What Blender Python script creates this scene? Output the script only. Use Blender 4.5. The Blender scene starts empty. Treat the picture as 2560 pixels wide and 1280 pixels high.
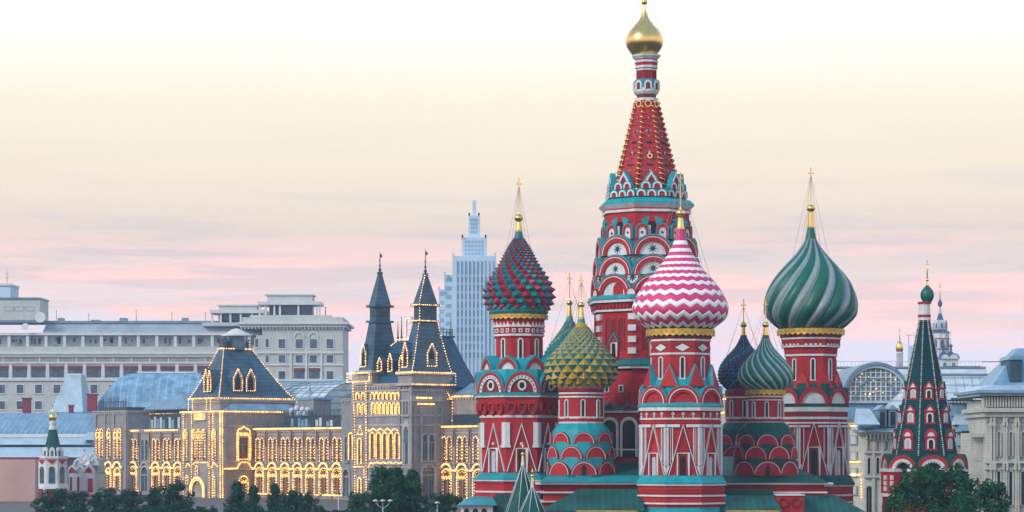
import bpy, math, random
from mathutils import Matrix, Vector, noise
R = math.radians
PI = math.pi
random.seed(7)

# ------------------------------------------------------------------ camera, sky, sun, exposure
F = 6250.0        # focal length in photo pixels (photo 2560 wide)
HOR = 1130.0      # row of the horizon
ZC = 8.5          # eye height
scene = bpy.context.scene
C = scene.collection
cam_d = bpy.data.cameras.new('camera')
cam = bpy.data.objects.new('camera', cam_d)
C.objects.link(cam)
scene.camera = cam
cam_d.sensor_width = 36.0
cam_d.lens = 36.0 * F / 2560.0
cam_d.shift_y = (HOR - 640.0) / 2560.0
cam_d.clip_start = 1.0
cam_d.clip_end = 20000.0
cam.location = (0, 0, ZC)
cam.rotation_euler = (R(90), 0, 0)

SUN_EL, SUN_AZ = 32.0, -50.0        # the sun's height; its bearing seen from the scene, from behind the camera to the left
sun_d = bpy.data.lights.new('sun', 'SUN')
sun_d.energy = 2.0
sun_d.angle = R(16)
sun_d.color = (1.0, 0.90, 0.80)
sun = bpy.data.objects.new('sun', sun_d)
C.objects.link(sun)
_sd = Vector((math.sin(R(SUN_AZ)) * math.cos(R(SUN_EL)), -math.cos(R(SUN_AZ)) * math.cos(R(SUN_EL)), math.sin(R(SUN_EL))))
sun.rotation_euler = _sd.to_track_quat('Z', 'Y').to_euler()
sun.location = (-60, 100, 150)

world = bpy.data.worlds.new('World')
scene.world = world
world.use_nodes = True
def build_sky():
    nt = world.node_tree
    nt.nodes.clear()
    N, L = nt.nodes.new, nt.links.new
    out = N('ShaderNodeOutputWorld')
    sky = N('ShaderNodeTexSky'); sky.sky_type = 'NISHITA'; sky.sun_disc = False
    sky.sun_elevation = R(SUN_EL); sky.sun_rotation = math.atan2(_sd.x, _sd.y)
    sky.air_density = 1.2; sky.dust_density = 2.0
    bg1 = N('ShaderNodeBackground'); bg1.inputs['Strength'].default_value = 0.09
    L(sky.outputs[0], bg1.inputs['Color'])
    tc = N('ShaderNodeTexCoord')
    sep = N('ShaderNodeSeparateXYZ'); L(tc.outputs['Generated'], sep.inputs[0])
    # elevation in degrees / 90
    asn = N('ShaderNodeMath'); asn.operation = 'ARCSINE'; L(sep.outputs['Z'], asn.inputs[0])
    deg = N('ShaderNodeMath'); deg.operation = 'MULTIPLY'; deg.inputs[1].default_value = 57.29578 / 12.0
    L(asn.outputs[0], deg.inputs[0])
    # azimuth, for streaks of cloud long and low
    at = N('ShaderNodeMath'); at.operation = 'ARCTAN2'; L(sep.outputs['X'], at.inputs[0]); L(sep.outputs['Y'], at.inputs[1])
    cmb = N('ShaderNodeCombineXYZ'); L(at.outputs[0], cmb.inputs['X']); L(asn.outputs[0], cmb.inputs['Y'])
    def streak(sx, sy, scale, detail, lo, hi, off):
        mp = N('ShaderNodeMapping'); mp.inputs['Scale'].default_value = (sx, sy, 1); mp.inputs['Location'].default_value = (off, off * 1.7, 0)
        L(cmb.outputs[0], mp.inputs[0])
        nz = N('ShaderNodeTexNoise'); nz.inputs['Scale'].default_value = scale; nz.inputs['Detail'].default_value = detail; nz.inputs['Roughness'].default_value = 0.55
        L(mp.outputs[0], nz.inputs['Vector'])
        rm = N('ShaderNodeMapRange'); rm.interpolation_type = 'SMOOTHSTEP'
        rm.inputs['From Min'].default_value = lo; rm.inputs['From Max'].default_value = hi
        L(nz.outputs['Fac'], rm.inputs['Value'])
        return rm.outputs[0]
    def ramp(stops, inp):
        r = N('ShaderNodeValToRGB'); el = r.color_ramp.elements
        while len(el) > 1: el.remove(el[-1])
        for i, (p, c) in enumerate(stops):
            e = el[0] if i == 0 else el.new(p)
            e.position = p; e.color = (c[0], c[1], c[2], 1)
        L(inp, r.inputs[0]); return r.outputs[0]
    def E(py): return math.degrees(math.atan((HOR - py) / F)) / 12.0
    # the thin high veil of the evening
    base = ramp(SKY_STOPS(E), deg.outputs[0])
    # pink low band clouds
    pinkmask = ramp([(E(1000), (0, 0, 0)), (E(860), (.45,) * 3), (E(760), (1, 1, 1)), (E(690), (.95,) * 3), (E(610), (.3,) * 3), (E(540), (0, 0, 0))], deg.outputs[0])
    s1 = streak(7, 85, 1.0, 8, .43, .53, 3.1)
    m1 = N('ShaderNodeMath'); m1.operation = 'MULTIPLY'; L(s1, m1.inputs[0]); L(pinkmask, m1.inputs[1])
    mx1 = N('ShaderNodeMix'); mx1.data_type = 'RGBA'; L(m1.outputs[0], mx1.inputs['Factor']); L(base, mx1.inputs['A'])
    mx1.inputs['B'].default_value = SKY_PINK
    # grey lilac bars
    greymask = ramp([(E(900), (0, 0, 0)), (E(760), (.5,) * 3), (E(640), (.8,) * 3), (E(520), (.26,) * 3), (E(380), (.07,) * 3), (E(150), (0, 0, 0))], deg.outputs[0])
    s2 = streak(8, 105, 1.0, 8, .49, .60, 8.3)
    m2 = N('ShaderNodeMath'); m2.operation = 'MULTIPLY'; L(s2, m2.inputs[0]); L(greymask, m2.inputs[1])
    mx2 = N('ShaderNodeMix'); mx2.data_type = 'RGBA'; L(m2.outputs[0], mx2.inputs['Factor']); L(mx1.outputs['Result'], mx2.inputs['A'])
    mx2.inputs['B'].default_value = SKY_GREY
    # fades to a cooler, dimmer deck overhead
    zen = N('ShaderNodeMapRange'); zen.interpolation_type = 'SMOOTHSTEP'
    zen.inputs['From Min'].default_value = 1.0; zen.inputs['From Max'].default_value = 3.6
    L(deg.outputs[0], zen.inputs['Value'])
    mx3 = N('ShaderNodeMix'); mx3.data_type = 'RGBA'; L(zen.outputs[0], mx3.inputs['Factor']); L(mx2.outputs['Result'], mx3.inputs['A'])
    mx3.inputs['B'].default_value = SKY_ZENITH
    bg2 = N('ShaderNodeBackground'); bg2.inputs['Strength'].default_value = 1.0
    L(mx3.outputs['Result'], bg2.inputs['Color'])
    mix = N('ShaderNodeMixShader'); mix.inputs[0].default_value = 0.90
    L(bg1.outputs[0], mix.inputs[1]); L(bg2.outputs[0], mix.inputs[2])
    L(mix.outputs[0], out.inputs['Surface'])
def SKY_STOPS(E):
    return [(0.0, (.74, .74, .95)), (E(960), (.82, .80, .98)), (E(860), (.86, .79, .93)), (E(760), (.91, .77, .80)), (E(705), (.96, .74, .69)), (E(640), (.85, .69, .62)),
            (E(580), (.88, .71, .58)), (E(500), (.97, .79, .62)), (E(400), (1.01, .85, .64)), (E(270), (1.03, .91, .70)), (E(120), (1.08, 1.03, .88)), (E(0), (1.18, 1.16, 1.08))]
SKY_PINK = (1.20, .73, .66, 1)
SKY_GREY = (.72, .62, .62, 1)
SKY_ZENITH = (.38, .58, .88, 1)
build_sky()

vs = scene.view_settings
vs.view_transform = 'Standard'; vs.look = 'None'; vs.exposure = 0.22; vs.gamma = 1.0; vs.use_curve_mapping = False
scene.cycles.max_bounces = 6
scene.cycles.volume_bounces = 1
scene.cycles.use_denoising = True

# ------------------------------------------------------------------ materials
MATS = {}
def material(name, col, rough=.7, var=.18, scale=1.2, metal=0.0, bump=0.0, streak=0.0, emit=None, estr=0.0, alpha=None, tint=None, spec=.4, courses=0.0):
    m = bpy.data.materials.new(name); m.use_nodes = True
    nt = m.node_tree; N, L = nt.nodes.new, nt.links.new
    b = nt.nodes['Principled BSDF']
    b.inputs['Roughness'].default_value = rough
    b.inputs['Metallic'].default_value = metal
    b.inputs['Specular IOR Level'].default_value = spec
    geo = N('ShaderNodeNewGeometry')
    nz = N('ShaderNodeTexNoise'); nz.inputs['Scale'].default_value = scale; nz.inputs['Detail'].default_value = 6; nz.inputs['Roughness'].default_value = .65
    L(geo.outputs['Position'], nz.inputs['Vector'])
    c2 = tint or tuple(min(1, v * (1 - var * 1.6)) for v in col)
    c3 = tuple(min(1, v * (1 + var)) for v in col)
    rp = N('ShaderNodeValToRGB'); el = rp.color_ramp.elements
    el[0].position = .28; el[0].color = (*c2, 1); el[1].position = .72; el[1].color = (*c3, 1)
    L(nz.outputs['Fac'], rp.inputs[0])
    colout = rp.outputs[0]
    if streak > 0:
        mp = N('ShaderNodeMapping'); mp.inputs['Scale'].default_value = (2.2, 2.2, .16); L(geo.outputs['Position'], mp.inputs[0])
        n2 = N('ShaderNodeTexNoise'); n2.inputs['Scale'].default_value = 1.3; n2.inputs['Detail'].default_value = 5; L(mp.outputs[0], n2.inputs['Vector'])
        mr = N('ShaderNodeMapRange'); mr.inputs['From Min'].default_value = .42; mr.inputs['From Max'].default_value = .72
        mr.inputs['To Min'].default_value = 0; mr.inputs['To Max'].default_value = streak; L(n2.outputs['Fac'], mr.inputs['Value'])
        mx = N('ShaderNodeMix'); mx.data_type = 'RGBA'; L(mr.outputs[0], mx.inputs['Factor']); L(colout, mx.inputs['A'])
        mx.inputs['B'].default_value = (col[0] * .45 + .02, col[1] * .45 + .02, col[2] * .45 + .022, 1)
        colout = mx.outputs['Result']
    if courses > 0:
        sp = N('ShaderNodeSeparateXYZ'); L(geo.outputs['Position'], sp.inputs[0])
        m1 = N('ShaderNodeMath'); m1.operation = 'MULTIPLY'; m1.inputs[1].default_value = 2.6; L(sp.outputs['Z'], m1.inputs[0])
        fl = N('ShaderNodeMath'); fl.operation = 'FLOOR'; L(m1.outputs[0], fl.inputs[0])
        wn = N('ShaderNodeTexWhiteNoise'); wn.noise_dimensions = '1D'; L(fl.outputs[0], wn.inputs['W'])
        fr = N('ShaderNodeMath'); fr.operation = 'FRACT'; L(m1.outputs[0], fr.inputs[0])
        gt = N('ShaderNodeMath'); gt.operation = 'LESS_THAN'; gt.inputs[1].default_value = .16; L(fr.outputs[0], gt.inputs[0])
        ma = N('ShaderNodeMath'); ma.operation = 'MULTIPLY_ADD'; ma.inputs[1].default_value = .5; L(wn.outputs['Value'], ma.inputs[0]); L(gt.outputs[0], ma.inputs[2])
        mu = N('ShaderNodeMath'); mu.operation = 'MULTIPLY'; mu.inputs[1].default_value = courses; L(ma.outputs[0], mu.inputs[0])
        mc = N('ShaderNodeMix'); mc.data_type = 'RGBA'; L(mu.outputs[0], mc.inputs['Factor']); L(colout, mc.inputs['A']); mc.inputs['B'].default_value = (col[0] * .5, col[1] * .6, col[2] * .6, 1)
        colout = mc.outputs['Result']
    L(colout, b.inputs['Base Color'])
    if bump > 0:
        bp = N('ShaderNodeBump'); bp.inputs['Strength'].default_value = bump; bp.inputs['Distance'].default_value = .06
        n3 = N('ShaderNodeTexNoise'); n3.inputs['Scale'].default_value = scale * 4; n3.inputs['Detail'].default_value = 4
        L(geo.outputs['Position'], n3.inputs['Vector']); L(n3.outputs['Fac'], bp.inputs['Height']); L(bp.outputs[0], b.inputs['Normal'])
    if emit:
        b.inputs['Emission Color'].default_value = (*emit, 1)
        me_ = N('ShaderNodeMapRange'); me_.inputs['To Min'].default_value = estr * .35; me_.inputs['To Max'].default_value = estr * 1.65
        L(geo.outputs['Random Per Island'], me_.inputs['Value']); L(me_.outputs[0], b.inputs['Emission Strength'])
    MATS[name] = m
    return m
def stripes_material(name, c1, c2, freq, axis, rough=.5, duty=.5, metal=0.0, var=.15):
    """Seamed sheet metal, slates, glazing bars: real lines of the surface along a world direction."""
    m = bpy.data.materials.new(name); m.use_nodes = True
    nt = m.node_tree; N, L = nt.nodes.new, nt.links.new
    b = nt.nodes['Principled BSDF']; b.inputs['Roughness'].default_value = rough; b.inputs['Metallic'].default_value = metal
    geo = N('ShaderNodeNewGeometry')
    dt = N('ShaderNodeVectorMath'); dt.operation = 'DOT_PRODUCT'; dt.inputs[1].default_value = axis; L(geo.outputs['Position'], dt.inputs[0])
    ml = N('ShaderNodeMath'); ml.operation = 'MULTIPLY'; ml.inputs[1].default_value = freq; L(dt.outputs['Value'], ml.inputs[0])
    fr = N('ShaderNodeMath'); fr.operation = 'FRACT'; L(ml.outputs[0], fr.inputs[0])
    lt = N('ShaderNodeMath'); lt.operation = 'LESS_THAN'; lt.inputs[1].default_value = duty; L(fr.outputs[0], lt.inputs[0])
    nz = N('ShaderNodeTexNoise'); nz.inputs['Scale'].default_value = .5; nz.inputs['Detail'].default_value = 6; L(geo.outputs['Position'], nz.inputs['Vector'])
    mr = N('ShaderNodeMapRange'); mr.inputs['From Min'].default_value = .3; mr.inputs['From Max'].default_value = .7
    mr.inputs['To Min'].default_value = 1 - var * 1.5; mr.inputs['To Max'].default_value = 1 + var; L(nz.outputs['Fac'], mr.inputs['Value'])
    mx = N('ShaderNodeMix'); mx.data_type = 'RGBA'; L(lt.outputs[0], mx.inputs['Factor']); mx.inputs['A'].default_value = (*c1, 1); mx.inputs['B'].default_value = (*c2, 1)
    sc = N('ShaderNodeVectorMath'); sc.operation = 'SCALE'; L(mx.outputs['Result'], sc.inputs[0]); L(mr.outputs[0], sc.inputs['Scale'])
    L(sc.outputs[0], b.inputs['Base Color'])
    MATS[name] = m
    return m

material('red', (.45, .022, .028), .7, .17, .6, streak=.42, bump=.2, spec=.2, courses=.30)
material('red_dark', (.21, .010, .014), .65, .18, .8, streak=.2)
material('tent_red', (.43, .028, .030), .6, .22, 1.6, streak=.3, spec=.2)
material('white', (.62, .66, .69), .6, .12, 1.1, streak=.25)
material('teal', (.002, .29, .345), .5, .20, .7, streak=.15)
material('teal_deep', (.004, .15, .17), .5, .22, .7, streak=.15)
material('green_roof', (.002, .075, .066), .6, .3, .45, streak=.35, bump=.1, spec=.2)
material('tent_teal', (.001, .046, .068), .65, .3, .9, streak=.3, spec=.12)
material('star_green', (.005, .05, .06), .6, .1)
material('gold', (.86, .58, .20), .28, .10, 1.5, metal=1.0)
material('gold_paint', (.62, .39, .07), .42, .3, 3.5, metal=.45)
material('pink', (.62, .035, .17), .5, .14, 1.5)
material('dome_white', (.80, .81, .84), .5, .06, 1.5)
material('dome_green', (.002, .115, .080), .42, .16, 1.2)
material('dome_grey', (.21, .29, .325), .45, .16, 1.6)
material('dome_teal', (.002, .175, .205), .45, .2, 1.5)
material('dome_red', (.31, .012, .042), .45, .2, 1.5)
material('swirl_white', (.38, .46, .48), .5, .16, 1.6)
material('swirl_green', (.003, .165, .115), .45, .2, 1.4)
material('dome_wine', (.17, .012, .06), .5, .2, 1.5)
material('dome_blue', (.01, .07, .18), .4, .2, 1.5)
material('spike_gold', (.43, .265, .022), .45, .22, 2.0)
material('glass_dark', (.012, .018, .022), .3, .3, .8, spec=.2)
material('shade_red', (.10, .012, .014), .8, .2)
material('pane_grey', (.42, .48, .53), .3, .12, 2)
material('wire', (.32, .30, .32), .5, .1)
material('roof_blue', (.010, .075, .150), .5, .3, .6, streak=.25)
material('stone', (.325, .298, .292), .8, .22, .45, streak=.35, bump=.2, courses=.32)
material('stone_light', (.44, .405, .38), .8, .18, .5, streak=.3, courses=.32)
material('stone_cool', (.265, .28, .31), .8, .2, .5, streak=.35, courses=.32)
material('bulb', (1.0, .8, .4), .5, .05, emit=(1.0, .42, .065), estr=3.4)
material('pane_warm', (.16, .075, .045), .25, .35, 1.4, spec=.5)  # brown base colour paints the bulbs' warm reflection into the glass
material('iron', (.03, .055, .075), .5, .2)
material('iron_gold', (.45, .32, .10), .5, .2)
material('hotel_wall', (.48, .52, .52), .8, .10, .25, streak=.18)
material('hotel_trim', (.59, .64, .66), .75, .08, .4, streak=.15)
material('hotel_glass', (.045, .115, .175), .15, .55, .35, spec=.6)
material('hotel_roof', (.28, .36, .42), .6, .15, .2)
material('awning', (.17, .028, .045), .7, .2, .8)
material('sky_wall', (.46, .62, .76), .8, .08, .12)  # pale blue wall; on the skyscraper the blue is partly painted haze
material('sky_glass', (.23, .39, .54), .2, .25, .12, spec=.6)  # haze painted into the far panes: bluer, closer to the wall tone
material('beige', (.50, .51, .47), .8, .14, .4, streak=.3, bump=.1, courses=.32)
material('beige_dark', (.30, .29, .26), .85, .2, .5, streak=.2)
material('glass_pale', (.46, .54, .58), .25, .14, .4, spec=.6)
material('hall_glass', (.17, .25, .31), .3, .3, .6, spec=.5)
material('steel', (.14, .23, .32), .45, .2, .6)
material('roof_pale', (.40, .55, .66), .45, .2, .25, streak=.3)
material('roof_metal', (.17, .34, .50), .45, .28, .35, streak=.3)
material('chimney_red', (.25, .02, .04), .8, .2)
material('brick_brown', (.50, .33, .30), .85, .12, .12)
material('brick_line', (.22, .06, .06), .85, .2)
material('bark', (.05, .035, .025), .9, .3, 3, bump=.4)
material('lamp_white', (.42, .48, .52), .4, .05)
material('asphalt', (.055, .055, .06), .9, .25, .4)
material('paving', (.11, .105, .105), .9, .25, .5)
material('grass', (.03, .07, .025), .9, .35, .8)
stripes_material('roof_slate', (.028, .092, .155), (.013, .058, .105), 1.35, (0, 0, 1), rough=.5, duty=.28, var=.3)
stripes_material('green_seam', (.002, .078, .068), (.012, .12, .10), 1.55, (1, 0, 0), duty=.14, var=.3)
stripes_material('hump_seam', (.17, .34, .50), (.27, .45, .60), .55, (1, 0, 0), duty=.13, var=.32)
stripes_material('roof_seam', (.13, .24, .34), (.24, .36, .46), 1.1, (.64, -.77, 0), duty=.22)
stripes_material('glass_grid', (.54, .60, .63), (.30, .40, .48), .55, (.64, -.77, 0), duty=.2)
stripes_material('glass_rows', (.50, .58, .62), (.27, .37, .45), .8, (0, 0, 1), duty=.25)

def leaf_material(name, a, b_):
    m = bpy.data.materials.new(name); m.use_nodes = True
    nt = m.node_tree; N, L = nt.nodes.new, nt.links.new
    b = nt.nodes['Principled BSDF']; b.inputs['Roughness'].default_value = .8; b.inputs['Specular IOR Level'].default_value = .1
    geo = N('ShaderNodeNewGeometry'); nz = N('ShaderNodeTexNoise'); nz.inputs['Scale'].default_value = 1.1; nz.inputs['Detail'].default_value = 3
    L(geo.outputs['Position'], nz.inputs['Vector'])
    ad = N('ShaderNodeMath'); ad.operation = 'MULTIPLY_ADD'; ad.inputs[1].default_value = .5; L(geo.outputs['Random Per Island'], ad.inputs[0]); L(nz.outputs['Fac'], ad.inputs[2])
    rp = N('ShaderNodeValToRGB'); el = rp.color_ramp.elements
    el[0].position = .4; el[0].color = (*a, 1); el[1].position = 1.0; el[1].color = (*b_, 1)
    L(ad.outputs[0], rp.inputs[0]); L(rp.outputs[0], b.inputs['Base Color'])
    MATS[name] = m
leaf_material('leaf', (.005, .040, .020), (.022, .110, .044))
leaf_material('leaf_blue', (.004, .036, .026), (.016, .082, .048))

# ------------------------------------------------------------------ building blocks
W = {}          # world matrix of every object built
def X(px, Y): return (px - 1280.0) / F * Y
def Z(py, Y): return ZC + (HOR - py) / F * Y

class MB:
    """Collects shapes (with a material each) and links them as ONE mesh object."""
    def __init__(s, M=None):
        s.v = []; s.f = []; s.mi = []; s.sm = []; s.mats = []; s.M = M
    def idx(s, m):
        if m not in s.mats: s.mats.append(m)
        return s.mats.index(m)
    def add(s, vs_, fs, mat, smooth=False):
        o = len(s.v)
        if s.M is not None: vs_ = [s.M @ Vector(p) for p in vs_]
        s.v.extend([tuple(p) for p in vs_])
        if isinstance(mat, str):
            i = s.idx(mat); mi = [i] * len(fs)
        else: mi = [s.idx(m) for m in mat]
        for f, k in zip(fs, mi):
            s.f.append(tuple(a + o for a in f)); s.mi.append(k); s.sm.append(smooth)
    def box(s, x0, x1, y0, y1, z0, z1, mat):
        v = [(x0, y0, z0), (x1, y0, z0), (x1, y1, z0), (x0, y1, z0), (x0, y0, z1), (x1, y0, z1), (x1, y1, z1), (x0, y1, z1)]
        s.add(v, [(0, 3, 2, 1), (4, 5, 6, 7), (0, 1, 5, 4), (1, 2, 6, 5), (2, 3, 7, 6), (3, 0, 4, 7)], mat)
    def frustum(s, b, t, z0, z1, mat, skip_bottom=False):
        """b, t = (x0,x1,y0,y1) rectangles at z0 and z1"""
        v = [(b[0], b[2], z0), (b[1], b[2], z0), (b[1], b[3], z0), (b[0], b[3], z0), (t[0], t[2], z1), (t[1], t[2], z1), (t[1], t[3], z1), (t[0], t[3], z1)]
        s.add(v, [(0, 3, 2, 1), (4, 5, 6, 7), (0, 1, 5, 4), (1, 2, 6, 5), (2, 3, 7, 6), (3, 0, 4, 7)], mat)
    def prism(s, poly, y0, y1, mat, side=None):
        """polygon in x,z pushed from y0 (front) to y1 (back)"""
        n = len(poly)
        v = [(p[0], y0, p[1]) for p in poly] + [(p[0], y1, p[1]) for p in poly]
        fs = [tuple(range(n)), tuple(range(2 * n - 1, n - 1, -1))]
        m = [mat, side or mat]
        for i in range(n):
            j = (i + 1) % n
            fs.append((i, i + n, j + n, j)); m.append(side or mat)
        s.add(v, fs, m)
    def strip(s, outer, inner, y0, y1, mat, closed=False):
        """band between two outlines in x,z with thickness y0..y1"""
        n = len(outer); v = []
        for p, q in zip(outer, inner): v += [(p[0], y0, p[1]), (q[0], y0, q[1]), (p[0], y1, p[1]), (q[0], y1, q[1])]
        fs = []
        for i in range(n if closed else n - 1):
            a, b = 4 * i, 4 * ((i + 1) % n)
            fs += [(a, a + 1, b + 1, b), (a, b, b + 2, a + 2), (a + 1, a + 3, b + 3, b + 1)]
        if not closed:
            e = 4 * (n - 1); fs += [(0, 2, 3, 1), (e, e + 1, e + 3, e + 2)]
        s.add(v, fs, mat)
    def line(s, pts, w, y0, y1, mat):
        """mitred flat band along a polyline in x,z"""
        o = []; i_ = []
        n = len(pts)
        for k, p in enumerate(pts):
            a = pts[max(0, k - 1)]; b = pts[min(n - 1, k + 1)]
            d = Vector((b[0] - a[0], b[1] - a[1])); d.normalize()
            if 0 < k < n - 1:
                d1 = Vector((p[0] - a[0], p[1] - a[1])).normalized(); c = max(.35, d1.dot(d))
            else: c = 1
            nx, nz = -d.y * w / 2 / c, d.x * w / 2 / c
            o.append((p[0] + nx, p[1] + nz)); i_.append((p[0] - nx, p[1] - nz))
        s.strip(o, i_, y0, y1, mat)
    def lathe(s, prof, n, mat, cx=0, cy=0, ph=0, cap=True, smooth=False):
        """prof = [(r,z)] from top to bottom"""
        v = []; fs = []; m = []
        for r, z in prof:
            for k in range(n):
                a = ph + 2 * PI * k / n
                v.append((cx + r * math.sin(a), cy - r * math.cos(a), z))
        for i in range(len(prof) - 1):
            for k in range(n):
                j = (k + 1) % n
                fs.append((i * n + k, (i + 1) * n + k, (i + 1) * n + j, i * n + j))
        s.add(v, fs, mat, smooth)
        if cap:
            e = (len(prof) - 1) * n
            s.add(v, [tuple(range(n)), tuple(range(e + n - 1, e - 1, -1))], mat)
    def tube(s, pts, r, mat, n=5):
        rs = r if isinstance(r, (list, tuple)) else [r] * len(pts)
        pts = [Vector(p) for p in pts]; v = []; fs = []
        for i, p in enumerate(pts):
            d = (pts[min(i + 1, len(pts) - 1)] - pts[max(i - 1, 0)]); d.normalize()
            up = Vector((0, 0, 1)) if abs(d.z) < .9 else Vector((1, 0, 0))
            a = d.cross(up).normalized(); b = d.cross(a)
            for k in range(n):
                t = 2 * PI * k / n; v.append(p + (a * math.cos(t) + b * math.sin(t)) * rs[i])
        for i in range(len(pts) - 1):
            for k in range(n):
                j = (k + 1) % n; fs.append((i * n + k, i * n + j, (i + 1) * n + j, (i + 1) * n + k))
        e = (len(pts) - 1) * n
        fs += [tuple(range(n - 1, -1, -1)), tuple(range(e, e + n))]
        s.add(v, fs, mat, True)
    def ball(s, c, r, mat, n=14, sq=1.0):
        prof = [(r * math.sin(PI * i / 9), c[2] + r * sq * math.cos(PI * i / 9)) for i in range(10)]
        prof[0] = (r * .02, prof[0][1]); prof[-1] = (r * .02, prof[-1][1])
        s.lathe(prof, n, mat, c[0], c[1], smooth=True)
    def beads(s, pts, step=.42, r=.12, mat='bulb', y=None):
        step *= 1.2; r *= .85
        """bulbs along a polyline; pts in x,z at depth y, or x,y,z"""
        P = [Vector((p[0], y, p[1])) if y is not None else Vector(p) for p in pts]
        carry = 0.0; v = []; fs = []
        def dot(c):
            o = len(v)
            q = r * random.uniform(.8, 1.2)
            v.extend([(c.x + q, c.y, c.z), (c.x, c.y - q, c.z), (c.x - q, c.y, c.z), (c.x, c.y + q, c.z), (c.x, c.y, c.z + q), (c.x, c.y, c.z - q)])
            for k in range(4):
                fs.append((o + k, o + (k + 1) % 4, o + 4)); fs.append((o + (k + 1) % 4, o + k, o + 5))
        for a, b in zip(P, P[1:]):
            L_ = (b - a).length
            if L_ < 1e-6: continue
            t = carry
            while t < L_:
                dot(a + (b - a) * (t / L_)); t += step * random.uniform(.9, 1.1)
            carry = t - L_
        s.add(v, fs, mat)
    def build(s, name, parent=None, Wm=None, origin=True):
        """link as one object; Wm places a mesh that was built in its own frame"""
        me = bpy.data.meshes.new(name)
        v = s.v; M = Wm
        if origin and Wm is None:
            xs, ys, zs = zip(*v)
            o = Vector(((min(xs) + max(xs)) / 2, (min(ys) + max(ys)) / 2, min(zs)))
            v = [(p[0] - o.x, p[1] - o.y, p[2] - o.z) for p in v]; M = Matrix.Translation(o)
        me.from_pydata(v, [], s.f)
        for m in s.mats: me.materials.append(MATS[m])
        me.polygons.foreach_set('material_index', s.mi)
        me.polygons.foreach_set('use_smooth', s.sm)
        me.update()
        return link(name, me, parent, M or Matrix.Identity(4))
def link(name, data, parent, M):
    o = bpy.data.objects.new(name, data); C.objects.link(o)
    o.matrix_basis = M
    if parent is not None:
        o.parent = parent; o.matrix_parent_inverse = W[parent.name].inverted()
    W[o.name] = M.copy()
    return o
def dup(o, M, parent=None):
    """a copy of a part (its children too) moved to world matrix M"""
    c = o.copy(); C.objects.link(c)
    c.matrix_basis = M; p = parent or o.parent
    c.parent = p
    if p is not None: c.matrix_parent_inverse = W[p.name].inverted()
    W[c.name] = M.copy()
    for ch in [k for k in bpy.data.objects if k.parent == o]:
        dup(ch, M @ W[o.name].inverted() @ W[ch.name], c)
    return c
def thing(name, label, cat, loc, group=None):
    o = link(name, None, None, Matrix.Translation(Vector(loc)))
    o.empty_display_size = 1.0
    o['label'] = label; o['category'] = cat
    if group: o['group'] = group
    return o
def tag(o, label, cat=None, group=None):
    o['label'] = label
    if cat: o['category'] = cat
    if group: o['group'] = group
    return o
def struct(o, kind='structure'):
    o['kind'] = kind; return o

def spline(tab, n):
    """smooth curve through a table of (a,b) pairs, n+1 points"""
    P = [Vector(p) for p in tab]; P = [P[0] * 2 - P[1]] + P + [P[-1] * 2 - P[-2]]
    fine = []
    for i in range(1, len(P) - 2):
        for k in range(12):
            t = k / 12.0; a, b, c, d = P[i - 1], P[i], P[i + 1], P[i + 2]
            fine.append(.5 * ((2 * b) + (c - a) * t + (2 * a - 5 * b + 4 * c - d) * t * t + (3 * b - a - 3 * c + d) * t ** 3))
    fine.append(P[-2])
    acc = [0.0]
    for a, b in zip(fine, fine[1:]): acc.append(acc[-1] + (b - a).length)
    out = []; j = 0
    for i in range(n + 1):
        t = acc[-1] * i / n
        while j < len(acc) - 2 and acc[j + 1] < t: j += 1
        q = (t - acc[j]) / max(1e-9, acc[j + 1] - acc[j]); out.append(fine[j].lerp(fine[j + 1], min(1, q)))
    return out
def arch(xc, zb, w, h, n=14, point=0.0, spring=0.0):
    """outline of an arched opening: half width w, total height h; legs of length spring; point > 0 makes an ogee tip"""
    pts = []
    if spring > 0: pts.append((xc - w, zb))
    z0 = zb + spring; hh = h - spring
    for i in range(n + 1):
        t = PI - PI * i / n; c, s_ = math.cos(t), math.sin(t)
        z = z0 + hh * s_
        if point: z += hh * point * max(0, 1 - abs(c) * 2.2) ** 1.6; 
        pts.append((xc + w * c, z))
    if spring > 0: pts.append((xc + w, zb))
    return pts
def lancet(xc, zb, w, h, n=6, rise=1.6):
    """outline of a pointed window"""
    top = zb + h; sp = top - w * rise
    pts = [(xc - w, zb), (xc - w, sp)]
    for i in range(1, n): t = i / n; pts.append((xc - w * math.cos(t * PI / 2) ** .9, sp + (top - sp) * math.sin(t * PI / 2) ** 1.25))
    pts.append((xc, top))
    return pts + [(2 * xc - p[0], p[1]) for p in reversed(pts[:-1])]
# ------------------------------------------------------------------ the ground
def build_ground():
    b = MB(); b.box(-1500, 1500, -60, 1700, -1.0, 0.0, 'asphalt'); struct(b.build('ground'))
    b = MB(); b.box(-260, 45, 255, 470, .004, .012, 'paving'); struct(b.build('square_paving'))
    b = MB(); b.box(-22, 52, 205, 275, .004, .010, 'paving'); struct(b.build('cathedral_terrace'))
    b = MB(); b.box(-30, 70, 150, 222, .014, .12, 'grass'); struct(b.build('lawn'))
build_ground()

# ------------------------------------------------------------------ the cathedral
CX, CY = X(1614, 250), 250.0
cathedral = thing('cathedral', 'red brick cathedral of many towers with patterned onion domes in the foreground', 'cathedral', (CX, CY, 0))

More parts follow.
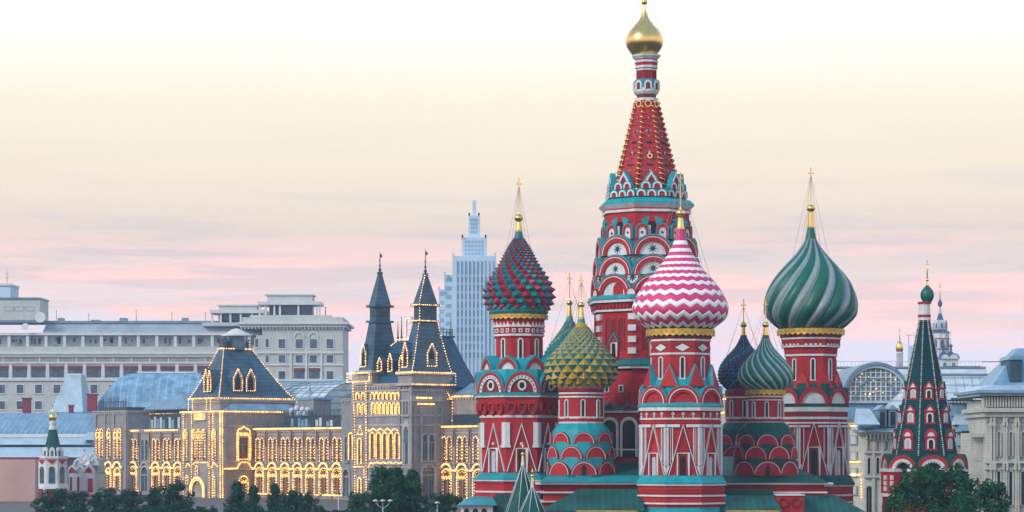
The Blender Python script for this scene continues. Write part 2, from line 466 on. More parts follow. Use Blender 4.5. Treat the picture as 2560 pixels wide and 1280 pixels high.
class Tower:
    """one tower: rings (lathed bands) and face ornaments in photo-pixel units at its own distance"""
    def __init__(s, cx, Y, beta, n=8):
        s.s = Y / F; s.Y = Y; s.x = X(cx, Y); s.n = n; s.beta = R(beta); s.body = None
        s.ph = s.beta + PI / n           # first vertex of an n-gon whose face 0 looks along beta
        s.root = cathedral
    def z(s, py): return Z(py, s.Y)
    def prof(s, rows, k=.985): return [(max(.01, hw) * s.s / k, s.z(py)) for py, hw in rows]
    def ring(s, name, mat, rows, n=None, smooth=False, k=None, cap=True):
        n = n or s.n; b = MB()
        b.lathe(s.prof(rows, k or (.985 if n <= 8 else 1.0)), n, mat, s.x, s.Y, s.beta + PI / n, cap, smooth)
        o = b.build(name, s.body or s.root)
        if s.body is None: s.body = o
        return o
    def rings(s, rows):
        """white string courses and the like: (name, mat, top, bottom, half width[, n])"""
        for r in rows:
            nm, mt, t, bt, hw = r[:5]
            s.ring(nm, mt, [(t, hw), (bt, hw)], *(r[5:6]))
    def face(s, ang, ap):
        """frame of a face ornament: x to the right, y into the wall, z up; ang in degrees from the front, ap = distance of the wall from the axis (px)"""
        a = s.beta + R(ang)
        return Matrix.Translation((s.x, s.Y, 0)) @ Matrix.Rotation(a, 4, 'Z') @ Matrix.Translation((0, -ap * s.s, 0))
    def mb(s): return MB()
    def put(s, name, b, angs, ap):
        first = None
        for a in angs:
            M = s.face(a, ap)
            if first is None: first = b.build(name, s.body, Wm=M)
            else: dup(first, M)
        return first
    # --- ornaments (sizes in px)
    def slit(s, b, x, top, bot, w, frame='white', pane='glass_dark', fr=3.0, d=3.0):
        k = s.s; zb, zt = s.z(bot), s.z(top); h = zt - zb
        o = arch(x * k, zb, w * k, h, 8, spring=max(.02, h - w * k)); f = fr * k
        i = arch(x * k, zb, (w - fr) * k, h - f, 8, spring=max(.02, h - w * k))
        b.strip(o, i, -d * k, .05, frame)
        b.prism(i, -.5 * k, .05, pane)
        b.box((x - w - 1) * k, (x + w + 1) * k, -(d + 1) * k, .04, zb - 2.4 * k, zb - .003, frame)
    def kok(s, b, x, base, w, h, layers, infill, back=14, roof='teal', over=2.5, point=0, d0=3.0, infill_d=0.0, sq=None):
        """gable arch: layers = [(fraction of radius where the layer ends, projection px, material)] from outside in"""
        k = s.s; zb = s.z(base); n = 18
        prev = arch(x * k, zb, w * k, h * k, n, point)
        if roof: 
            o = arch(x * k, zb, (w + over) * k, (h + over) * k, n, point)
            b.strip(o, prev, -(d0 + 1) * k, back * k, roof)
        for fr, d, m in layers:
            nx = arch(x * k, zb, w * fr * k, h * fr * k, n, point * fr)
            b.strip(prev, nx, -d * k, back * k * .5, m); prev = nx
        b.prism(prev, -infill_d * k, back * k * .4, infill)
    def lines(s, b, pts, w, d, mat):
        k = s.s; b.line([(x * k, s.z(y)) for x, y in pts], w * k, -d * k, .03, mat)
    def rect(s, b, x0, x1, top, bot, d, mat, d1=-.03):
        k = s.s; b.box(x0 * k, x1 * k, -d * k, -d1, s.z(bot), s.z(top), mat)
    # --- crown of the tower
    def finial(s, apex, ballc, ballr, cone_t, cone_b, w0, w1, cross, wires=None, cap=None, seed=0):
        k = s.s
        b = MB(); b.lathe(s.prof([(cone_t, w0), (cone_b, w1)]), 16, 'gold', s.x, s.Y, smooth=True)
        b.lathe(s.prof([(cone_b - 1, w1 + .8), (cone_b + 2, w1 + .8)]), 16, 'gold', s.x, s.Y)
        b.ball((s.x, s.Y, s.z(ballc)), ballr * k, 'gold', 18, .92)
        b.lathe(s.prof([(ballc - ballr - 3, 1.6), (ballc - ballr + 2, 3.2)]), 10, 'gold', s.x, s.Y)
        fin = b.build('finial', s.body)
        if cap:
            s.ring('dome_collar', cap[0], cap[1], 20, True)
        # cross with slanting foot bar
        b = MB(); zt = s.z(cross); zb = s.z(ballc - ballr + 1); t = 1.25 * k; H = zt - zb
        b.box(s.x - t, s.x + t, s.Y - t, s.Y + t, zb, zt, 'gold')
        za = zt - 13 * k; hw = 5.2 * k
        b.box(s.x - hw, s.x + hw, s.Y - t * .8, s.Y + t * .8, za - t, za + t, 'gold')
        b.box(s.x - hw * .5, s.x + hw * .5, s.Y - t * .8, s.Y + t * .8, za + 4.6 * k - t * .7, za + 4.6 * k + t * .7, 'gold')
        b.tube([(s.x - hw * .6, s.Y, za - 9 * k), (s.x + hw * .6, s.Y, za - 12 * k)], t * .7, 'gold', 4)
        for sx in (-1, 1): b.ball((s.x + sx * hw, s.Y, za), t * 1.5, 'gold', 6)
        b.ball((s.x, s.Y, zt), t * 1.6, 'gold', 6)
        b.build('cross', s.body)
        if wires:
            pz, r = wires; b = MB()
            for i in range(6):
                a = R(20 + 60 * i + seed)
                b.tube([(s.x, s.Y, za - 1.5 * k), (s.x + r * k * math.sin(a), s.Y - r * k * math.cos(a), s.z(pz))], .016, 'wire', 3)
            b.build('guy_wire', s.body)
    def valance(s, t, bt, hw, teeth=30):
        """gilded skirt with a toothed hem"""
        b = MB(); k = s.s; v = []; fs = []; n = teeth * 2; ph = s.beta
        for i in range(n):
            a = ph + 2 * PI * i / n; c, sn = math.cos(a), math.sin(a)
            for q, (py, rr) in enumerate([(t, hw - 3), (t + 1.5, hw), (bt - 5, hw), (bt if i % 2 else bt - 4.5, hw + .6)]):
                v.append((s.x + rr * k * sn, s.Y - rr * k * c, s.z(py)))
        for i in range(n):
            j = (i + 1) % n
            for q in range(3): fs.append((4 * i + q, 4 * i + q + 1, 4 * j + q + 1, 4 * j + q))
        b.add(v, fs, 'gold_paint')
        b.lathe(s.prof([(t, hw - 3), (t + .6, hw - 12)], 1), n, 'gold_paint', s.x, s.Y, ph, False)
        # raised lozenges of the pierced pattern
        for i in range(teeth):
            a = ph + 2 * PI * (i + .5) / teeth; M = Matrix.Translation((s.x, s.Y, 0)) @ Matrix.Rotation(a, 4, 'Z') @ Matrix.Translation((0, -hw * k, 0))
            m0 = (t + bt) / 2 - 2; q = 2.6 * k; zc = s.z(m0)
            vv = [M @ Vector(p) for p in [(-q, -.01, zc), (0, -.01, zc + q), (q, -.01, zc), (0, -.01, zc - q), (0, -1.6 * k, zc)]]
            b.add(vv, [(0, 4, 1), (1, 4, 2), (2, 4, 3), (3, 4, 0)], 'gold_paint')
        b.build('gilded_valance', s.body)
    # --- domes
    def dome_gores(s, tab, N, twist, ma, mb_, depth=.05, rows=44, sub=6, ease=1.0, off=0.0):
        k = s.s; pr = spline(tab, rows); cols = N * 2 * sub; gw = int(round(sub * 1.2)); v = []; fs = []; m = []
        for i, p in enumerate(pr):
            t = 1 - i / rows                           # 0 at the foot, 1 at the tip
            tw = R(twist) * (t ** ease) + R(off)
            for j in range(cols):
                g = j % (2 * sub); q = g / gw if g < gw else (g - gw) / (2 * sub - gw)
                r = max(.1, p[1]) * k * (1 - depth + depth * math.sin(PI * q) ** .7) * (1.0)
                a = 2 * PI * j / cols + tw
                v.append((s.x + r * math.sin(a), s.Y - r * math.cos(a), s.z(p[0])))
        for i in range(rows):
            for j in range(cols):
                j2 = (j + 1) % cols
                fs.append((i * cols + j, (i + 1) * cols + j, (i + 1) * cols + j2, i * cols + j2)); m.append(ma if j % (2 * sub) < gw else mb_)
        b = MB(); b.add(v, fs, m, True); return b.build('onion_dome', s.body)
    def dome_zigzag(s, tab, bounds, N, ma, mb_):
        """bounds = [(py, amplitude)] from the tip down; bands alternate"""
        k = s.s; fine = spline(tab, 200); cols = N * 8; v = []; fs = []; m = []
        def rad(py):
            if py <= fine[0][0]: return fine[0][1]
            for a, c in zip(fine, fine[1:]):
                if a[0] <= py <= c[0]: return a[1] + (c[1] - a[1]) * (py - a[0]) / max(1e-6, c[0] - a[0])
            return fine[-1][1]
        def zig(j):
            q = (j % 8) / 8.0; return (4 * q - 1) if q < .5 else (3 - 4 * q)
        rowsets = []
        for i in range(len(bounds) - 1):
            (p0, a0), (p1, a1) = bounds[i], bounds[i + 1]; w = i % 2 == 0
            base = len(v); sub = 5
            for q in range(sub + 1):
                t = q / sub; rel = (math.sin(PI * min(1, max(0, t))) ** .6) * (2.2 if w else .9) + (1.0 if w else 0)
                rel *= min(1, .25 + (a1 / 14.0))
                for j in range(cols):
                    py = p0 + (p1 - p0) * t + zig(j) * (a0 * (1 - t) + a1 * t)
                    r = (rad(py) + rel) * k; a = 2 * PI * j / cols + s.beta
                    v.append((s.x + r * math.sin(a), s.Y - r * math.cos(a), s.z(py)))
            for q in range(sub):
                for j in range(cols):
                    j2 = (j + 1) % cols; o = base + q * cols
                    fs.append((o + j, o + cols + j, o + cols + j2, o + j2)); m.append(ma if w else mb_)
        b = MB(); b.add(v, fs, m)
        b.lathe(s.prof([(p[0], max(.5, p[1] - 1.2)) for p in fine[::5]] , 1), 48, mb_, s.x, s.Y, smooth=True)
        return b.build('onion_dome', s.body)
    def dome_studs(s, tab, N, h, colour, ratio, grow=.8):
        """interlocking six-sided studs in staggered rows, each drawn out to a blunt point"""
        k = s.s; pts = list(reversed(spline(tab, 300))); acc = [0.0]
        for a, c in zip(pts, pts[1:]): acc.append(acc[-1] + (c - a).length)
        def at(l):
            l = max(0, min(acc[-1], l))
            for i in range(len(acc) - 1):
                if acc[i + 1] >= l: return pts[i].lerp(pts[i + 1], (l - acc[i]) / max(1e-9, acc[i + 1] - acc[i]))
            return pts[-1]
        rows = [0.0]
        while rows[-1] < acc[-1]: rows.append(rows[-1] + max(3.0, ratio * 2 * PI * at(rows[-1])[1] / N))
        mx = max(p[1] for p in pts); v = []; fs = []; m = []
        def L_(i):
            i = max(0, min(len(rows) - 1.001, i)); q = int(i); return rows[q] + (rows[q + 1] - rows[q]) * (i - q)
        def pos(i, j, out=0.0):
            l = L_(i); p = at(l); q0, q1 = at(l - 1.5), at(l + 1.5); tz, tr = q1[0] - q0[0], q1[1] - q0[1]; n_ = math.hypot(tz, tr) or 1
            nr, nz = -tz / n_, tr / n_; a = 2 * PI * j / N + s.beta; r = (p[1] + out * nr) * k
            return (s.x + r * math.sin(a), s.Y - r * math.cos(a), s.z(p[0] + out * nz * .6))
        for i in range(len(rows)):
            for j in range(N):
                c = j + (.5 if i % 2 else 0); o = len(v); q = at(rows[i])[1] / mx
                v += [pos(i - .33, c - .5), pos(i - .67, c), pos(i - .33, c + .5), pos(i + .33, c + .5), pos(i + .67, c), pos(i + .33, c - .5), pos(i - .08, c, h * q ** grow)]
                fs += [(o + e, o + (e + 1) % 6, o + 6) for e in range(6)]; m += [colour(i, j)] * 6
        b = MB(); b.add(v, fs, m); return b.build('onion_dome', s.body)
    def dome_spikes(s, tab, N, h, colour, ratio=1.0, lower=None, off=0.0, grow=1.0, skew=0.0, start=None):
        """a skin of lozenges, each raised to a point; colour(i, j) gives the material, lower the one of its two lower facets"""
        k = s.s; fine = spline(tab, 300)
        pts = list(reversed(fine))                    # from the foot up
        acc = [0.0]
        for a, c in zip(pts, pts[1:]): acc.append(acc[-1] + (c - a).length)
        rows = [0.0]; j = 0
        def at(l):
            for i in range(len(acc) - 1):
                if acc[i + 1] >= l:
                    t = (l - acc[i]) / max(1e-9, acc[i + 1] - acc[i]); return pts[i].lerp(pts[i + 1], t)
            return pts[-1]
        while rows[-1] < acc[-1]:
            p = at(rows[-1]); rows.append(rows[-1] + max(2.0, ratio * 2 * PI * p[1] / N * .5 * 1.05))
        rows = [min(r_, acc[-1]) for r_ in rows]
        P = [at(l) for l in rows]; n = len(P); v = []; fs = []; m = []
        def pos(i, j, out=0.0, dz=0.0):
            i = max(0, min(n - 1, i)); p = P[i]; a = 2 * PI * j / N + s.beta + R(off) + R(skew) * i
            q0, q1 = P[max(0, i - 1)], P[min(n - 1, i + 1)]; tz, tr = (q1[0] - q0[0]), (q1[1] - q0[1]); L_ = math.hypot(tz, tr) or 1
            nr, nz = -tz / L_, tr / L_                # outward normal in (radius, py)
            r = (p[1] + out * abs(nr)) * k; py = p[0] + out * nz * .6 + dz
            return (s.x + r * math.sin(a), s.Y - r * math.cos(a), s.z(py))
        for i in range(n):
            for j in range(N):
                c = j + (.5 if i % 2 else 0); q = P[i][1] / max(p_[1] for p_ in P)
                o = len(v); hh = h * (q ** grow)
                v += [pos(i, c - .5), pos(i - 1, c), pos(i, c + .5), pos(i + 1, c), pos(i, c, hh, hh * .25)]
                if i == 0: v[o + 1] = pos(0, c)
                col = colour(i, j); lo = lower or col
                fs += [(o, o + 1, o + 4), (o + 1, o + 2, o + 4), (o + 2, o + 3, o + 4), (o + 3, o, o + 4)]; m += [lo, lo, col, col]
        b = MB(); b.add(v, fs, m)
        return b.build('onion_dome', s.body)

WHITE_ARCH = [(.90, 5, 'red'), (.84, 5.6, 'white'), (.74, 4.5, 'red')]
VIS = (-90, -45, 0, 45, 90)
HALF = (-67.5, -22.5, 22.5, 67.5)

# ---- the tower with the spiked crimson and teal dome
def tower_spiked():
    T = Tower(1297, 246, 4)
    T.ring('chapel_tower', 'red', [(1040, 100), (1186, 100), (1343, 112)])
    tag(T.body, 'octagonal tower under the spiked crimson and teal dome')
    T.ring('corbel_band', 'red', [(990, 112), (998, 110), (1012, 107), (1034, 101), (1042, 100.5)])
    T.ring('skirt_roof', 'teal', [(926, 100), (982, 108), (985, 117), (990, 117)])
    T.rings([('string_course', 'white', 990, 995, 115), ('string_course', 'white', 1039, 1045, 102.5)])
    T.ring('skirt_roof', 'teal', [(1180, 98), (1184, 104), (1195, 121), (1198, 121)])
    T.rings([('string_course', 'white', 1198, 1202, 119), ('plinth', 'red', 1202, 1262, 115), ('string_course', 'white', 1226, 1230, 117.5), ('string_course', 'red_dark', 1206, 1209, 116.2), ('string_course', 'red', 1245, 1250, 117)])
    T.ring('plinth', 'red', [(1262, 116), (1343, 116)])
    ap = 100 / .985 * .924
    # blind arches of the corbel band, three to a face
    for a in VIS:
        b = MB(); k = T.s
        for x in (-26, 0, 26):
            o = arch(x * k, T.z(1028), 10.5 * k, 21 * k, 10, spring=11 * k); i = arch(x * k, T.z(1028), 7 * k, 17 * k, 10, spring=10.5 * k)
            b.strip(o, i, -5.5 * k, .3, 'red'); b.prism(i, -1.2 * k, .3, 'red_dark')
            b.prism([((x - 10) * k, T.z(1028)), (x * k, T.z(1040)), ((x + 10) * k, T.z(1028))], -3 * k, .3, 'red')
        T.put('blind_arches', b, [a], 100)
    # walls: tall triangles of moulding, framed windows, corner pilasters
    for a in VIS:
        b = MB()
        T.lines(b, [(-36, 1178), (0, 1061), (36, 1178)], 2.5, 3.4, 'white'); T.lines(b, [(-31, 1178), (0, 1077), (31, 1178)], 2, 2.0, 'red')
        b.ball((0, -2.5 * T.s, T.z(1110)), 4 * T.s, 'white', 8)
        T.rect(b, -41, -29, 1057, 1116, 4.5, 'white'); T.rect(b, 29, 41, 1057, 1116, 4.5, 'white')
        T.rect(b, -43, -27, 1113, 1119, 6, 'white'); T.rect(b, 27, 43, 1113, 1119, 6, 'white')
        T.put('wall_ornament', b, [a], ap)
        b = MB(); fr = 'white'
        T.lines(b, [(-13, 1180), (-13, 1121), (13, 1121), (13, 1180)], 3.2, 4.5, fr)
        T.rect(b, -7, 7, 1128, 1179, 1.5, 'glass_dark' if a == 0 else 'pane_grey'); T.lines(b, [(-8, 1180), (-8, 1127), (8, 1127), (8, 1180)], 1.6, 2.4, 'red_dark')
        T.put('window', b, [a], ap)
    # big gables with a round window
    b = MB()
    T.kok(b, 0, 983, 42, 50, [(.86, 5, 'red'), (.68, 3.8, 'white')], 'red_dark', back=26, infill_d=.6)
    k = T.s; n = 20
    ro = [(11 * k * math.cos(2 * PI * i / n), T.z(966) + 13 * k * math.sin(2 * PI * i / n)) for i in range(n)]; ri = [(6.5 * k * math.cos(2 * PI * i / n), T.z(966) + 8 * k * math.sin(2 * PI * i / n)) for i in range(n)]
    b.strip(ro, ri, -3 * k, .1, 'white', closed=True); b.prism(ri, -1.4 * k, .1, 'glass_dark')
    for i in range(11):
        t = R(12 + 156 * i / 10); x, z = 32.5 * k * math.cos(t), T.z(983) + 38.5 * k * math.sin(t)
        b.box(x - 1.5 * k, x + 1.5 * k, -4.4 * k, -3.5 * k, z - 1.5 * k, z + 1.5 * k, 'star_green')
    T.put('gable_arch', b, VIS, 104)
    # upper row of little ogee gables
    b = MB(); T.kok(b, 0, 930, 25, 30, [(.70, 4, 'red')], 'white', back=26, point=.18, over=3.5)
    T.put('small_gable', b, HALF + (-112.5, 112.5), 88)
    T.ring('skirt_roof', 'teal', [(896, 62), (908, 72), (930, 92), (934, 100)])
    # drum
    T.ring('drum', 'red', [(800, 66), (816, 66), (842, 64), (848, 61), (900, 61)])
    T.rings([('string_course', 'white', 815, 820, 68), ('string_course', 'white', 837, 842, 66.5)])
    b = MB()
    for x in (-17, 0, 17): T.rect(b, x - 4.6, x + 4.6, 824, 833.5, 2.4, 'white'); T.rect(b, x - 2, x + 2, 826.5, 831, 3.0, 'shade_red')
    for x in (-18, -6, 6, 18): b.prism([((x - 4.2) * T.s, T.z(815)), (x * T.s, T.z(806)), ((x + 4.2) * T.s, T.z(815))], -2.2 * T.s, .1, 'white')
    T.put('wall_ornament', b, VIS, 65 * .938)
    b = MB(); T.slit(b, 0, 847, 902, 7, fr=3.2); T.put('window', b, VIS, 61 * .938)
    T.valance(787, 801, 73)
    T.ring('dome_collar', 'dome_teal', [(772, 74), (781, 74), (787, 70)], 32)
    tab = [(597, 12.5), (613, 22), (630, 31), (648, 39), (664, 47), (682, 58), (700, 69), (720, 78), (738, 81), (756, 78), (770, 71), (782, 64)]
    T.dome_studs(tab, 22, 14, lambda i, j: 'dome_red' if (j + (i + 1) // 2) % 2 == 0 else 'dome_teal', .74)
    T.finial(533, 545, 11, 555, 577, 5, 8, 447, wires=(640, 34), cap=('dome_teal', [(575, 8), (586, 10), (598, 13.5)]))
tower_spiked()

# ---- the near tower with the pink and white zigzag dome
def tower_zigzag():
    T = Tower(1701, 235, 0)
    T.ring('chapel_tower', 'red', [(1018, 103), (1056, 103), (1062, 104), (1190, 104.5), (1343, 112)])
    tag(T.body, 'octagonal tower under the pink and white zigzag dome')
    T.ring('skirt_roof', 'teal', [(962, 88), (1006, 100), (1010, 110), (1016, 113), (1018, 113)])
    T.rings([('cornice', 'white', 1018, 1028, 110), ('string_course', 'red', 1028, 1031, 106), ('string_course', 'white', 1046, 1050, 106.5), ('string_course', 'red', 1053, 1058, 106)])
    T.ring('skirt_roof', 'teal', [(1186, 103), (1190, 108), (1206, 119), (1209, 119)])
    T.rings([('string_course', 'white', 1209, 1213, 117.5), ('plinth', 'red', 1213, 1262, 113), ('string_course', 'white', 1236, 1240, 117), ('string_course', 'white', 1255, 1259, 116), ('string_course', 'red', 1218, 1224, 115), ('string_course', 'red_dark', 1228, 1232, 114)])
    T.ring('skirt_roof', 'teal', [(1262, 104), (1284, 122), (1287, 122)])
    ap = 104.5 * .938
    for a in VIS:
        b = MB(); k = T.s
        T.lines(b, [(-36, 1188), (0, 1064), (36, 1188)], 2.2, 4.2, 'white'); T.lines(b, [(-31, 1188), (0, 1080), (31, 1188)], 2.2, 2.4, 'red')
        for sx in (-1, 1):
            T.rect(b, *sorted((sx * 8, sx * 40.5)), 1062, 1069, 5, 'white')
            T.rect(b, *sorted((sx * 25, sx * 27.4)), 1070, 1152, 3, 'white')
            T.rect(b, *sorted((sx * 36, sx * 40.5)), 1070, 1166, 4, 'white')
            T.rect(b, *sorted((sx * 30.6, sx * 32)), 1070, 1160, 2.2, 'white')
            b.prism([(sx * 40.5 * k, T.z(1187)), (sx * 33 * k, T.z(1164)), (sx * 40.5 * k, T.z(1164))], -4 * k, .03, 'white')
        T.put('wall_ornament', b, [a], ap)
        b = MB()
        T.lines(b, [(-14, 1188), (-14, 1133), (14, 1133), (14, 1188)], 3.0, 4.8, 'white'); T.lines(b, [(-9.5, 1188), (-9.5, 1139), (9.5, 1139), (9.5, 1188)], 2.2, 3, 'red')
        k = T.s; p = arch(0, T.z(1188), 6.2 * k, T.z(1142) - T.z(1188), 8, spring=T.z(1149) - T.z(1188))
        b.prism(p, -1.2 * k, .02, 'glass_dark' if a == 0 else 'pane_grey')
        T.put('window', b, [a], ap)
        b = MB()
        for x in (-25, 0, 25):                  # small cross-shaped medallions
            T.lines(b, [(x - 3.4, 1036), (x, 1032.5), (x + 3.4, 1036), (x, 1039.8), (x - 3.4, 1036)], 2.0, 2.6, 'white'); T.rect(b, x - 1.4, x + 1.4, 1039, 1045.5, 2.6, 'white')
        T.put('medallions', b, [a], 103 * .938)
    b = MB(); T.kok(b, 0, 1010, 42, 43, [(.86, 5.5, 'red'), (.80, 6.2, 'white'), (.64, 4.5, 'red')], 'red', back=26, infill_d=.3)
    T.put('gable_arch', b, VIS, 97)
    b = MB(); k = T.s
    for yy, dd, mm, sc in ((0, 0, 'teal', 1.0), (-1.6, 0, 'red', .93)):
        zb, zt = T.z(968), T.z(968) + 56 * k * sc
        b.add([(-25 * k * sc, yy * k, zb), (25 * k * sc, yy * k, zb), (0, 9 * k + yy * k, zt), (-25 * k * sc, 18 * k, zb), (25 * k * sc, 18 * k, zb), (0, 18 * k, zt)],
              [(0, 1, 2), (0, 2, 5, 3), (1, 4, 5, 2), (3, 5, 4)], [mm, 'teal', 'teal', 'teal'])
    T.put('pointed_gable', b, HALF, 93)
    T.ring('skirt_roof', 'teal', [(940, 74), (964, 88)])
    T.ring('drum', 'red', [(840, 81), (850, 77), (858, 76.5), (950, 76.5)])
    T.rings([('string_course', 'white', 850, 855, 79), ('string_course', 'white', 884, 889, 78.5), ('dentil_band', 'red_dark', 841, 847, 82)])
    b = MB(); k = T.s
    zc = T.z(870); b.prism([(-25 * k, zc), (0, zc + 13 * k), (25 * k, zc), (0, zc - 13 * k)], -.8 * k, .1, 'red_dark'); zc -= 1.5 * k  # dark red lozenge paints the shadow along the white diamond's top
    b.prism([(-18 * k, zc), (0, zc + 9.5 * k), (18 * k, zc), (0, zc - 9.5 * k)], -2.4 * k, .1, 'white')
    T.put('diamond_panel', b, VIS, 76.5 * .938)
    b = MB(); T.slit(b, 0, 893, 948, 7, fr=3.0); T.put('window', b, VIS, 76.5 * .938)
    T.valance(824, 843, 86, 34)
    T.ring('dome_collar', 'glass_dark', [(814, 84), (825, 82)], 32)
    tab = [(600, 14), (614, 20), (630, 28.5), (645, 37), (660, 47), (675, 58), (690, 72), (703, 84), (717, 95), (732, 104.5), (747, 112), (760, 117), (772, 119), (784, 118), (796, 112), (806, 103), (815, 91), (823, 80)]
    bounds = [(602, 0), (612.5, .2), (622, .2), (631, .3), (640.5, .4), (647, .5), (656, .6), (663, .8), (671, 1.0), (679, 1.2), (688, 1.5), (696, 1.8), (707, 2.2), (716, 2.6), (730, 3.2), (741, 3.6), (757, 4.4), (770, 5), (787, 5.6), (800, 5.8), (812, 5), (821, 4)]
    T.dome_zigzag(tab, bounds, 22, 'dome_white', 'pink')
    T.finial(520, 533, 11.5, 545, 571, 6, 9.5, 433, wires=(690, 78), cap=('pink', [(569, 9), (585, 12), (604, 15.5)]), seed=25)
tower_zigzag()

# ---- the tall right tower with broad green and grey swirls
def tower_swirl():
    T = Tower(2027, 254, -2)
    T.ring('chapel_tower', 'red', [(1016, 92), (1060, 93), (1190, 95.5), (1343, 104)])
    tag(T.body, 'octagonal tower under the dome of broad green and grey swirls')
    T.ring('skirt_roof', 'green_roof', [(960, 80), (1008, 88), (1012, 97), (1018, 97)])
    T.rings([('cornice', 'white', 1018, 1030, 95.5), ('patterned_band', 'red_dark', 1031, 1042, 94.5), ('string_course', 'white', 1043, 1049, 96.5), ('string_course', 'white', 1056, 1060, 96)])
    T.ring('skirt_roof', 'green_roof', [(1186, 94), (1190, 102), (1208, 113), (1211, 113)])
    T.rings([('string_course', 'white', 1211, 1215, 111), ('plinth', 'red', 1215, 1262, 108), ('string_course', 'white', 1235, 1239, 111), ('string_course', 'white', 1252, 1256, 110)])
    T.ring('skirt_roof', 'green_roof', [(1258, 100), (1276, 126), (1279, 126)])
    ap = 95 * .938
    for a in VIS:
        b = MB(); k = T.s
        T.lines(b, [(-34, 1188), (0, 1058), (34, 1188)], 2.2, 4.4, 'white'); T.lines(b, [(-29, 1188), (0, 1075), (29, 1188)], 2.2, 2.4, 'red')
        for sx in (-1, 1):
            T.rect(b, *sorted((sx * 9, sx * 37)), 1064, 1069, 5, 'white')
            T.rect(b, *sorted((sx * 24, sx * 26)), 1070, 1146, 3, 'white'); T.rect(b, *sorted((sx * 33, sx * 37)), 1070, 1162, 4, 'white')
            b.prism([(sx * 37 * k, T.z(1184)), (sx * 30 * k, T.z(1161)), (sx * 37 * k, T.z(1161))], -4 * k, .03, 'white')
        T.put('wall_ornament', b, [a], ap)
        b = MB()
        T.lines(b, [(-14, 1188), (-14, 1118), (14, 1118), (14, 1188)], 2.9, 4.8, 'white'); T.lines(b, [(-9.5, 1188), (-9.5, 1123), (9.5, 1123), (9.5, 1188)], 2.2, 3, 'red_dark')
        p = arch(0, T.z(1188), 6.4 * k, T.z(1125) - T.z(1188), 8, spring=T.z(1132) - T.z(1188))
        b.prism(p, -1.2 * k, .02, 'glass_dark' if a == 0 else 'pane_grey')
        T.put('window', b, [a], ap)
    b = MB(); T.kok(b, 0, 1012, 37, 41, [(.76, 5.5, 'red')], 'white', back=24, roof='green_roof', infill_d=.6)
    T.put('gable_arch', b, VIS, 86)
    b = MB(); k = T.s; zb, zt = T.z(985), T.z(928)
    b.add([(-30 * k, 0, zb), (30 * k, 0, zb), (0, 12 * k, zt), (-30 * k, 22 * k, zb), (30 * k, 22 * k, zb), (0, 22 * k, zt)], [(0, 1, 2), (0, 2, 5, 3), (1, 4, 5, 2), (3, 5, 4)], 'red')
    T.put('pointed_gable', b, HALF, 81)
    T.ring('drum', 'red', [(838, 78), (848, 76), (866, 74), (872, 69), (888, 67), (894, 65), (950, 65), (968, 72), (986, 80)])
    T.rings([('string_course', 'white', 846, 850, 77.5), ('string_course', 'white', 866, 870, 75.5), ('string_course', 'white', 887, 892, 68.5), ('dentil_band', 'red_dark', 839, 843, 80)])
    b = MB()
    for x in (-18, -6, 6, 18): b.prism(arch(x * T.s, T.z(866), 3.6 * T.s, 5.5 * T.s, 6), -2 * T.s, .1, 'white'); b.prism([((x - 5) * T.s, T.z(853)), (x * T.s, T.z(862)), ((x + 5) * T.s, T.z(853))], -1.4 * T.s, .1, 'red_dark')
    T.put('wall_ornament', b, VIS, 74.5 * .938)
    b = MB(); T.slit(b, 0, 897, 951, 6.6, fr=3.0); T.put('window', b, VIS, 65 * .938)
    T.valance(823, 840, 84, 34)
    T.ring('dome_collar', 'green_roof', [(814, 82), (824, 80)], 32)
    tab = [(595, 13), (606, 18), (620, 27), (640, 43), (660, 62), (680, 80), (700, 95), (720, 106), (740, 113.5), (758, 117.5), (774, 118), (790, 113), (804, 102), (815, 90), (824, 78)]
    T.dome_gores(tab, 11, 78, 'dome_green', 'dome_grey', depth=.075, ease=.85, off=-8)
    T.finial(510, 521, 10.5, 530, 567, 6.5, 8.5, 420, wires=(640, 44), cap=('dome_green', [(565, 8), (580, 10.5), (598, 14)]), seed=10)
tower_swirl()

# ---- three low towers on tiers of red gables
def tiers(T, rows, roof, rim='white', inner='red'):
    for i, (base, w, h, ap, angs, d) in enumerate(rows):
        b = MB(); T.kok(b, 0, base, w, h, [(.93, 5, 'red_dark'), (.885, 5.4, rim)], inner, back=26, roof=None, infill_d=4.2)
        T.put('gable_arch', b, angs, ap)
def low_tower(cx, Y, beta, label, roof, valance, drum, tab, cap, fin, dome, skirt, tier_rows, rings, win, k5=VIS):
    T = Tower(cx, Y, beta)
    T.ring('chapel_tower', 'red', [(drum[0], drum[2]), (drum[1], drum[2])], 16)
    tag(T.body, label)
    for nm, mt, t, bt, hw in rings: T.ring(nm, mt, [(t, hw), (bt, hw)], 16)
    if valance: T.valance(*valance)
    b = MB(); T.slit(b, 0, win[0], win[1], win[2], fr=2.4); T.put('window', b, k5, drum[2] * .985)
    T.ring('tier_roof', roof, skirt, 16)
    tiers(T, tier_rows, roof)
    # small doorway in the lowest front gable
    base = tier_rows[-1][0]; b = MB(); kk = T.s
    b.prism(arch(0, T.z(base), 5.5 * kk, 25 * kk, 8, spring=19 * kk), -5 * kk, 0, 'glass_dark'); T.put('doorway', b, [0], tier_rows[-1][3])
    dome(T); T.finial(*fin[0], **fin[1]); T.ring('dome_collar', *cap, 20, True)
    return T
def studs(T): return None
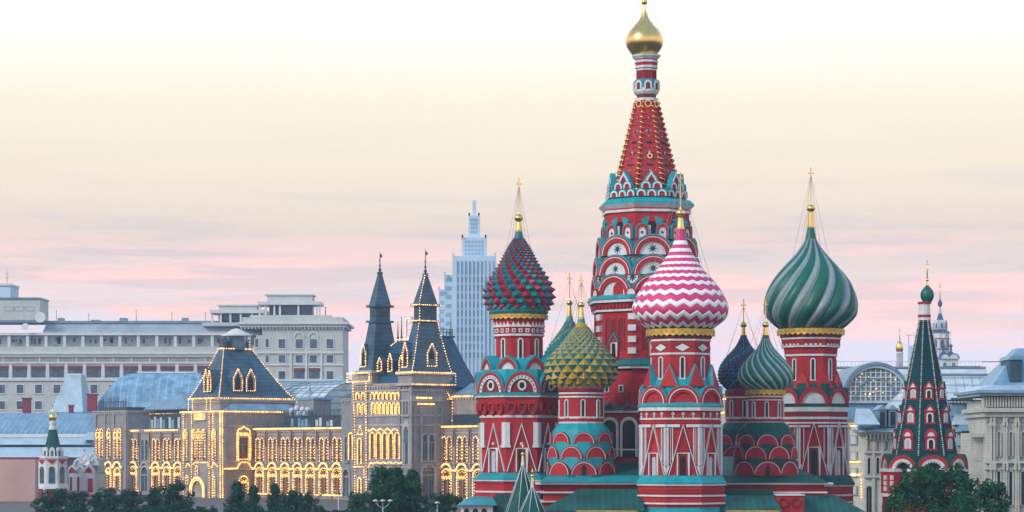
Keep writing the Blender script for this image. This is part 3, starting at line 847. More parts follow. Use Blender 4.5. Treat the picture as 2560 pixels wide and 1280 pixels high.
low_tower(1453, 239.5, 3, 'low round tower under the dome of gold studs on teal', 'teal', None, (964, 1062, 55),
    None, ('spike_gold', [(806, 10), (815, 15), (823, 20)]),
    ((747, 762, 8.5, 768, 796, 4.5, 8), dict(cross=688, wires=(900, 76), cap=('teal', [(794, 8), (808, 10.5)]))),
    lambda T: T.dome_spikes([(818, 19), (832, 28), (846, 38), (860, 48.5), (874, 60), (888, 71), (900, 78.5), (912, 83), (924, 84.5), (936, 84), (946, 80), (955, 74), (964, 63)], 18, 12, lambda i, j: 'spike_gold', ratio=1.05, lower='dome_teal', grow=1.2),
    [(1058, 57), (1064, 62), (1074, 70), (1086, 76), (1107, 79), (1146, 82), (1190, 84), (1204, 84)],
    [(1109, 27, 29, 73, VIS, 4), (1147, 29, 32, 76, HALF, 4), (1187, 33, 34, 80, VIS, 4)],
    [('cornice', 'stone_light', 963, 972, 60), ('string_course', 'red', 972, 978, 58.5), ('string_course', 'white', 982, 986, 57.5), ('string_course', 'white', 991, 995, 57), ('string_course', 'white', 1042, 1047, 56.5), ('string_course', 'white', 1055, 1061, 57.5)], (999, 1043, 6))
low_tower(1914, 243, -2, 'low round tower under the dome of fine green and white swirls', 'green_roof', (974, 989, 50, 24), (984, 1062, 44),
    None, ('dome_green', [(838, 8), (850, 10)]),
    ((800, 812, 8.5, 818, 841, 4.5, 7), dict(cross=748, wires=(920, 62), cap=('dome_green', [(839, 7.5), (848, 10)]), seed=15)),
    lambda T: T.dome_gores([(846, 9.5), (858, 15), (870, 22), (884, 34), (898, 47), (910, 57), (922, 64.5), (934, 69), (945, 70), (955, 67.5), (964, 60), (972, 50), (976, 44)], 17, -105, 'swirl_green', 'swirl_white', depth=.045, sub=4, ease=.8),
    [(1056, 47), (1064, 56), (1074, 64), (1088, 70), (1112, 73), (1148, 77), (1190, 80), (1204, 80)],
    [(1114, 28, 29, 67, VIS, 4), (1148, 30, 34, 71, HALF, 4), (1188, 35, 37, 75, VIS, 4)],
    [('string_course', 'white', 990, 994, 46.5), ('string_course', 'white', 999, 1002, 45.5), ('string_course', 'white', 1043, 1048, 46), ('string_course', 'white', 1055, 1061, 47.5)], (1004, 1044, 5.5))
low_tower(1424, 258, 0, 'hidden rear tower under a dome of teal and gold studs', 'teal_deep', None, (880, 1062, 50),
    None, ('teal', [(793, 7), (808, 11)]),
    ((745, 757, 8, 764, 793, 4.5, 8), dict(cross=683, wires=(900, 70), cap=('teal', [(790, 8), (802, 10)]), seed=40)),
    lambda T: T.dome_spikes([(804, 11), (816, 17), (830, 26), (846, 37), (862, 48), (878, 57), (892, 62), (904, 63), (916, 60), (926, 52), (932, 44)], 20, 7, lambda i, j: 'spike_gold' if (j - (i // 2)) % 3 == 0 else 'dome_teal', ratio=1.1, lower='dome_teal'),
    [(1058, 52), (1090, 66), (1190, 78), (1204, 78)], [(1188, 33, 34, 76, (-45, 0), 4)],
    [('string_course', 'white', 985, 990, 53)], (999, 1043, 6), (-45, 0))
low_tower(1859, 262, -2, 'shaded rear tower under a dome of dark blue and crimson twists', 'green_roof', None, (972, 1062, 44),
    None, ('dome_blue', [(838, 8), (850, 10)]),
    ((800, 812, 8.5, 818, 841, 4.5, 7), dict(cross=750, wires=(920, 60), cap=('dome_blue', [(839, 7.5), (848, 10)]), seed=35)),
    lambda T: T.dome_spikes([(846, 9.5), (856, 14), (868, 21), (882, 33), (896, 45), (908, 53), (920, 58.5), (932, 61), (944, 61), (954, 57), (964, 49), (972, 42)], 24, 5, lambda i, j: ('dome_blue', 'dome_blue', 'dome_teal', 'dome_blue', 'dome_wine', 'dome_blue')[(j - (i // 2)) % 6], ratio=1.0, skew=2.5),
    [(1056, 47), (1074, 64), (1112, 73), (1190, 80), (1204, 80)], [(1114, 28, 29, 67, VIS, 4), (1148, 30, 34, 71, HALF, 4)],
    [('cornice', 'red_dark', 976, 990, 47), ('string_course', 'white', 992, 996, 46.5), ('string_course', 'white', 1043, 1048, 46), ('string_course', 'white', 1055, 1061, 47.5)], (1000, 1044, 5.5))
# ---- the great central tower with its tent roof
def star(b, k, x, z, r, y, mat='star_green'):
    pts = []
    for i in range(16):
        a = PI * i / 8; q = r if i % 2 == 0 else r * .34; pts.append(((x + q * math.sin(a)) * k, z + q * k * math.cos(a)))
    b.prism(pts, y * k, y * k + .06, mat)
def tower_tent():
    T = Tower(1616, 250, 4.5)
    T.ring('chapel_tower', 'red', [(535, 108), (600, 109), (742, 132), (760, 134), (905, 134), (1010, 139), (1343, 150)])
    tag(T.body, 'tall octagonal central tower under the red tent roof and small gold dome')
    k = T.s
    # tent roof: eight plain faces
    T.ring('tent_roof', 'tent_red', [(250, 27), (340, 48), (505, 89)])
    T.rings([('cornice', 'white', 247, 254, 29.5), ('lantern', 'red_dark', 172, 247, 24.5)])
    T.ring('balcony', 'white', [(202, 31), (224, 32), (230, 33), (235, 30), (238, 27)])
    T.ring('balcony_roof', 'teal', [(200, 28), (203, 32.5), (206, 32.5)])
    T.ring('cornice', 'white', [(139, 37), (143, 36), (148, 31), (150, 29)])
    T.rings([('neck', 'red', 150, 172, 28), ('string_course', 'white', 153, 158, 30), ('string_course', 'white', 166, 172, 29)])
    b = MB()
    for x in (0,):
        o = arch(x, T.z(226), 9.5 * k, 22 * k, 8, spring=12 * k); i = arch(x, T.z(226), 5.5 * k, 17 * k, 8, spring=10 * k)
        b.strip(o, i, -3 * k, .1, 'white'); b.prism(i, -1 * k, .1, 'red_dark'); b.box(-12 * k, -9.5 * k, -1.2 * k, .1, T.z(222), T.z(206), 'teal'); b.box(9.5 * k, 12 * k, -1.2 * k, .1, T.z(222), T.z(206), 'teal')
    T.put('niche', b, VIS, 32 * .938)
    b = MB()
    for x in (-9, -3, 3, 9): b.box((x - 1.1) * k, (x + 1.1) * k, -1.3 * k, .1, T.z(203), T.z(174), 'red')
    b.box(-9.5 * k, 9.5 * k, -2 * k, .1, T.z(178), T.z(174), 'white')
    T.put('wall_ornament', b, VIS, 24.5 * .938)
    # gilded crockets that wind down the eight arrises, gilt scallops at the head
    def hw(py): return 27 + (py - 250) * (21 / 90.0) if py < 340 else 48 + (py - 340) * (41 / 165.0)
    for a in (-112.5, -67.5, -22.5, 22.5, 67.5, 112.5):
        b = MB(); pts = []; n = 160
        for i in range(n):
            py = 258 + (492 - 258) * i / n; w = 4.0 + .012 * (py - 258); ph = 2 * PI * i / 9.0
            pts.append((w * k * math.sin(ph), -(hw(py) / .985 + 1.5 + w * .75 * math.cos(ph)) * k, T.z(py)))
        b.tube(pts, .075, 'gold', 4)
        b.build('gilded_crockets', T.body, Wm=Matrix.Translation((T.x, T.Y, 0)) @ Matrix.Rotation(T.beta + R(a), 4, 'Z'))
        b = MB(); b.tube([(0, -(hw(py) / .985 + .4) * k, T.z(py)) for py in (255, 340, 495)], .10, 'red', 5)
        b.build('tent_rib', T.body, Wm=Matrix.Translation((T.x, T.Y, 0)) @ Matrix.Rotation(T.beta + R(a), 4, 'Z'))
    for a in VIS:
        b = MB()
        o = [(8.5 * k * math.cos(2 * PI * i / 16), T.z(263) + 8.5 * k * math.sin(2 * PI * i / 16)) for i in range(16)]; i_ = [(p[0] * .7, T.z(263) + (p[1] - T.z(263)) * .7) for p in o]
        b.strip(o, i_, -1.5 * k, .05, 'gold', True)
        T.put('gilded_ring', b, [a], hw(263) * .95 + 2)
        # coloured tiles and small stars laid into the tent's faces
        b = MB(); tilt = Matrix.Rotation(math.atan(41 / 165.0 * .94), 4, 'X')
        ys = [(300, 2.6), (318, 2), (333, 3.6), (346, 2), (361, 4.2), (374, 2.2), (388, 4), (402, 2.2), (418, 3.6), (433, 2.4), (450, 3)]
        for q, (py, r_) in enumerate(ys):
            yy = -(hw(py) * .938 / .985 + .6) * k
            w = hw(py) * .2
            for x in ((0, -w * 1.0, w * 1.0) if q % 2 else (0, -w * .5, w * .5)):
                m = ('pane_grey', 'star_green', 'dome_blue')[(q + int(abs(x) * 3)) % 3]
                c = Vector((x * k, yy, T.z(py))); rr = r_ * k * (1.15 if x else 1.5)
                v = [c + Vector((rr * (1 if i % 2 == 0 else .45) * math.sin(PI * i / 4), 0, rr * (1 if i % 2 == 0 else .45) * math.cos(PI * i / 4))) for i in range(8)] + [c + Vector((0, -.09, 0))]
                b.add(v, [(i, (i + 1) % 8, 8) for i in range(8)], m)
        T.put('tile_inlay', b, [a], 0)
    b = MB(); n = 20; zc = T.z(397)
    o = [(7 * k * math.cos(2 * PI * i / n), zc + 7 * k * math.sin(2 * PI * i / n)) for i in range(n)]; i_ = [(p[0] * .5, zc + (p[1] - zc) * .5) for p in o]
    b.strip(o, i_, -.28, .12, 'gold', True); b.prism(i_, -.12, .1, 'red_dark'); T.put('gilded_ring', b, [0], hw(397) * .96)
    # small gables about the foot of the tent
    def small(b, x, base, r, y=0, ring_='white', inn='red'):
        M0 = b.M; b.M = Matrix.Translation((0, y * k, 0))
        o = arch(x * k, T.z(base), r * k, r * 1.45 * k, 10, spring=r * .45 * k); i_ = arch(x * k, T.z(base), r * .66 * k, r * 1.05 * k, 10, spring=r * .40 * k)
        b.strip([(p[0] * 1, p[1]) for p in arch(x * k, T.z(base), (r + 1.6) * k, (r * 1.45 + 2) * k, 10, spring=r * .45 * k)], o, -2.5 * k, 9 * k, 'teal')
        b.strip(o, i_, -3 * k, 6 * k, ring_); b.prism(i_, -.6 * k, 4 * k, inn); b.M = M0
    b = MB()
    b.prism([(-36 * k, T.z(504)), (-36 * k, T.z(484)), (-22 * k, T.z(470)), (-14 * k, T.z(452)), (0, T.z(434)), (14 * k, T.z(452)), (22 * k, T.z(470)), (36 * k, T.z(484)), (36 * k, T.z(504))], 4 * k, 18 * k, 'teal')
    for x in (-26, 0, 26): small(b, x, 499, 11)
    for x in (-14, 14): small(b, x, 480, 11.5, 1.5)
    o = [(-15 * k, T.z(462)), (-10 * k, T.z(452)), (-4 * k, T.z(445)), (0, T.z(436)), (4 * k, T.z(445)), (10 * k, T.z(452)), (15 * k, T.z(462))]
    i_ = [(-9.5 * k, T.z(462)), (-6 * k, T.z(455)), (-2.5 * k, T.z(450)), (0, T.z(446)), (2.5 * k, T.z(450)), (6 * k, T.z(455)), (9.5 * k, T.z(462))]
    b.strip(o, i_, 2 * k, 12 * k, 'white'); b.prism(i_, 3.4 * k, 10 * k, 'red')
    for x in (-3.6, 3.6): b.prism(arch(x * k, T.z(466), 3.2 * k, 13 * k, 6, spring=9 * k), 2.5 * k, 10 * k, 'red_dark')
    T.put('tent_gables', b, VIS, 102 * .938)
    # cornice under the tent
    T.ring('skirt_roof', 'teal', [(500, 96), (506, 112), (515, 121), (518, 121)])
    T.ring('cornice', 'white', [(518, 122), (521, 119), (526, 114), (528, 112)])
    T.rings([('string_course', 'red', 528, 532, 112), ('string_course', 'white', 532, 538, 113.5)])
    ap = 108.5 * .938
    for a in VIS:
        b = MB()
        o = lancet(0, T.z(606), 17 * k, 56 * k, 6, .9); i_ = lancet(0, T.z(606), 10.5 * k, 44 * k, 6, .9)
        b.strip(o, i_, -5 * k, .1, 'red'); b.prism(i_, -1.2 * k, .1, 'glass_dark'); b.box(-10 * k, -3 * k, -3 * k, 0, T.z(606), T.z(572), 'pane_grey')
        for sx in (-1, 1): b.prism([(sx * 12 * k, T.z(572)), (sx * 28 * k, T.z(562)), (sx * 24 * k, T.z(556)), (sx * 6 * k, T.z(550))], -6 * k, .1, 'teal')
        T.put('window', b, [a], ap)
    def whitegable(b, x):
        T_ = arch(x * k, T.z(606), 14 * k, 37 * k, 10, spring=21 * k); i_ = arch(x * k, T.z(606), 9.5 * k, 30 * k, 10, spring=19 * k)
        b.strip(arch(x * k, T.z(606), 16 * k, 40 * k, 10, spring=21 * k), T_, -5 * k, 14 * k, 'teal')
        b.strip(T_, i_, -5.5 * k, 8 * k, 'red'); b.prism(i_, -3 * k, 6 * k, 'white'); 
        zc = T.z(590); b.prism([(x * k + 3.2 * k * math.sin(PI * q / 4), zc + 3.6 * k * math.cos(PI * q / 4)) for q in range(8)], -3.8 * k, .1, 'star_green')
    b = MB(); whitegable(b, -25); whitegable(b, 25); T.put('small_gable', b, VIS, 112 * .938)
    # three rows of great gables
    def tier(base, w, h, ap_, infill, extra=None, back=22):
        b = MB(); T.kok(b, 0, base, w, h, [(.93, 6, 'red'), (.885, 6.4, 'white'), (.68, 5.2, 'red')], infill, back=back, over=3.5, infill_d=.4)
        if extra: extra(b)
        T.put('gable_arch', b, VIS, ap_)
    tier(645, 48, 47, 117, 'white', lambda b: star(b, k, 0, T.z(630), 13, -1.2))
    tier(694, 50, 47, 124, 'white', lambda b: star(b, k, 0, T.z(679), 12, -1.2))
    def door(b):
        b.prism(arch(12 * k, T.z(746), 15 * k, 32 * k, 10, spring=17 * k), -1.5 * k, .2, 'red')
    tier(746, 52, 52, 129, 'white', door)
    def roundel(py, r, ap_):
        b = MB(); n = 20; zc = T.z(py)
        def circ(q): return [(q * k * math.cos(2 * PI * i / n), zc + q * k * math.sin(2 * PI * i / n)) for i in range(n)]
        b.strip(circ(r + 2), circ(r), -4 * k, 14 * k, 'teal', True); b.strip(circ(r), circ(r * .76), -5 * k, 10 * k, 'red', True); b.prism(circ(r * .76), -2 * k, 8 * k, 'white'); star(b, k, 0, zc, r * .62, -3)
        T.put('roundel', b, HALF, ap_)
    roundel(662, 14, 118); roundel(702, 19, 130)
    T.ring('skirt_roof', 'teal', [(596, 104), (648, 117), (650, 121), (697, 124), (699, 128), (742, 130), (744, 148), (752, 152), (755, 152)])
    b = MB(); o = arch(0, T.z(746), 10 * k, 16 * k, 8, spring=6 * k)
    b.prism(o, -4 * k, 8 * k, 'white'); b.strip(arch(0, T.z(746), 13.5 * k, 20 * k, 8, spring=6 * k), o, -5 * k, 12 * k, 'red'); T.put('small_gable', b, HALF, 143)
    T.rings([('cornice', 'white', 755, 762, 150), ('string_course', 'white', 779, 784, 141)])
    T.ring('corbel_band', 'red_dark', [(762, 146), (780, 138)])
    b = MB()
    for i in range(9): x = -44 + 11 * i; b.box((x - 3) * k, (x + 3) * k, -5 * k, 0, T.z(778), T.z(764), 'red')
    T.put('corbels', b, VIS, 138 * .938)
    # rusticated corners, ogee panels and small pedimented windows of the lower octagon
    for a in HALF:
        for py in (790, 818, 846, 874):
            b = MB(); b.box(-10 * k, 10 * k, -5 * k, .6, T.z(py + 15), T.z(py), 'white'); T.put('quoin', b, [a], 134 / .985 - 2)
    for a in VIS:
        b = MB()
        for x in (-21, 0, 21):
            o = lancet(x * k, T.z(880), 9.5 * k, 84 * k, 6, 1.3); i_ = lancet(x * k, T.z(880), 7 * k, 78 * k, 6, 1.3)
            b.strip(o, i_, -2.6 * k, .1, 'red'); b.prism(i_, -.4 * k, .1, 'red_dark')
        T.put('wall_ornament', b, [a], 134 * .938)
        b = MB()
        b.prism([(-12 * k, T.z(858)), (0, T.z(838)), (12 * k, T.z(858)), (12 * k, T.z(900)), (-12 * k, T.z(900))], -5 * k, .1, 'red'); b.line([(-14 * k, T.z(860)), (0, T.z(838)), (14 * k, T.z(860))], 3 * k, -8 * k, 0, 'teal')
        b.line([(-8 * k, T.z(895)), (-8 * k, T.z(862)), (8 * k, T.z(862)), (8 * k, T.z(895))], 3 * k, -6.5 * k, 0, 'white'); b.box(-6.5 * k, 6.5 * k, -5.5 * k, 0, T.z(896), T.z(864), 'glass_dark')
        T.put('window', b, [a], 134 * .938)
    T.ring('skirt_roof', 'teal_deep', [(900, 134), (905, 144), (916, 150), (919, 150)])
    T.rings([('string_course', 'white', 919, 925, 147)])
    b = MB()
    for x in (-22, 22): T.rect(b, x - 7, x + 7, 965, 983, 2.5, 'white'); T.rect(b, x - 4, x + 4, 968, 981, 3.0, 'glass_dark')
    T.put('window', b, VIS, 138 * .938)
    # gold dome
    tab = [(12, 2.2), (26, 4.2), (40, 8.5), (52, 15), (62, 23), (72, 32), (82, 40), (92, 45), (101, 47), (111, 46.5), (120, 43), (129, 37), (138, 30)]
    b = MB(); pr = spline(tab, 40); b.lathe(T.prof([(p[0], p[1]) for p in pr], 1), 40, 'gold', X(1611, 250), T.Y, smooth=True); b.build('onion_dome', T.body)
    T.x = X(1611, 250)
    b = MB(); b.ball((T.x, T.Y, T.z(5)), 7.5 * k, 'gold', 18); b.tube([(T.x, T.Y, T.z(0)), (T.x, T.Y, T.z(-78))], .06, 'gold', 6)
    b.box(T.x - .5, T.x + .5, T.Y - .05, T.Y + .05, T.z(-52), T.z(-56), 'gold'); b.build('cross', T.body)
    b = MB()
    for i in range(6):
        a = R(15 + 60 * i); b.tube([(T.x, T.Y, T.z(-50)), (T.x + 40 * k * math.sin(a), T.Y - 40 * k * math.cos(a), T.z(86))], .016, 'wire', 3)
    b.build('guy_wire', T.body)
tower_tent()

# ---- the gallery and roofs that tie the towers together
def gallery():
    Yg = 240.0; k = Yg / F
    def at(px, Y=Yg): return X(px, Y)
    def block(x0, x1, Y, r0, r1, nm):
        b = MB(); b.box(X(x0, Y), X(x1, Y), Y, 268, 0, Z(1206, Y), 'red'); wl = b.build('gallery_wall', cathedral)
        b = MB(); b.frustum((X(x0 - 10, Y), X(x1 + 8, Y), Y - 1.0, 269), (X(x0 + 14, Y), X(x1 - 14, Y), Y + 1.6, 266), Z(1206, Y), Z(1189, Y), nm)
        b.frustum((X(x0 + 20, Y), X(x1 - 18, Y), Y + 1.9, 266), (X(r0, Y), X(r1, Y), Y + 11, 258), Z(1189, Y) + .01, Z(1142, Y), 'green_seam'); b.build('gallery_roof', wl)
        for t, bt, o in ((1206.5, 1211, .8), (1229, 1233, .3), (1252, 1256, .3)):
            b = MB(); b.box(X(x0, Y) - o, X(x1, Y) + o, Y - o, 268 + o, Z(bt, Y), Z(t, Y), 'white'); b.build('string_course', wl)
    block(1360, 1640, 235.4, 1500, 1640, 'teal'); block(1770, 2060, 239.2, 1790, 1960, 'green_roof')
    # arcade of the court between the towers
    for cx in (1524, 1572):
        b = MB(); Y0 = 243.5; kk = Y0 / F
        x = X(cx, Y0); zb = Z(1142, Y0)
        o = arch(0, zb, 22 * kk, 100 * kk, 14, spring=78 * kk); i_ = arch(0, zb, 16 * kk, 92 * kk, 14, spring=76 * kk)
        b.box(-24 * kk, 24 * kk, .3, 1.2, zb - 1.6, zb + 120 * kk, 'red')
        b.strip(o, i_, -.1, .5, 'white'); b.prism(i_, .1, .4, 'glass_dark')
        b.box(-24 * kk, 24 * kk, -.25, .4, zb + 110 * kk, zb + 116 * kk, 'white'); b.box(-24 * kk, 24 * kk, -.15, .4, zb + 16 * kk, zb + 20 * kk, 'white')
        b.prism([(-20 * kk, zb + 116 * kk), (0, zb + 138 * kk), (20 * kk, zb + 116 * kk)], -.3, 2, 'teal_deep'); b.prism([(-12 * kk, zb + 117 * kk), (0, zb + 131 * kk), (12 * kk, zb + 117 * kk)], -.45, 1, 'red_dark')
        b.build('arcade_bay', cathedral, Wm=Matrix.Translation((x, Y0, 0)))
    b = MB(); Y0 = 243.6
    b.frustum((X(1500, Y0), X(1600, Y0), Y0 + .2, Y0 + 6), (X(1500, Y0), X(1600, Y0), Y0 + 4, Y0 + 6), Z(1028, Y0), Z(998, Y0), 'teal_deep'); b.build('arcade_roof', cathedral)
    # lower porch roofs in front
    def porch(x0, x1, x2, x3, ytop, ybot, Y, mat, name='porch_roof', depth=6):
        b = MB(); b.frustum((X(x0, Y), X(x3, Y), Y, Y + depth), (X(x1, Y), X(x2, Y), Y + depth * .45, Y + depth), Z(ybot, Y), Z(ytop, Y), mat); return b.build(name, cathedral)
    porch(1352, 1452, 1604, 1612, 1224, 1277, 231.5, 'green_seam')
    b = MB(); b.box(X(1362, 231.5), X(1608, 231.5), 232, 238, 0, Z(1279, 231.5), 'white'); b.build('porch_wall', cathedral)
    b = MB(); b.box(X(1440, 231.5), X(1592, 231.5), 231.3, 231.48, Z(1279.5, 231.5), Z(1276, 231.5), 'gold_paint'); b.build('eaves_trim', cathedral)
    porch(1800, 1812, 1940, 1958, 1240, 1277, 232.5, 'green_seam')
    b = MB(); b.box(X(1812, 233), X(1942, 233), 236.5, 239, Z(1240, 233), Z(1226, 233), 'green_roof'); b.build('porch_roof', cathedral)
    b = MB(); b.box(X(1804, 232.5), X(1956, 232.5), 233, 239, 0, Z(1279, 232.5), 'white'); b.build('porch_wall', cathedral)
    b = MB(); b.box(X(1815, 232.5), X(1950, 232.5), 232.3, 232.48, Z(1279.5, 232.5), Z(1276, 232.5), 'gold_paint'); b.build('eaves_trim', cathedral)
    # brick stair block with two round bosses
    b = MB(); Y0 = 234.5; kk = Y0 / F
    b.box(X(1942, Y0), X(2010, Y0), Y0, 240, 0, Z(1236, Y0), 'red'); b.box(X(1940, Y0), X(2012, Y0), Y0 - .15, 240.2, Z(1239, Y0), Z(1235.9, Y0), 'white')
    for cx in (1958, 1990):
        o = [(X(cx, Y0) + 13 * kk * math.cos(2 * PI * i / 18), Z(1256, Y0) + 13 * kk * math.sin(2 * PI * i / 18)) for i in range(18)]; i_ = [(X(cx, Y0) + 9 * kk * math.cos(2 * PI * i / 18), Z(1256, Y0) + 9 * kk * math.sin(2 * PI * i / 18)) for i in range(18)]
        b.strip(o, i_, Y0 - .16, Y0 + .1, 'red_dark', True)
    b.build('stair_block', cathedral)
    porch(1985, 2010, 2100, 2165, 1240, 1280, 236, 'green_seam')
    b = MB(); b.box(X(1995, 236), X(2140, 236), 236.5, 242, 0, Z(1281, 236), 'red'); b.build('porch_wall', cathedral)
    # the corner of the covered walk on the left
    Y0 = 238.0
    porch(1143, 1175, 1230, 1244, 1244, 1263, Y0, 'teal', depth=8)
    b = MB(); kk = Y0 / F
    b.box(X(1152, Y0), X(1232, Y0), Y0 + .6, Y0 + 8, 0, Z(1263, Y0), 'white')
    for cx in (1166, 1188, 1210): b.prism(arch(X(cx, Y0), Z(1283, Y0), 7 * kk, 12 * kk, 8), Y0 + .52, Y0 + .8, 'glass_dark')
    b.box(X(1148, Y0), X(1236, Y0), Y0 + .35, Y0 + 8.2, Z(1266, Y0), Z(1263, Y0) - .003, 'white'); b.build('porch_wall', cathedral)
    porch(1216, 1240, 1352, 1360, 1236, 1290, 239, 'green_seam', depth=6)
    b = MB(); b.box(X(1240, 239), X(1360, 239), 240, 244, 0, Z(1290, 239), 'red'); b.build('porch_wall', cathedral)
    # two little tent roofs over the stair porches, dark green with white ribs
    for px, ap_, fin_t, base_hw, base_y, Y in ((1307, 1163, 1106, 47, 1290, 232), (1331, 1218, 1170, 42, 1300, 226)):
        T = Tower(px, Y, 8); kk = T.s
        b = MB(); b.lathe(T.prof([(ap_, 2.5), (base_y, base_hw)]), 8, 'green_roof', T.x, T.Y, T.beta + PI / 8)
        tent = b.build('porch_tent', cathedral); T.body = tent
        T.ring('tent_base', 'white', [(base_y, base_hw - 4), (1343, base_hw - 4)])
        for i in range(8):
            a = T.beta + PI / 8 + PI / 4 * i
            b = MB(); b.tube([(T.x + 2.6 * kk * math.sin(a), T.Y - 2.6 * kk * math.cos(a), T.z(ap_)), (T.x + (base_hw + 1) * kk * math.sin(a), T.Y - (base_hw + 1) * kk * math.cos(a), T.z(base_y))], .032, 'white', 4); b.build('tent_rib', tent)
        b = MB(); b.lathe(T.prof([(ap_ - 12, 3.2), (ap_ + 1, 5)]), 12, 'white' if px < 1320 else 'white', T.x, T.Y, smooth=True)
        b.lathe(T.prof([(ap_ - 24, 3), (ap_ - 12, 4)]), 12, 'gold', T.x, T.Y, smooth=True); b.ball((T.x, T.Y, T.z(ap_ - 28)), 4.6 * kk, 'gold', 12)
        b.tube([(T.x, T.Y, T.z(ap_ - 30)), (T.x, T.Y, T.z(fin_t))], [.075, .05], 'gold', 6); b.box(T.x - .18, T.x + .18, T.Y - .03, T.Y + .03, T.z(fin_t + 9), T.z(fin_t + 7), 'gold')
        b.build('finial', tent)
gallery()

# ------------------------------------------------------------------ the bell tower
def bell_tower():
    global cathedral
    T = Tower(2311, 246, 3)
    root = thing('bell_tower', 'separate bell tower with a tall dark green tent roof studded with red dormers', 'bell tower', (T.x, T.Y, 0)); T.root = root
    k = T.s
    T.body = None
    T.ring('base', 'red', [(1240, 104), (1343, 108)]); body = T.body; T.body = root
    # eight corner piers with openings between
    for i in range(8):
        a = T.beta + PI / 8 + PI / 4 * i
        b = MB(); b.box(-22 * k, 22 * k, -3 * k, 20 * k, T.z(1240), T.z(1182), 'red')
        for sx in (-1, 1):
            for py in (1188, 1202, 1216): b.box(sx * 14 * k - 5 * k, sx * 14 * k + 5 * k, -7 * k, -2.9 * k, T.z(py + 11), T.z(py), 'white')
        b.box(-24 * k, 24 * k, -5 * k, 21 * k, T.z(1241), T.z(1233), 'white')
        b.box(-23 * k, 23 * k, -5 * k, 20.5 * k, T.z(1182), T.z(1179), 'red'); b.box(-23.5 * k, 23.5 * k, -6 * k, 20.6 * k, T.z(1179) + .002, T.z(1171), 'white')
        b.build('pier', root, Wm=Matrix.Translation((T.x, T.Y, 0)) @ Matrix.Rotation(a, 4, 'Z') @ Matrix.Translation((0, -102 * k, 0)))
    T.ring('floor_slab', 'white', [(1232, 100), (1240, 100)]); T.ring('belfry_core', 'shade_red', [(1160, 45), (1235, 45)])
    b = MB()
    o = arch(0, T.z(1172), 40 * k, 34 * k, 16); m_ = arch(0, T.z(1172), 31 * k, 25.5 * k, 16); i_ = arch(0, T.z(1172), 24 * k, 19 * k, 16)
    b.strip(arch(0, T.z(1172), 43 * k, 37.5 * k, 16), o, -5 * k, 34 * k, 'green_roof'); b.strip(o, m_, -5 * k, 8 * k, 'red'); b.strip(m_, i_, -3.4 * k, 8 * k, 'white')
    for q in range(9):                       # dog-tooth under the arch
        t = R(14 + 152 * q / 8); c = Vector((22 * k * math.cos(t), 0, T.z(1172) + 17.4 * k * math.sin(t))); b.box(c.x - 1.6 * k, c.x + 1.6 * k, -3 * k, 6 * k, c.z - 1.8 * k, c.z + 1.8 * k, 'white')
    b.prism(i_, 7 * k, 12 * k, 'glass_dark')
    T.put('gable_arch', b, VIS, 103 * .93)
    for a in VIS:
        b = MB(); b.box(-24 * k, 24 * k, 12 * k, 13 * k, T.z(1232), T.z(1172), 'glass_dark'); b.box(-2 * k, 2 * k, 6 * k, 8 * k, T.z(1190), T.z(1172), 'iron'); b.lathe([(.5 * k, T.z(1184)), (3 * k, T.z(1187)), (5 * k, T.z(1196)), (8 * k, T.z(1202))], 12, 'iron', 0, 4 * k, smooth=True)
        T.put('bell_opening', b, [a], 103 * .93)
    def hw(py): return 13 + (py - 800) * (70 / 342.0)
    T.ring('tent_roof', 'tent_teal', [(800, 13), (1142, 83), (1150, 96)])
    MATS_ = 'dome_white'
    for a in HALF + (-112.5, 112.5):
        b = MB(); py = 804
        while py < 1144:
            r_ = (hw(py) / .985 + .6) * k; b.ball((0, -r_, T.z(py)), 2.0 * k, 'hotel_trim' if int(py / 5.5) % 3 else 'gold_paint', 6); py += 5.4
        b.build('tent_rib', root, Wm=Matrix.Translation((T.x, T.Y, 0)) @ Matrix.Rotation(T.beta + R(a), 4, 'Z'))
    # dormers, three rows
    for row, (pt, ps, pb, w) in enumerate(((953, 970, 996, 11), (1012, 1028, 1057, 12.5), (1072, 1092, 1122, 13.5))):
        for a in VIS:
            apb = hw(pb) * .938; d = 22
            b = MB(); yb = 14 * k
            b.box(-w * k, w * k, -2 * k, yb, T.z(pb), T.z(ps), 'red')
            if row < 2: g = [(-(w + 3) * k, T.z(ps)), (0, T.z(pt)), ((w + 3) * k, T.z(ps))]; g2 = [(-w * .62 * k, T.z(ps - 1)), (0, T.z(pt + 6)), (w * .62 * k, T.z(ps - 1))]
            else: g = lancet(0, T.z(ps), (w + 3) * k, T.z(pt) - T.z(ps), 5, 1.2); g2 = arch(0, T.z(ps - 1), w * .66 * k, 10 * k, 8)
            b.prism(g, -4 * k, yb, 'red', 'green_roof'); b.prism(g2, -4.9 * k, 0, 'white')
            b.box(-(w + 1.5) * k, (w + 1.5) * k, -4 * k, yb, T.z(pb + 4), T.z(pb), 'red'); b.box(-(w + 1.5) * k, (w + 1.5) * k, -4.2 * k, 0, T.z(ps + 2.5), T.z(ps), 'red')
            o = arch(0, T.z(pb), w * .68 * k, T.z(ps + 4) - T.z(pb), 8, spring=(pb - ps - 4 - w * .5) * k); i_ = arch(0, T.z(pb) + .02, w * .42 * k, T.z(ps + 8) - T.z(pb), 8, spring=(pb - ps - 8 - w * .4) * k)
            b.strip(o, i_, -3.6 * k, 0, 'white'); b.prism(i_, -2.4 * k, 0, 'glass_dark' if a == 0 else 'pane_grey')
            T.put('dormer', b, [a], apb - 2)
    T.ring('lantern', 'white', [(757, 14), (800, 14)], 12)
    T.rings([('string_course', 'red', 755, 760, 16.5, 12), ('string_course', 'red', 787, 793, 16, 12), ('string_course', 'white', 796, 801, 17, 12)])
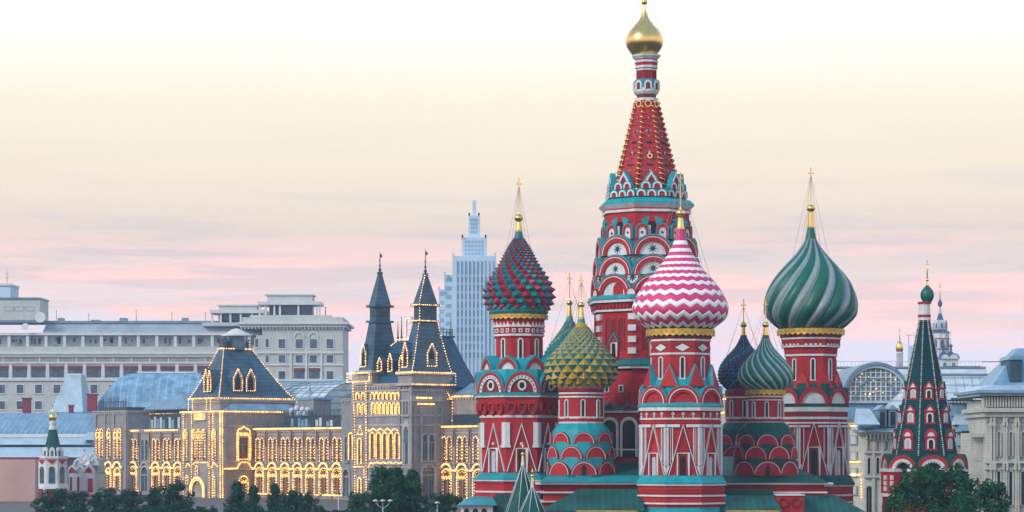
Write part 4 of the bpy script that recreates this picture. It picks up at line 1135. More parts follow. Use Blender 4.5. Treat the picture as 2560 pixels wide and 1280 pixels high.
    b = MB(); pr = spline([(713, 3), (717, 6), (722, 11), (729, 15.5), (737, 17), (745, 16), (751, 13), (756, 10.5)], 18); b.lathe(T.prof([(p[0], p[1]) for p in pr], 1), 24, 'dome_green', X(2318, 246), T.Y, smooth=True); b.build('onion_dome', root)
    T.x = X(2318, 246)
    b = MB(); b.lathe(T.prof([(704, 2), (714, 3.4)]), 10, 'gold', T.x, T.Y); b.ball((T.x, T.Y, T.z(700)), 4 * k, 'gold', 12); b.build('finial', root)
    b = MB(); b.tube([(T.x, T.Y, T.z(697)), (T.x, T.Y, T.z(650))], [.06, .045], 'gold', 5); b.box(T.x - .22, T.x + .22, T.Y - .03, T.Y + .03, T.z(663), T.z(661), 'gold'); b.tube([(T.x - .13, T.Y, T.z(672)), (T.x + .13, T.Y, T.z(674))], .03, 'gold', 4); b.build('cross', root)
bell_tower()
# ------------------------------------------------------------------ the long department store behind, strung with bulbs
OX, OY = -8.74, 420.0
GU = Vector((.64, -.768, 0)).normalized(); GW = Vector((.768, .64, 0)).normalized()
GM = Matrix(((GU.x, GW.x, 0, OX), (GU.y, GW.y, 0, OY), (0, 0, 1, 0), (0, 0, 0, 1)))   # x along the front (right = nearer), y into the building
def gx(px, y=0.0):
    k = (px - 1280.0) / F
    return (k * (OY + GW.y * y) - OX - GW.x * y) / (GU.x - GU.y * k)
def gY(x, y): return OY + GU.y * x + GW.y * y
def gz(py, x, y=0.0): return Z(py, gY(x, y))
def gpy(px, x):
    """depth y of the point of a side wall at x that shows at column px"""
    k = (px - 1280.0) / F
    return (OX + GU.x * x - k * (OY + GU.y * x)) / (k * GW.y - GW.x)
SIDE = Matrix.Rotation(PI / 2, 4, 'Z')          # frame of a wall that looks along +x: x' runs into the depth, y' back into the wall

store = thing('department_store', 'long grey stone arcade building with slate towers outlined in yellow lights', 'building', GM @ Vector((-30, 8, 0)))
tag(store, 'long grey stone arcade building with slate towers and windows outlined in yellow bulbs')
def gbuild(b, name, parent=None, M=None):
    return b.build(name, parent or store, Wm=GM @ (M or Matrix.Identity(4)))
def frame_at(x, y, side=False):
    m = Matrix.Translation((x, y, 0))
    return m @ SIDE if side else m
def two_lights(M, zb=6.9, h=4.1, w=.62, lit=True, parent=None, n=2, gap=1.42, curtain=True):
    """a window of n pointed lights"""
    b = MB(); s_ = MB(); tot = (n - 1) * gap
    for i in range(n):
        x = -tot / 2 + gap * i
        o = lancet(x, zb - .15, w + .14, h + .4, 5, 1.3); i_ = lancet(x, zb, w - .08, h, 5, 1.3)
        b.strip(o, i_, -.28, .1, 'stone_light'); b.prism(i_, -.03, .1, 'pane_warm' if lit else 'hotel_glass')
        b.box(x - .04, x + .04, -.12, 0, zb, zb + h * .72, 'stone'); b.box(x - w + .05, x + w - .05, -.11, 0, zb + h * .68, zb + h * .72, 'stone')
        if lit:
            s_.beads(lancet(x, zb, w, h + .1, 5, 1.3), y=-.36); s_.beads([(x, zb), (x, zb + h * .7)], .5, .09, y=-.2)
    b.box(-tot / 2 - w - .3, tot / 2 + w + .3, -.4, .1, zb - .36, zb - .15, 'stone_light')
    if lit and curtain: b.box(-tot / 2 - w + .1, tot / 2 + w - .1, -.34, -.1, zb - .14, zb + .22, 'awning')
    o = gbuild(b, 'window', parent, M)
    if lit: gbuild(s_, 'light_string', o, M)
    return o
def big_arch(M, lit=True, w=1.25, zb=.8, top=5.5, parent=None):
    b = MB(); h = top - zb
    o = arch(0, zb, w + .35, h + .3, 12, spring=h - w + .1); i_ = arch(0, zb, w - .05, h, 12, spring=h - w)
    b.strip(o, i_, -.35, .1, 'stone_light'); b.prism(i_, -.03, .1, 'pane_warm' if lit else 'hotel_glass')
    b.box(-.08, .08, -.2, 0, zb, top - w, 'stone'); b.box(-w, w, -.22, 0, top - w - .5, top - w - .2, 'stone')
    ob = gbuild(b, 'arched_window', parent, M)
    if lit:
        s_ = MB(); s_.beads(arch(0, zb, w + .1, h + .1, 14, spring=h - w + .05), .36, .14, y=-.45); s_.beads(arch(0, zb + .2, w - .35, h - .5, 12, spring=h - w - .2), .45, .10, y=-.35)
        pts = [(-w + .1 + i * (2 * w - .2) / 12, top - w - .15 + .28 * (1 if i % 4 in (1, 2) else -.3)) for i in range(13)]
        s_.beads(pts, .3, .15, y=-.42); gbuild(s_, 'light_string', ob, M)
    return ob
def wave(M, half=2.04, parent=None):
    """the rope of light over each ground-floor arch, with its moulding"""
    pts = [(-half, 5.35), (-1.45, 5.4)] + [(-1.3 * math.cos(PI * i / 10), 5.5 + 1.0 * math.sin(PI * i / 10)) for i in range(1, 10)] + [(1.45, 5.4), (half, 5.35)]
    b = MB(); b.line(pts, .42, -.4, .05, 'stone_light'); o = gbuild(b, 'hood_moulding', parent, M)
    s_ = MB(); s_.beads(pts, .27, .17, y=-.55); gbuild(s_, 'light_string', o, M)
def rope(pts, parent=None, r=.15, step=.34, M=None):
    r *= .85; step *= 1.15
    s_ = MB(); s_.beads(pts, step, r); return gbuild(s_, 'light_string', parent, M)
def wall(x0, x1, y0, y1, z0, z1, mat='stone', name='wall'):
    b = MB(); b.box(x0, x1, y0, y1, z0, z1, mat); return gbuild(b, name)
def cornice(x0, x1, y0, y1, z, h=.5, out=.4, mat='stone_light', parent=None):
    b = MB(); b.box(x0 - out, x1 + out, y0 - out, y1 + out, z - h * .5, z, mat); b.box(x0 - out * .5, x1 + out * .5, y0 - out * .5, y1 + out * .5, z - h, z - h * .5, mat)
    if x1 - x0 < 60:
        n = int((x1 - x0) / .8)
        for i in range(n): x = x0 + (i + .5) * (x1 - x0) / n; b.box(x - .14, x + .14, y0 - out * .45 - .12, y0 - .01, z - h - .35, z - h - .002, mat)
    return gbuild(b, 'cornice', parent)
def dormer(x, y, z, w, h, parent, side=False, lit=True, depth=2.2, lean=0.0):
    M = frame_at(x, y, side); b = MB()
    o = [(-w, z), (-w, z + h * .58), (0, z + h), (w, z + h * .58), (w, z)]; i_ = [(p[0] * .62, z + .15 + (p[1] - z) * .78) for p in o]
    b.prism(o, 0, depth, 'roof_slate'); b.strip(o, i_, -.14, .02, 'stone'); b.prism(i_, -.05, .02, 'glass_dark')
    d = gbuild(b, 'dormer', parent, M)
    if lit:
        s_ = MB(); s_.beads([(p[0] * .95, p[1]) for p in o] + [(-w * .95, z)], .36, .13, y=-.24); gbuild(s_, 'light_string', d, M)
    return d
def hip(x0, x1, y0, y1, z0, X0, X1, Y0, Y1, z1, mat='roof_slate', name='mansard_roof', curve=.0, parent=None):
    """steep roof from the lower rectangle to the upper one with a hollow flare"""
    b = MB(); n = 6; pr = None
    for i in range(n + 1):
        t = i / n; q = t ** (1 - curve) if curve else t
        r_ = (x0 + (X0 - x0) * q, x1 + (X1 - x1) * q, y0 + (Y0 - y0) * q, y1 + (Y1 - y1) * q, z0 + (z1 - z0) * t)
        if pr: 
            v = [(pr[0], pr[2], pr[4]), (pr[1], pr[2], pr[4]), (pr[1], pr[3], pr[4]), (pr[0], pr[3], pr[4]), (r_[0], r_[2], r_[4]), (r_[1], r_[2], r_[4]), (r_[1], r_[3], r_[4]), (r_[0], r_[3], r_[4])]
            b.add(v, [(0, 1, 5, 4), (1, 2, 6, 5), (2, 3, 7, 6), (3, 0, 4, 7)], mat)
        pr = r_
    b.add([(X0, Y0, z1), (X1, Y0, z1), (X1, Y1, z1), (X0, Y1, z1)], [(0, 1, 2, 3)], mat)
    return gbuild(b, name, parent)
def hip_edges(x0, x1, y0, y1, z0, X0, X1, Y0, Y1, z1, curve, which, parent, r=.14):
    for c in which:
        lo = (x0 if 'l' in c else x1, y0 if 'f' in c else y1, z0); hi = (X0 if 'l' in c else X1, Y0 if 'f' in c else Y1, z1)
        pts = []
        for i in range(7):
            t = i / 6; q = t ** (1 - curve) if curve else t
            pts.append((lo[0] + (hi[0] - lo[0]) * q + (.12 if 'r' in c else -.12), lo[1] + (hi[1] - lo[1]) * q - .12, z0 + (z1 - z0) * t + .1))
        rope(pts, parent, r)

def store_wings():
    # main front, from the near end behind the cathedral to the far corner
    L_, R_ = gx(243), gx(2108)
    wall(gx(643), gx(880, -6.7) + .01, 0, 9, 0, 12.6); wall(-4.55, R_, 0, 12, 0, 12.6); wall(gx(318), gx(455, 0) + 6, 0, 9, 0, 12.6)
    cornice(gx(643), gx(880, -6.7), 0, 9, 13.0); cornice(-4.4, R_, 0, 12, 13.0); cornice(gx(318), gx(455), 0, 9, 13.0)
    rope([(gx(640), -.55, 12.75), (gx(860), -.55, 12.75)], None, .2, .26); rope([(gx(1107), -.55, 12.75), (gx(1200), -.55, 12.75)], None, .2, .26); rope([(gx(318), -.55, 12.75), (gx(352), -.55, 12.75)], None, .2, .26); rope([(gx(368), -.55, 12.75), (gx(452), -.55, 12.75)], None, .2, .26)
    def bay(px, lit=True, pier=True):
        x = gx(px); M = frame_at(x, 0)
        two_lights(M, lit=lit); big_arch(M, lit=lit)
        if lit: wave(M)
        else:
            b = MB(); b.line([(-1.5, 5.4)] + [(-1.3 * math.cos(PI * i / 10), 5.5 + 1.0 * math.sin(PI * i / 10)) for i in range(1, 10)] + [(1.5, 5.4)], .42, -.4, .05, 'stone_light'); gbuild(b, 'hood_moulding', None, M)
        b = MB(); b.box(1.75, 2.2, -.3, .05, 0, 12.4, 'stone'); b.box(1.65, 2.3, -.42, .05, 6.35, 6.75, 'stone_light'); b.box(1.88, 2.08, -.42, .02, 9.5, 12.4, 'awning'); gbuild(b, 'pier', None, M)
    for px in (653, 685, 717, 748, 780, 813, 846): bay(px)
    for px in (1120, 1159, 1199): bay(px)
    for px in (337, 393, 421, 449): bay(px)
    bay(364, lit=False)
    for a, c in ((243, 300), (310, 352), (640, 700), (720, 800), (812, 868)): rope([(gx(a), -.5, .75), (gx(c), -.5, .75)], None, .2, .3)
    b = MB()
    for z in (6.55, 12.2, 11.6): b.box(gx(643), gx(872, -6.7), -.14, .02, z, z + .18, 'stone_light'); b.box(gx(318), gx(455), -.14, .02, z, z + .18, 'stone_light'); b.box(-4.3, R_, -.14, .02, z, z + .18, 'stone_light')
    gbuild(b, 'string_course')
    # glazed and railed attic set back behind the parapet
    for x0, x1, zt in ((gx(665), gx(862), 15.2), (gx(320), gx(446), 16.0)):
        b = MB(); b.box(x0, x1, 4, 9, 12.6, zt, 'iron'); a = gbuild(b, 'attic')
        b = MB(); n = int((x1 - x0) / 1.1)
        for i in range(n):
            x = x0 + (i + .5) * (x1 - x0) / n
            b.box(x - .4, x + .4, 3.9, 4.05, 13.2, zt - random.uniform(.4, 1.2), ('roof_metal', 'glass_pale', 'hotel_glass', 'iron')[random.randrange(4)])
        gbuild(b, 'attic_glazing', a)
        b = MB()
        for zz in (zt + .1, zt + .55, zt + 1.0): b.box(x0, x1, 3.4, 3.46, zz, zz + .05, 'iron')
        for i in range(n + 1): x = x0 + i * (x1 - x0) / n; b.box(x - .03, x + .03, 3.4, 3.46, zt, zt + 1.05, 'iron')
        gbuild(b, 'railing', a)
    rope([(gx(318), 3.8, 16.15), (gx(446), 3.8, 16.15)], None, .13, .4)
    # clutter on the roof: vents, domes of white rooflights
    for px, zz in ((756, 16.4), (742, 16.6), (769, 16.3), (729, 16.2), (748, 15.6), (762, 15.5)):
        b = MB(); b.ball((gx(px, 5), 5, zz), .55, 'hotel_trim', 8); b.box(gx(px, 5) - .35, gx(px, 5) + .35, 4.7, 5.3, 15.0, zz, 'roof_metal'); gbuild(b, 'rooflight')
    b = MB(); b.box(gx(766, 8), gx(806, 8), 6, 10, 14.5, 18.2, 'stone_cool'); b.box(gx(764, 8), gx(808, 8), 5.8, 10.2, 18.2, 18.6, 'roof_metal'); gbuild(b, 'plant_room')
    b = MB(); b.lathe([(.05, 21.5), (.3, 19.6), (.6, 18.9), (.6, 16)], 8, 'roof_metal', gx(775, 12), 12); gbuild(b, 'vent_turret')
    # glass barrel vault over the arcade
    def vault(x0, x1, yc, zc, r, mat):
        b = MB(); n = 20; v = []; fs = []
        for x in (x0, x1):
            for i in range(n + 1): t = PI * i / n; v.append((x, yc - r * math.cos(t), zc + r * .78 * math.sin(t)))
        for i in range(n): fs.append((i, i + 1, n + 2 + i, n + 1 + i))
        fs += [tuple(range(n + 1)), tuple(range(2 * n + 1, n, -1))]
        b.add(v, fs, mat); o = gbuild(b, 'glass_vault')
        b = MB(); m = int((x1 - x0) / 2.4)
        for q in range(m + 1):
            x = x0 + q * (x1 - x0) / m
            b.tube([(x, yc - (r + .05) * math.cos(PI * i / 16), zc + (r + .05) * .78 * math.sin(PI * i / 16)) for i in range(17)], .07, 'steel', 4)
        for i in range(1, 12):
            t = PI * i / 16; b.box(x0, x1, yc - (r + .08) * math.cos(t) - .04, yc - (r + .08) * math.cos(t) + .04, zc + (r + .08) * .78 * math.sin(t) - .04, zc + (r + .08) * .78 * math.sin(t) + .04, 'steel')
        b.box(x0, x1, yc - .5, yc + .5, zc + r * .78, zc + r * .78 + .35, 'roof_metal')
        gbuild(b, 'glazing_bars', o)
    vault(gx(690, 18), gx(885, 18), 19, 14.4, 9.6, 'glass_rows')
    vault(-2.0, 60.0, 22, 14.0, 7.5, 'glass_pale')
    # upper storey by the near side of the spired pavilion
    x0 = -4.5; zt = gz(992, x0, 2)
    wall(x0, 18, 1.6, 10, 12.6, zt, 'stone'); cornice(x0, 18, 1.6, 10, zt + .3, .5, .3)
    xr0, xr1 = gx(1075, 4), 16
    hip(x0, xr1, 1.2, 11, zt + .3, x0, xr1 - 4, 5.5, 9, gz(958, x0, 5), 'roof_seam', 'hip_roof')
    rope([(gx(1130, 1.2), 1.2, zt), (gx(1182, 1.2), 1.2, zt)], None, .17, .3)
    gxm = gx(1114, 1.0); zz = gz(998, gxm, 1)
    b = MB(); w = 1.75; b.prism([(gxm - w, zz), (gxm + .2, zz + 1.75), (gxm + w, zz)], 1.0, 3.4, 'stone_light', 'roof_seam'); gb = gbuild(b, 'gable')
    rope([(gxm - w, .8, zz), (gxm + .2, .8, zz + 1.75), (gxm + w, .8, zz), (gxm - w, .8, zz)], gb, .15, .32)
    rope([(gx(1131, 1.3), 1.3, zt), (gx(1131, 1.3), 1.3, gz(1052, 0, 1.3))], None, .15, .38)
    b = MB(); b.box(gx(1131, .6), gx(1200, .6), .6, 1.5, 13.0, gz(1036, 0, .6), 'iron'); gbuild(b, 'attic')
store_wings()

def spire_tower(x0, x1, y0, y1, zb, z1, z2, z3, ztip, zpole, lit, shrink):
    """slated tower roof: flared pyramid, lantern box, sharp pyramid, vane"""
    cx, cy = (x0 + x1) / 2, (y0 + y1) / 2; hx, hy = (x1 - x0) / 2 * shrink, (y1 - y0) / 2 * shrink
    b = MB(); e = .45; b.box(x0 - e, x1 + e, y0 - e, y1 + e, zb - .55, zb, 'stone_light'); b.box(x0 - .1, x1 + .1, y0 - .1, y1 + .1, zb - 2.0, zb - .55, 'stone'); b.box(x0 - e, x1 + e, y0 - e, y1 + e, zb - 2.4, zb - 2.0, 'stone_light'); base = gbuild(b, 'tower_base')
    rf = hip(x0, x1, y0, y1, zb, cx - hx, cx + hx, cy - hy, cy + hy, z1, 'roof_slate', 'spire_roof', .14)
    b = MB(); g = .35; b.box(cx - hx - g, cx + hx + g, cy - hy - g, cy + hy + g, z1, z1 + .35, 'roof_slate'); b.box(cx - hx * .92, cx + hx * .92, cy - hy * .92, cy + hy * .92, z1 + .35, z2, 'roof_slate'); b.box(cx - hx - g, cx + hx + g, cy - hy - g, cy + hy + g, z2, z2 + .4, 'roof_slate')
    b.box(cx - hx * .5, cx + hx * .5, cy - hy * .95, cy - hy * .93, z1 + .9, z2 - .5, 'iron'); b.box(cx + hx * .93, cx + hx * .95, cy - hy * .5, cy + hy * .5, z1 + .9, z2 - .5, 'iron')
    ln = gbuild(b, 'lantern', rf)
    b = MB(); b.frustum((cx - hx, cx + hx, cy - hy, cy + hy), (cx - .18, cx + .18, cy - .18, cy + .18), z2 + .4, ztip, 'roof_slate'); b.box(cx - .35, cx + .35, cy - .35, cy + .35, ztip - .5, ztip - .1, 'roof_slate'); sp = gbuild(b, 'spire', rf)
    b = MB(); b.tube([(cx, cy, ztip - .2), (cx, cy, ztip + 1.4), (cx, cy, zpole)], [.16, .09, .05], 'iron', 6)
    for q, r_ in ((.3, .28), (1.0, .2), (1.9, .16)): b.ball((cx, cy, ztip + q), r_, 'iron', 8)
    b.prism([(cx, zpole - 1.2), (cx + .7, zpole - .9), (cx + .5, zpole - .5), (cx, zpole - .4)], cy - .03, cy + .03, 'iron'); gbuild(b, 'weather_vane', rf)
    if lit:
        hip_edges(x0, x1, y0, y1, zb, cx - hx, cx + hx, cy - hy, cy + hy, z1, .14, ('fr', 'br'), rf)
        for z in (z1 + .2, z2 + .2): rope([(cx - hx - g, cy - hy - g - .1, z), (cx + hx + g + .1, cy - hy - g - .1, z), (cx + hx + g + .1, cy + hy + g, z)], ln, .15, .32)
        rope([(cx + hx * .95, cy - hy * .95, z1), (cx + hx * .95, cy - hy * .95, z2)], ln); rope([(cx + hx + .05, cy - hy - .05, z2 + .4), (cx + .3, cy - .3, ztip - .3), (cx + .3, cy + .3, ztip - .3)], sp)
        rope([(x0, y0 - e - .1, zb - .2), (x1 + e + .1, y0 - e - .1, zb - .2), (x1 + e + .1, y1 + e, zb - .2)], base, .17, .3)
        rope([(x1 + e + .1, y0 - e, zb - 2.2), (x1 + e + .1, y1 + e, zb - 2.2), (x1 + e + .1, y1 + e, zb - .2)], base, .16, .34)
    return rf
def spired_pavilion():
    p = -6.7; x1 = -4.55; x0 = gx(880, p); Yc = gY(x1, p)
    z = lambda py: gz(py, x1, p)
    zt = z(958)
    wall(x0, x1, p, 12, 0, zt, 'stone_cool')
    cornice(x0, x1, p, 12, zt + .1, .5, .25)
    # near tower, unlit on its street side
    nx0 = gx(998, p); w = nx0
    nr = spire_tower(nx0 + .2, x1 + .4, p - .2, p + 8.2, z(928), z(803), z(763), z(690), z(678), z(618), True, .47)
    dormer((nx0 + x1) / 2 + .1, p + .0, z(917), .75, 4.2, nr, False)
    dormer(x1 + .05, p + 4.1, z(914), 1.05, 3.9, nr, True)
    fz = lambda py: gz(py, x0, p)
    fx1 = gx(928, p)
    b = MB(); b.box(x0, fx1 + .3, p, p + 5, zt, fz(931), 'stone_light'); gbuild(b, 'parapet')
    tx0 = gx(897, p); tx1 = tx0 + 3.9
    fr = spire_tower(tx0, tx1, p - .05, p + 6.2, fz(928), fz(808), fz(770), fz(692), fz(680), fz(630), False, .52)
    dormer(gx(909, p), p + .1, fz(918), .75, 4.0, fr, False)
    b = MB(); rope([(x0 - .4, p - .75, fz(934)), (fx1 + .45, p - .75, fz(934)), (fx1 + .45, p - .75, fz(955)), (x0 - .4, p - .75, fz(955)), (x0 - .4, p - .75, fz(934))], None, .17, .3)
    # roof between the towers, with its iron sign, and the big roof behind
    mid = hip(x0 + 1, x1 - .6, p + .6, 5, zt, x0 + 4.5, x1 - 3, p + 4.5, 1.2, z(846), 'roof_blue', 'mansard_roof', .2)
    rope([(gx(992, p + 4.4), p + 4.3, z(842)), (gx(1034, p + 4.4), p + 4.3, z(842))], mid, .16, .3); rope([(gx(980, p + 3), p + 2.8, z(858)), (gx(992, p + 4.3), p + 4.3, z(846))], mid)
    for px, zz in ((951, 930), (977, 932)):
        dormer(gx(px, p + .7), p + .7, fz(zz), .6, 2.4 if px < 960 else 3.1, mid, False)
    dormer(gx(1005, p + .7), p + .7, fz(930), .6, 2.6, mid, False)
    xr = x1 - 2.6; ye = gpy(1131, xr); xe = x1 + 1.2
    big = hip(x0 + 2, xe, p + 7.5, gpy(1205, xe), zt - .6, x0 + 6, xr, p + 8.5, ye, z(836), 'roof_blue', 'mansard_roof', .22)
    b = MB(); n = 7; ya = ye - 4.6
    for i in range(n + 1): y = ya + (ye - ya) * i / n; b.box(xr - .05, xr + .05, y - .05, y + .05, z(836), z(816), 'iron')
    for zz in (817, 826): b.box(xr - .05, xr + .05, ya, ye, z(zz) - .05, z(zz) + .05, 'iron')
    b.box(xr - .5, xr + .3, ya, ye + .4, z(838), z(834), 'roof_blue')
    b.tube([(xr, ye - .3, z(836)), (xr, ye - .3, z(785))], [.14, .04], 'iron', 5); gbuild(b, 'roof_railing', big)
    # roof sign: the letters of the name on a frame between the towers
    zs0, zs1 = z(832), z(786); H = zs1 - zs0; sy = p + 5.4; xs = gx(1011, sy)
    b = MB()
    for i in range(6): b.box(xs + i * 1.9 - .04, xs + i * 1.9 + .04, sy + .3, sy + .38, zs0 - .8, zs1 + .2, 'roof_pale')
    for q in range(4): b.box(xs, xs + 9.6, sy + .3, sy + .36, zs0 + H * q / 3 - .04, zs0 + H * q / 3 + .04, 'roof_pale')
    sg = gbuild(b, 'roof_sign', mid)
    def letter(strokes, x):
        b = MB()
        for s_ in strokes: b.line([(x + a * 1.7, zs0 + .15 + c * (H - .3)) for a, c in s_], .34, sy, sy + .2, 'hotel_trim'); b.beads([(x + a * 1.7, zs0 + .15 + c * (H - .3)) for a, c in s_], .35, .09, y=sy - .08)
        gbuild(b, 'letter', sg)
    letter([[(0, 0), (0, 1), (1, 1)]], xs + .4); letter([[(0, 1), (.5, .45)], [(1, 1), (.35, 0), (0, 0)]], xs + 3.2); letter([[(0, 0), (0, 1), (.5, .4), (1, 1), (1, 0)]], xs + 6.0)
    for px, t in ((995, 795), (1004, 783)):
        b = MB(); b.tube([(gx(px, p + 5), p + 5, z(845)), (gx(px, p + 5), p + 5, z(t))], [.16, .05], 'iron', 5); b.ball((gx(px, p + 5), p + 5, z(838)), .25, 'iron', 6); gbuild(b, 'finial', mid)
    # --- front between the towers
    xm = gx(966, p)
    def small_arch(px, py0, py1, w, y=p, lit=True):
        x = gx(px, y); za, zb = gz(py1, x, y), gz(py0, x, y); M = frame_at(x, y); b = MB(); h = zb - za
        o = arch(0, za, w + .14, h + .12, 8, spring=h - w); i_ = arch(0, za, w - .04, h, 8, spring=h - w); b.strip(o, i_, -.25, .05, 'stone_light'); b.prism(i_, -.03, .05, 'pane_warm')
        o_ = gbuild(b, 'window', None, M)
        s_ = MB(); s_.beads(arch(0, za, w + .02, h + .05, 10, spring=h - w), .3, .15, y=-.34); gbuild(s_, 'light_string', o_, M)
    for i in range(7): small_arch(934 + 10.4 * i, 982, 997, .42)
    for px in (897, 911): small_arch(px, 983, 998, .42)
    for i in range(7): small_arch(936 + 10.4 * i, 1008, 1034, .34)
    for px in (901, 912): small_arch(px, 1010, 1034, .34)
    for i in range(5): small_arch(934 + 15.6 * i, 1082, 1146, .62)
    small_arch(880, 1083, 1148, .55); small_arch(902, 1096, 1160, .5); small_arch(902, 1195, 1235, .45)
    def path(pts, r=.15, step=.32): rope([(gx(px, p - .3), p - .5, gz(py, gx(px, p - .3), p - .3)) for px, py in pts], None, r, step)
    path([(884, 958), (888, 1040), (889, 1100), (889, 1246)], .16, .34); path([(917, 958), (918, 1250)], .16, .34)
    path([(923, 1076)] + [(926 + 9 * i, 1071 + (0 if i % 2 else 7)) for i in range(9)], .17, .26)
    path([(923, 1168), (928, 1156)] + [(936 + 8 * i, 1155 + (0 if i % 2 else 4)) for i in range(10)], .17, .28)
    path([(895, 1086), (902, 1064), (909, 1086), (895, 1086)], .14); path([(886, 1167), (912, 1167), (912, 1195)], .15)
    b = MB()
    for py in (975, 1002, 1038, 1062, 1160, 1168):
        zz = z(py); b.box(x0 - .02, x1 + .02, p - .18, p + .05, zz - .14, zz + .14, 'stone_light'); b.box(x1 - .02, x1 + .16, p + .051, -.05, zz - .14, zz + .14, 'stone_light')
    gbuild(b, 'string_course')
    # pilasters of the tower corners
    for px in (884, 917, 1000, 1029):
        x = gx(px, p); b = MB(); b.box(x - .3, x + .3, p - .26, p + .02, 0, zt - .4, 'stone'); gbuild(b, 'pier')
    # near tower's front: a tall gabled niche, twin lights above
    x = gx(1017, p); M = frame_at(x, p); b = MB(); b.prism(lancet(0, z(1164), .95, z(1052) - z(1164), 6, 1.8), -.2, .05, 'stone_light'); b.prism(lancet(0, z(1160), .62, z(1066) - z(1160), 6, 1.6), -.26, .05, 'hotel_glass'); b.box(-.12, .12, -.5, 0, z(1160), z(1105), 'stone'); gbuild(b, 'niche', None, M)
    two_lights(M, z(1036), 2.3, .34, False, None, 2, .8)
    # the side wall looking our way
    def side(px): return frame_at(x1, gpy(px, x1), True)
    two_lights(side(1069), gz(1150, x1, -4), 4.3, .62, False, None, 2, 1.45, False); big_arch(side(1069), False, 1.3, .6, gz(1163, x1, -4))
    for py, a, c in ((995, 1040, 1078), (1010, 1042, 1082)):
        rope([(x1 + .35, gpy(a, x1), gz(py, x1, -4)), (x1 + .35, gpy(c, x1), gz(py, x1, -4))], None, .19, .24)
    b = MB(); b.box(-3.3, 3.3, -.3, .05, z(1003), z(990), 'stone_light'); gbuild(b, 'parapet', None, side(1065))
    b = MB()
    for q in (1036, 1052, 1088, 1104): yy = gpy(q, x1); b.box(x1 - .02, x1 + .22, yy - .3, yy + .3, 0, zt - 4, 'stone')
    gbuild(b, 'pier')
spired_pavilion()
def corner_turret():
    p = -2.5; x0, x1 = gx(854, p), gx(885, p); zz = gz(1000, x0, p)
    wall(x0, x1, p, 4, 0, zz, 'stone_cool'); cornice(x0, x1, p, 4, zz + .3, .5, .3)
    hip(x0 - .4, x1 + .4, p - .4, 4.4, zz + .3, (x0 + x1) / 2 - .2, (x0 + x1) / 2 + .2, 0, .4, gz(974, x0, p), 'roof_slate', 'hip_roof')
    x = gx(868, p); two_lights(frame_at(x, p), 7, 4.2, .5, False, None, 1, 1, False); big_arch(frame_at(x, p), False, .9, .8, 5.4)
corner_turret()

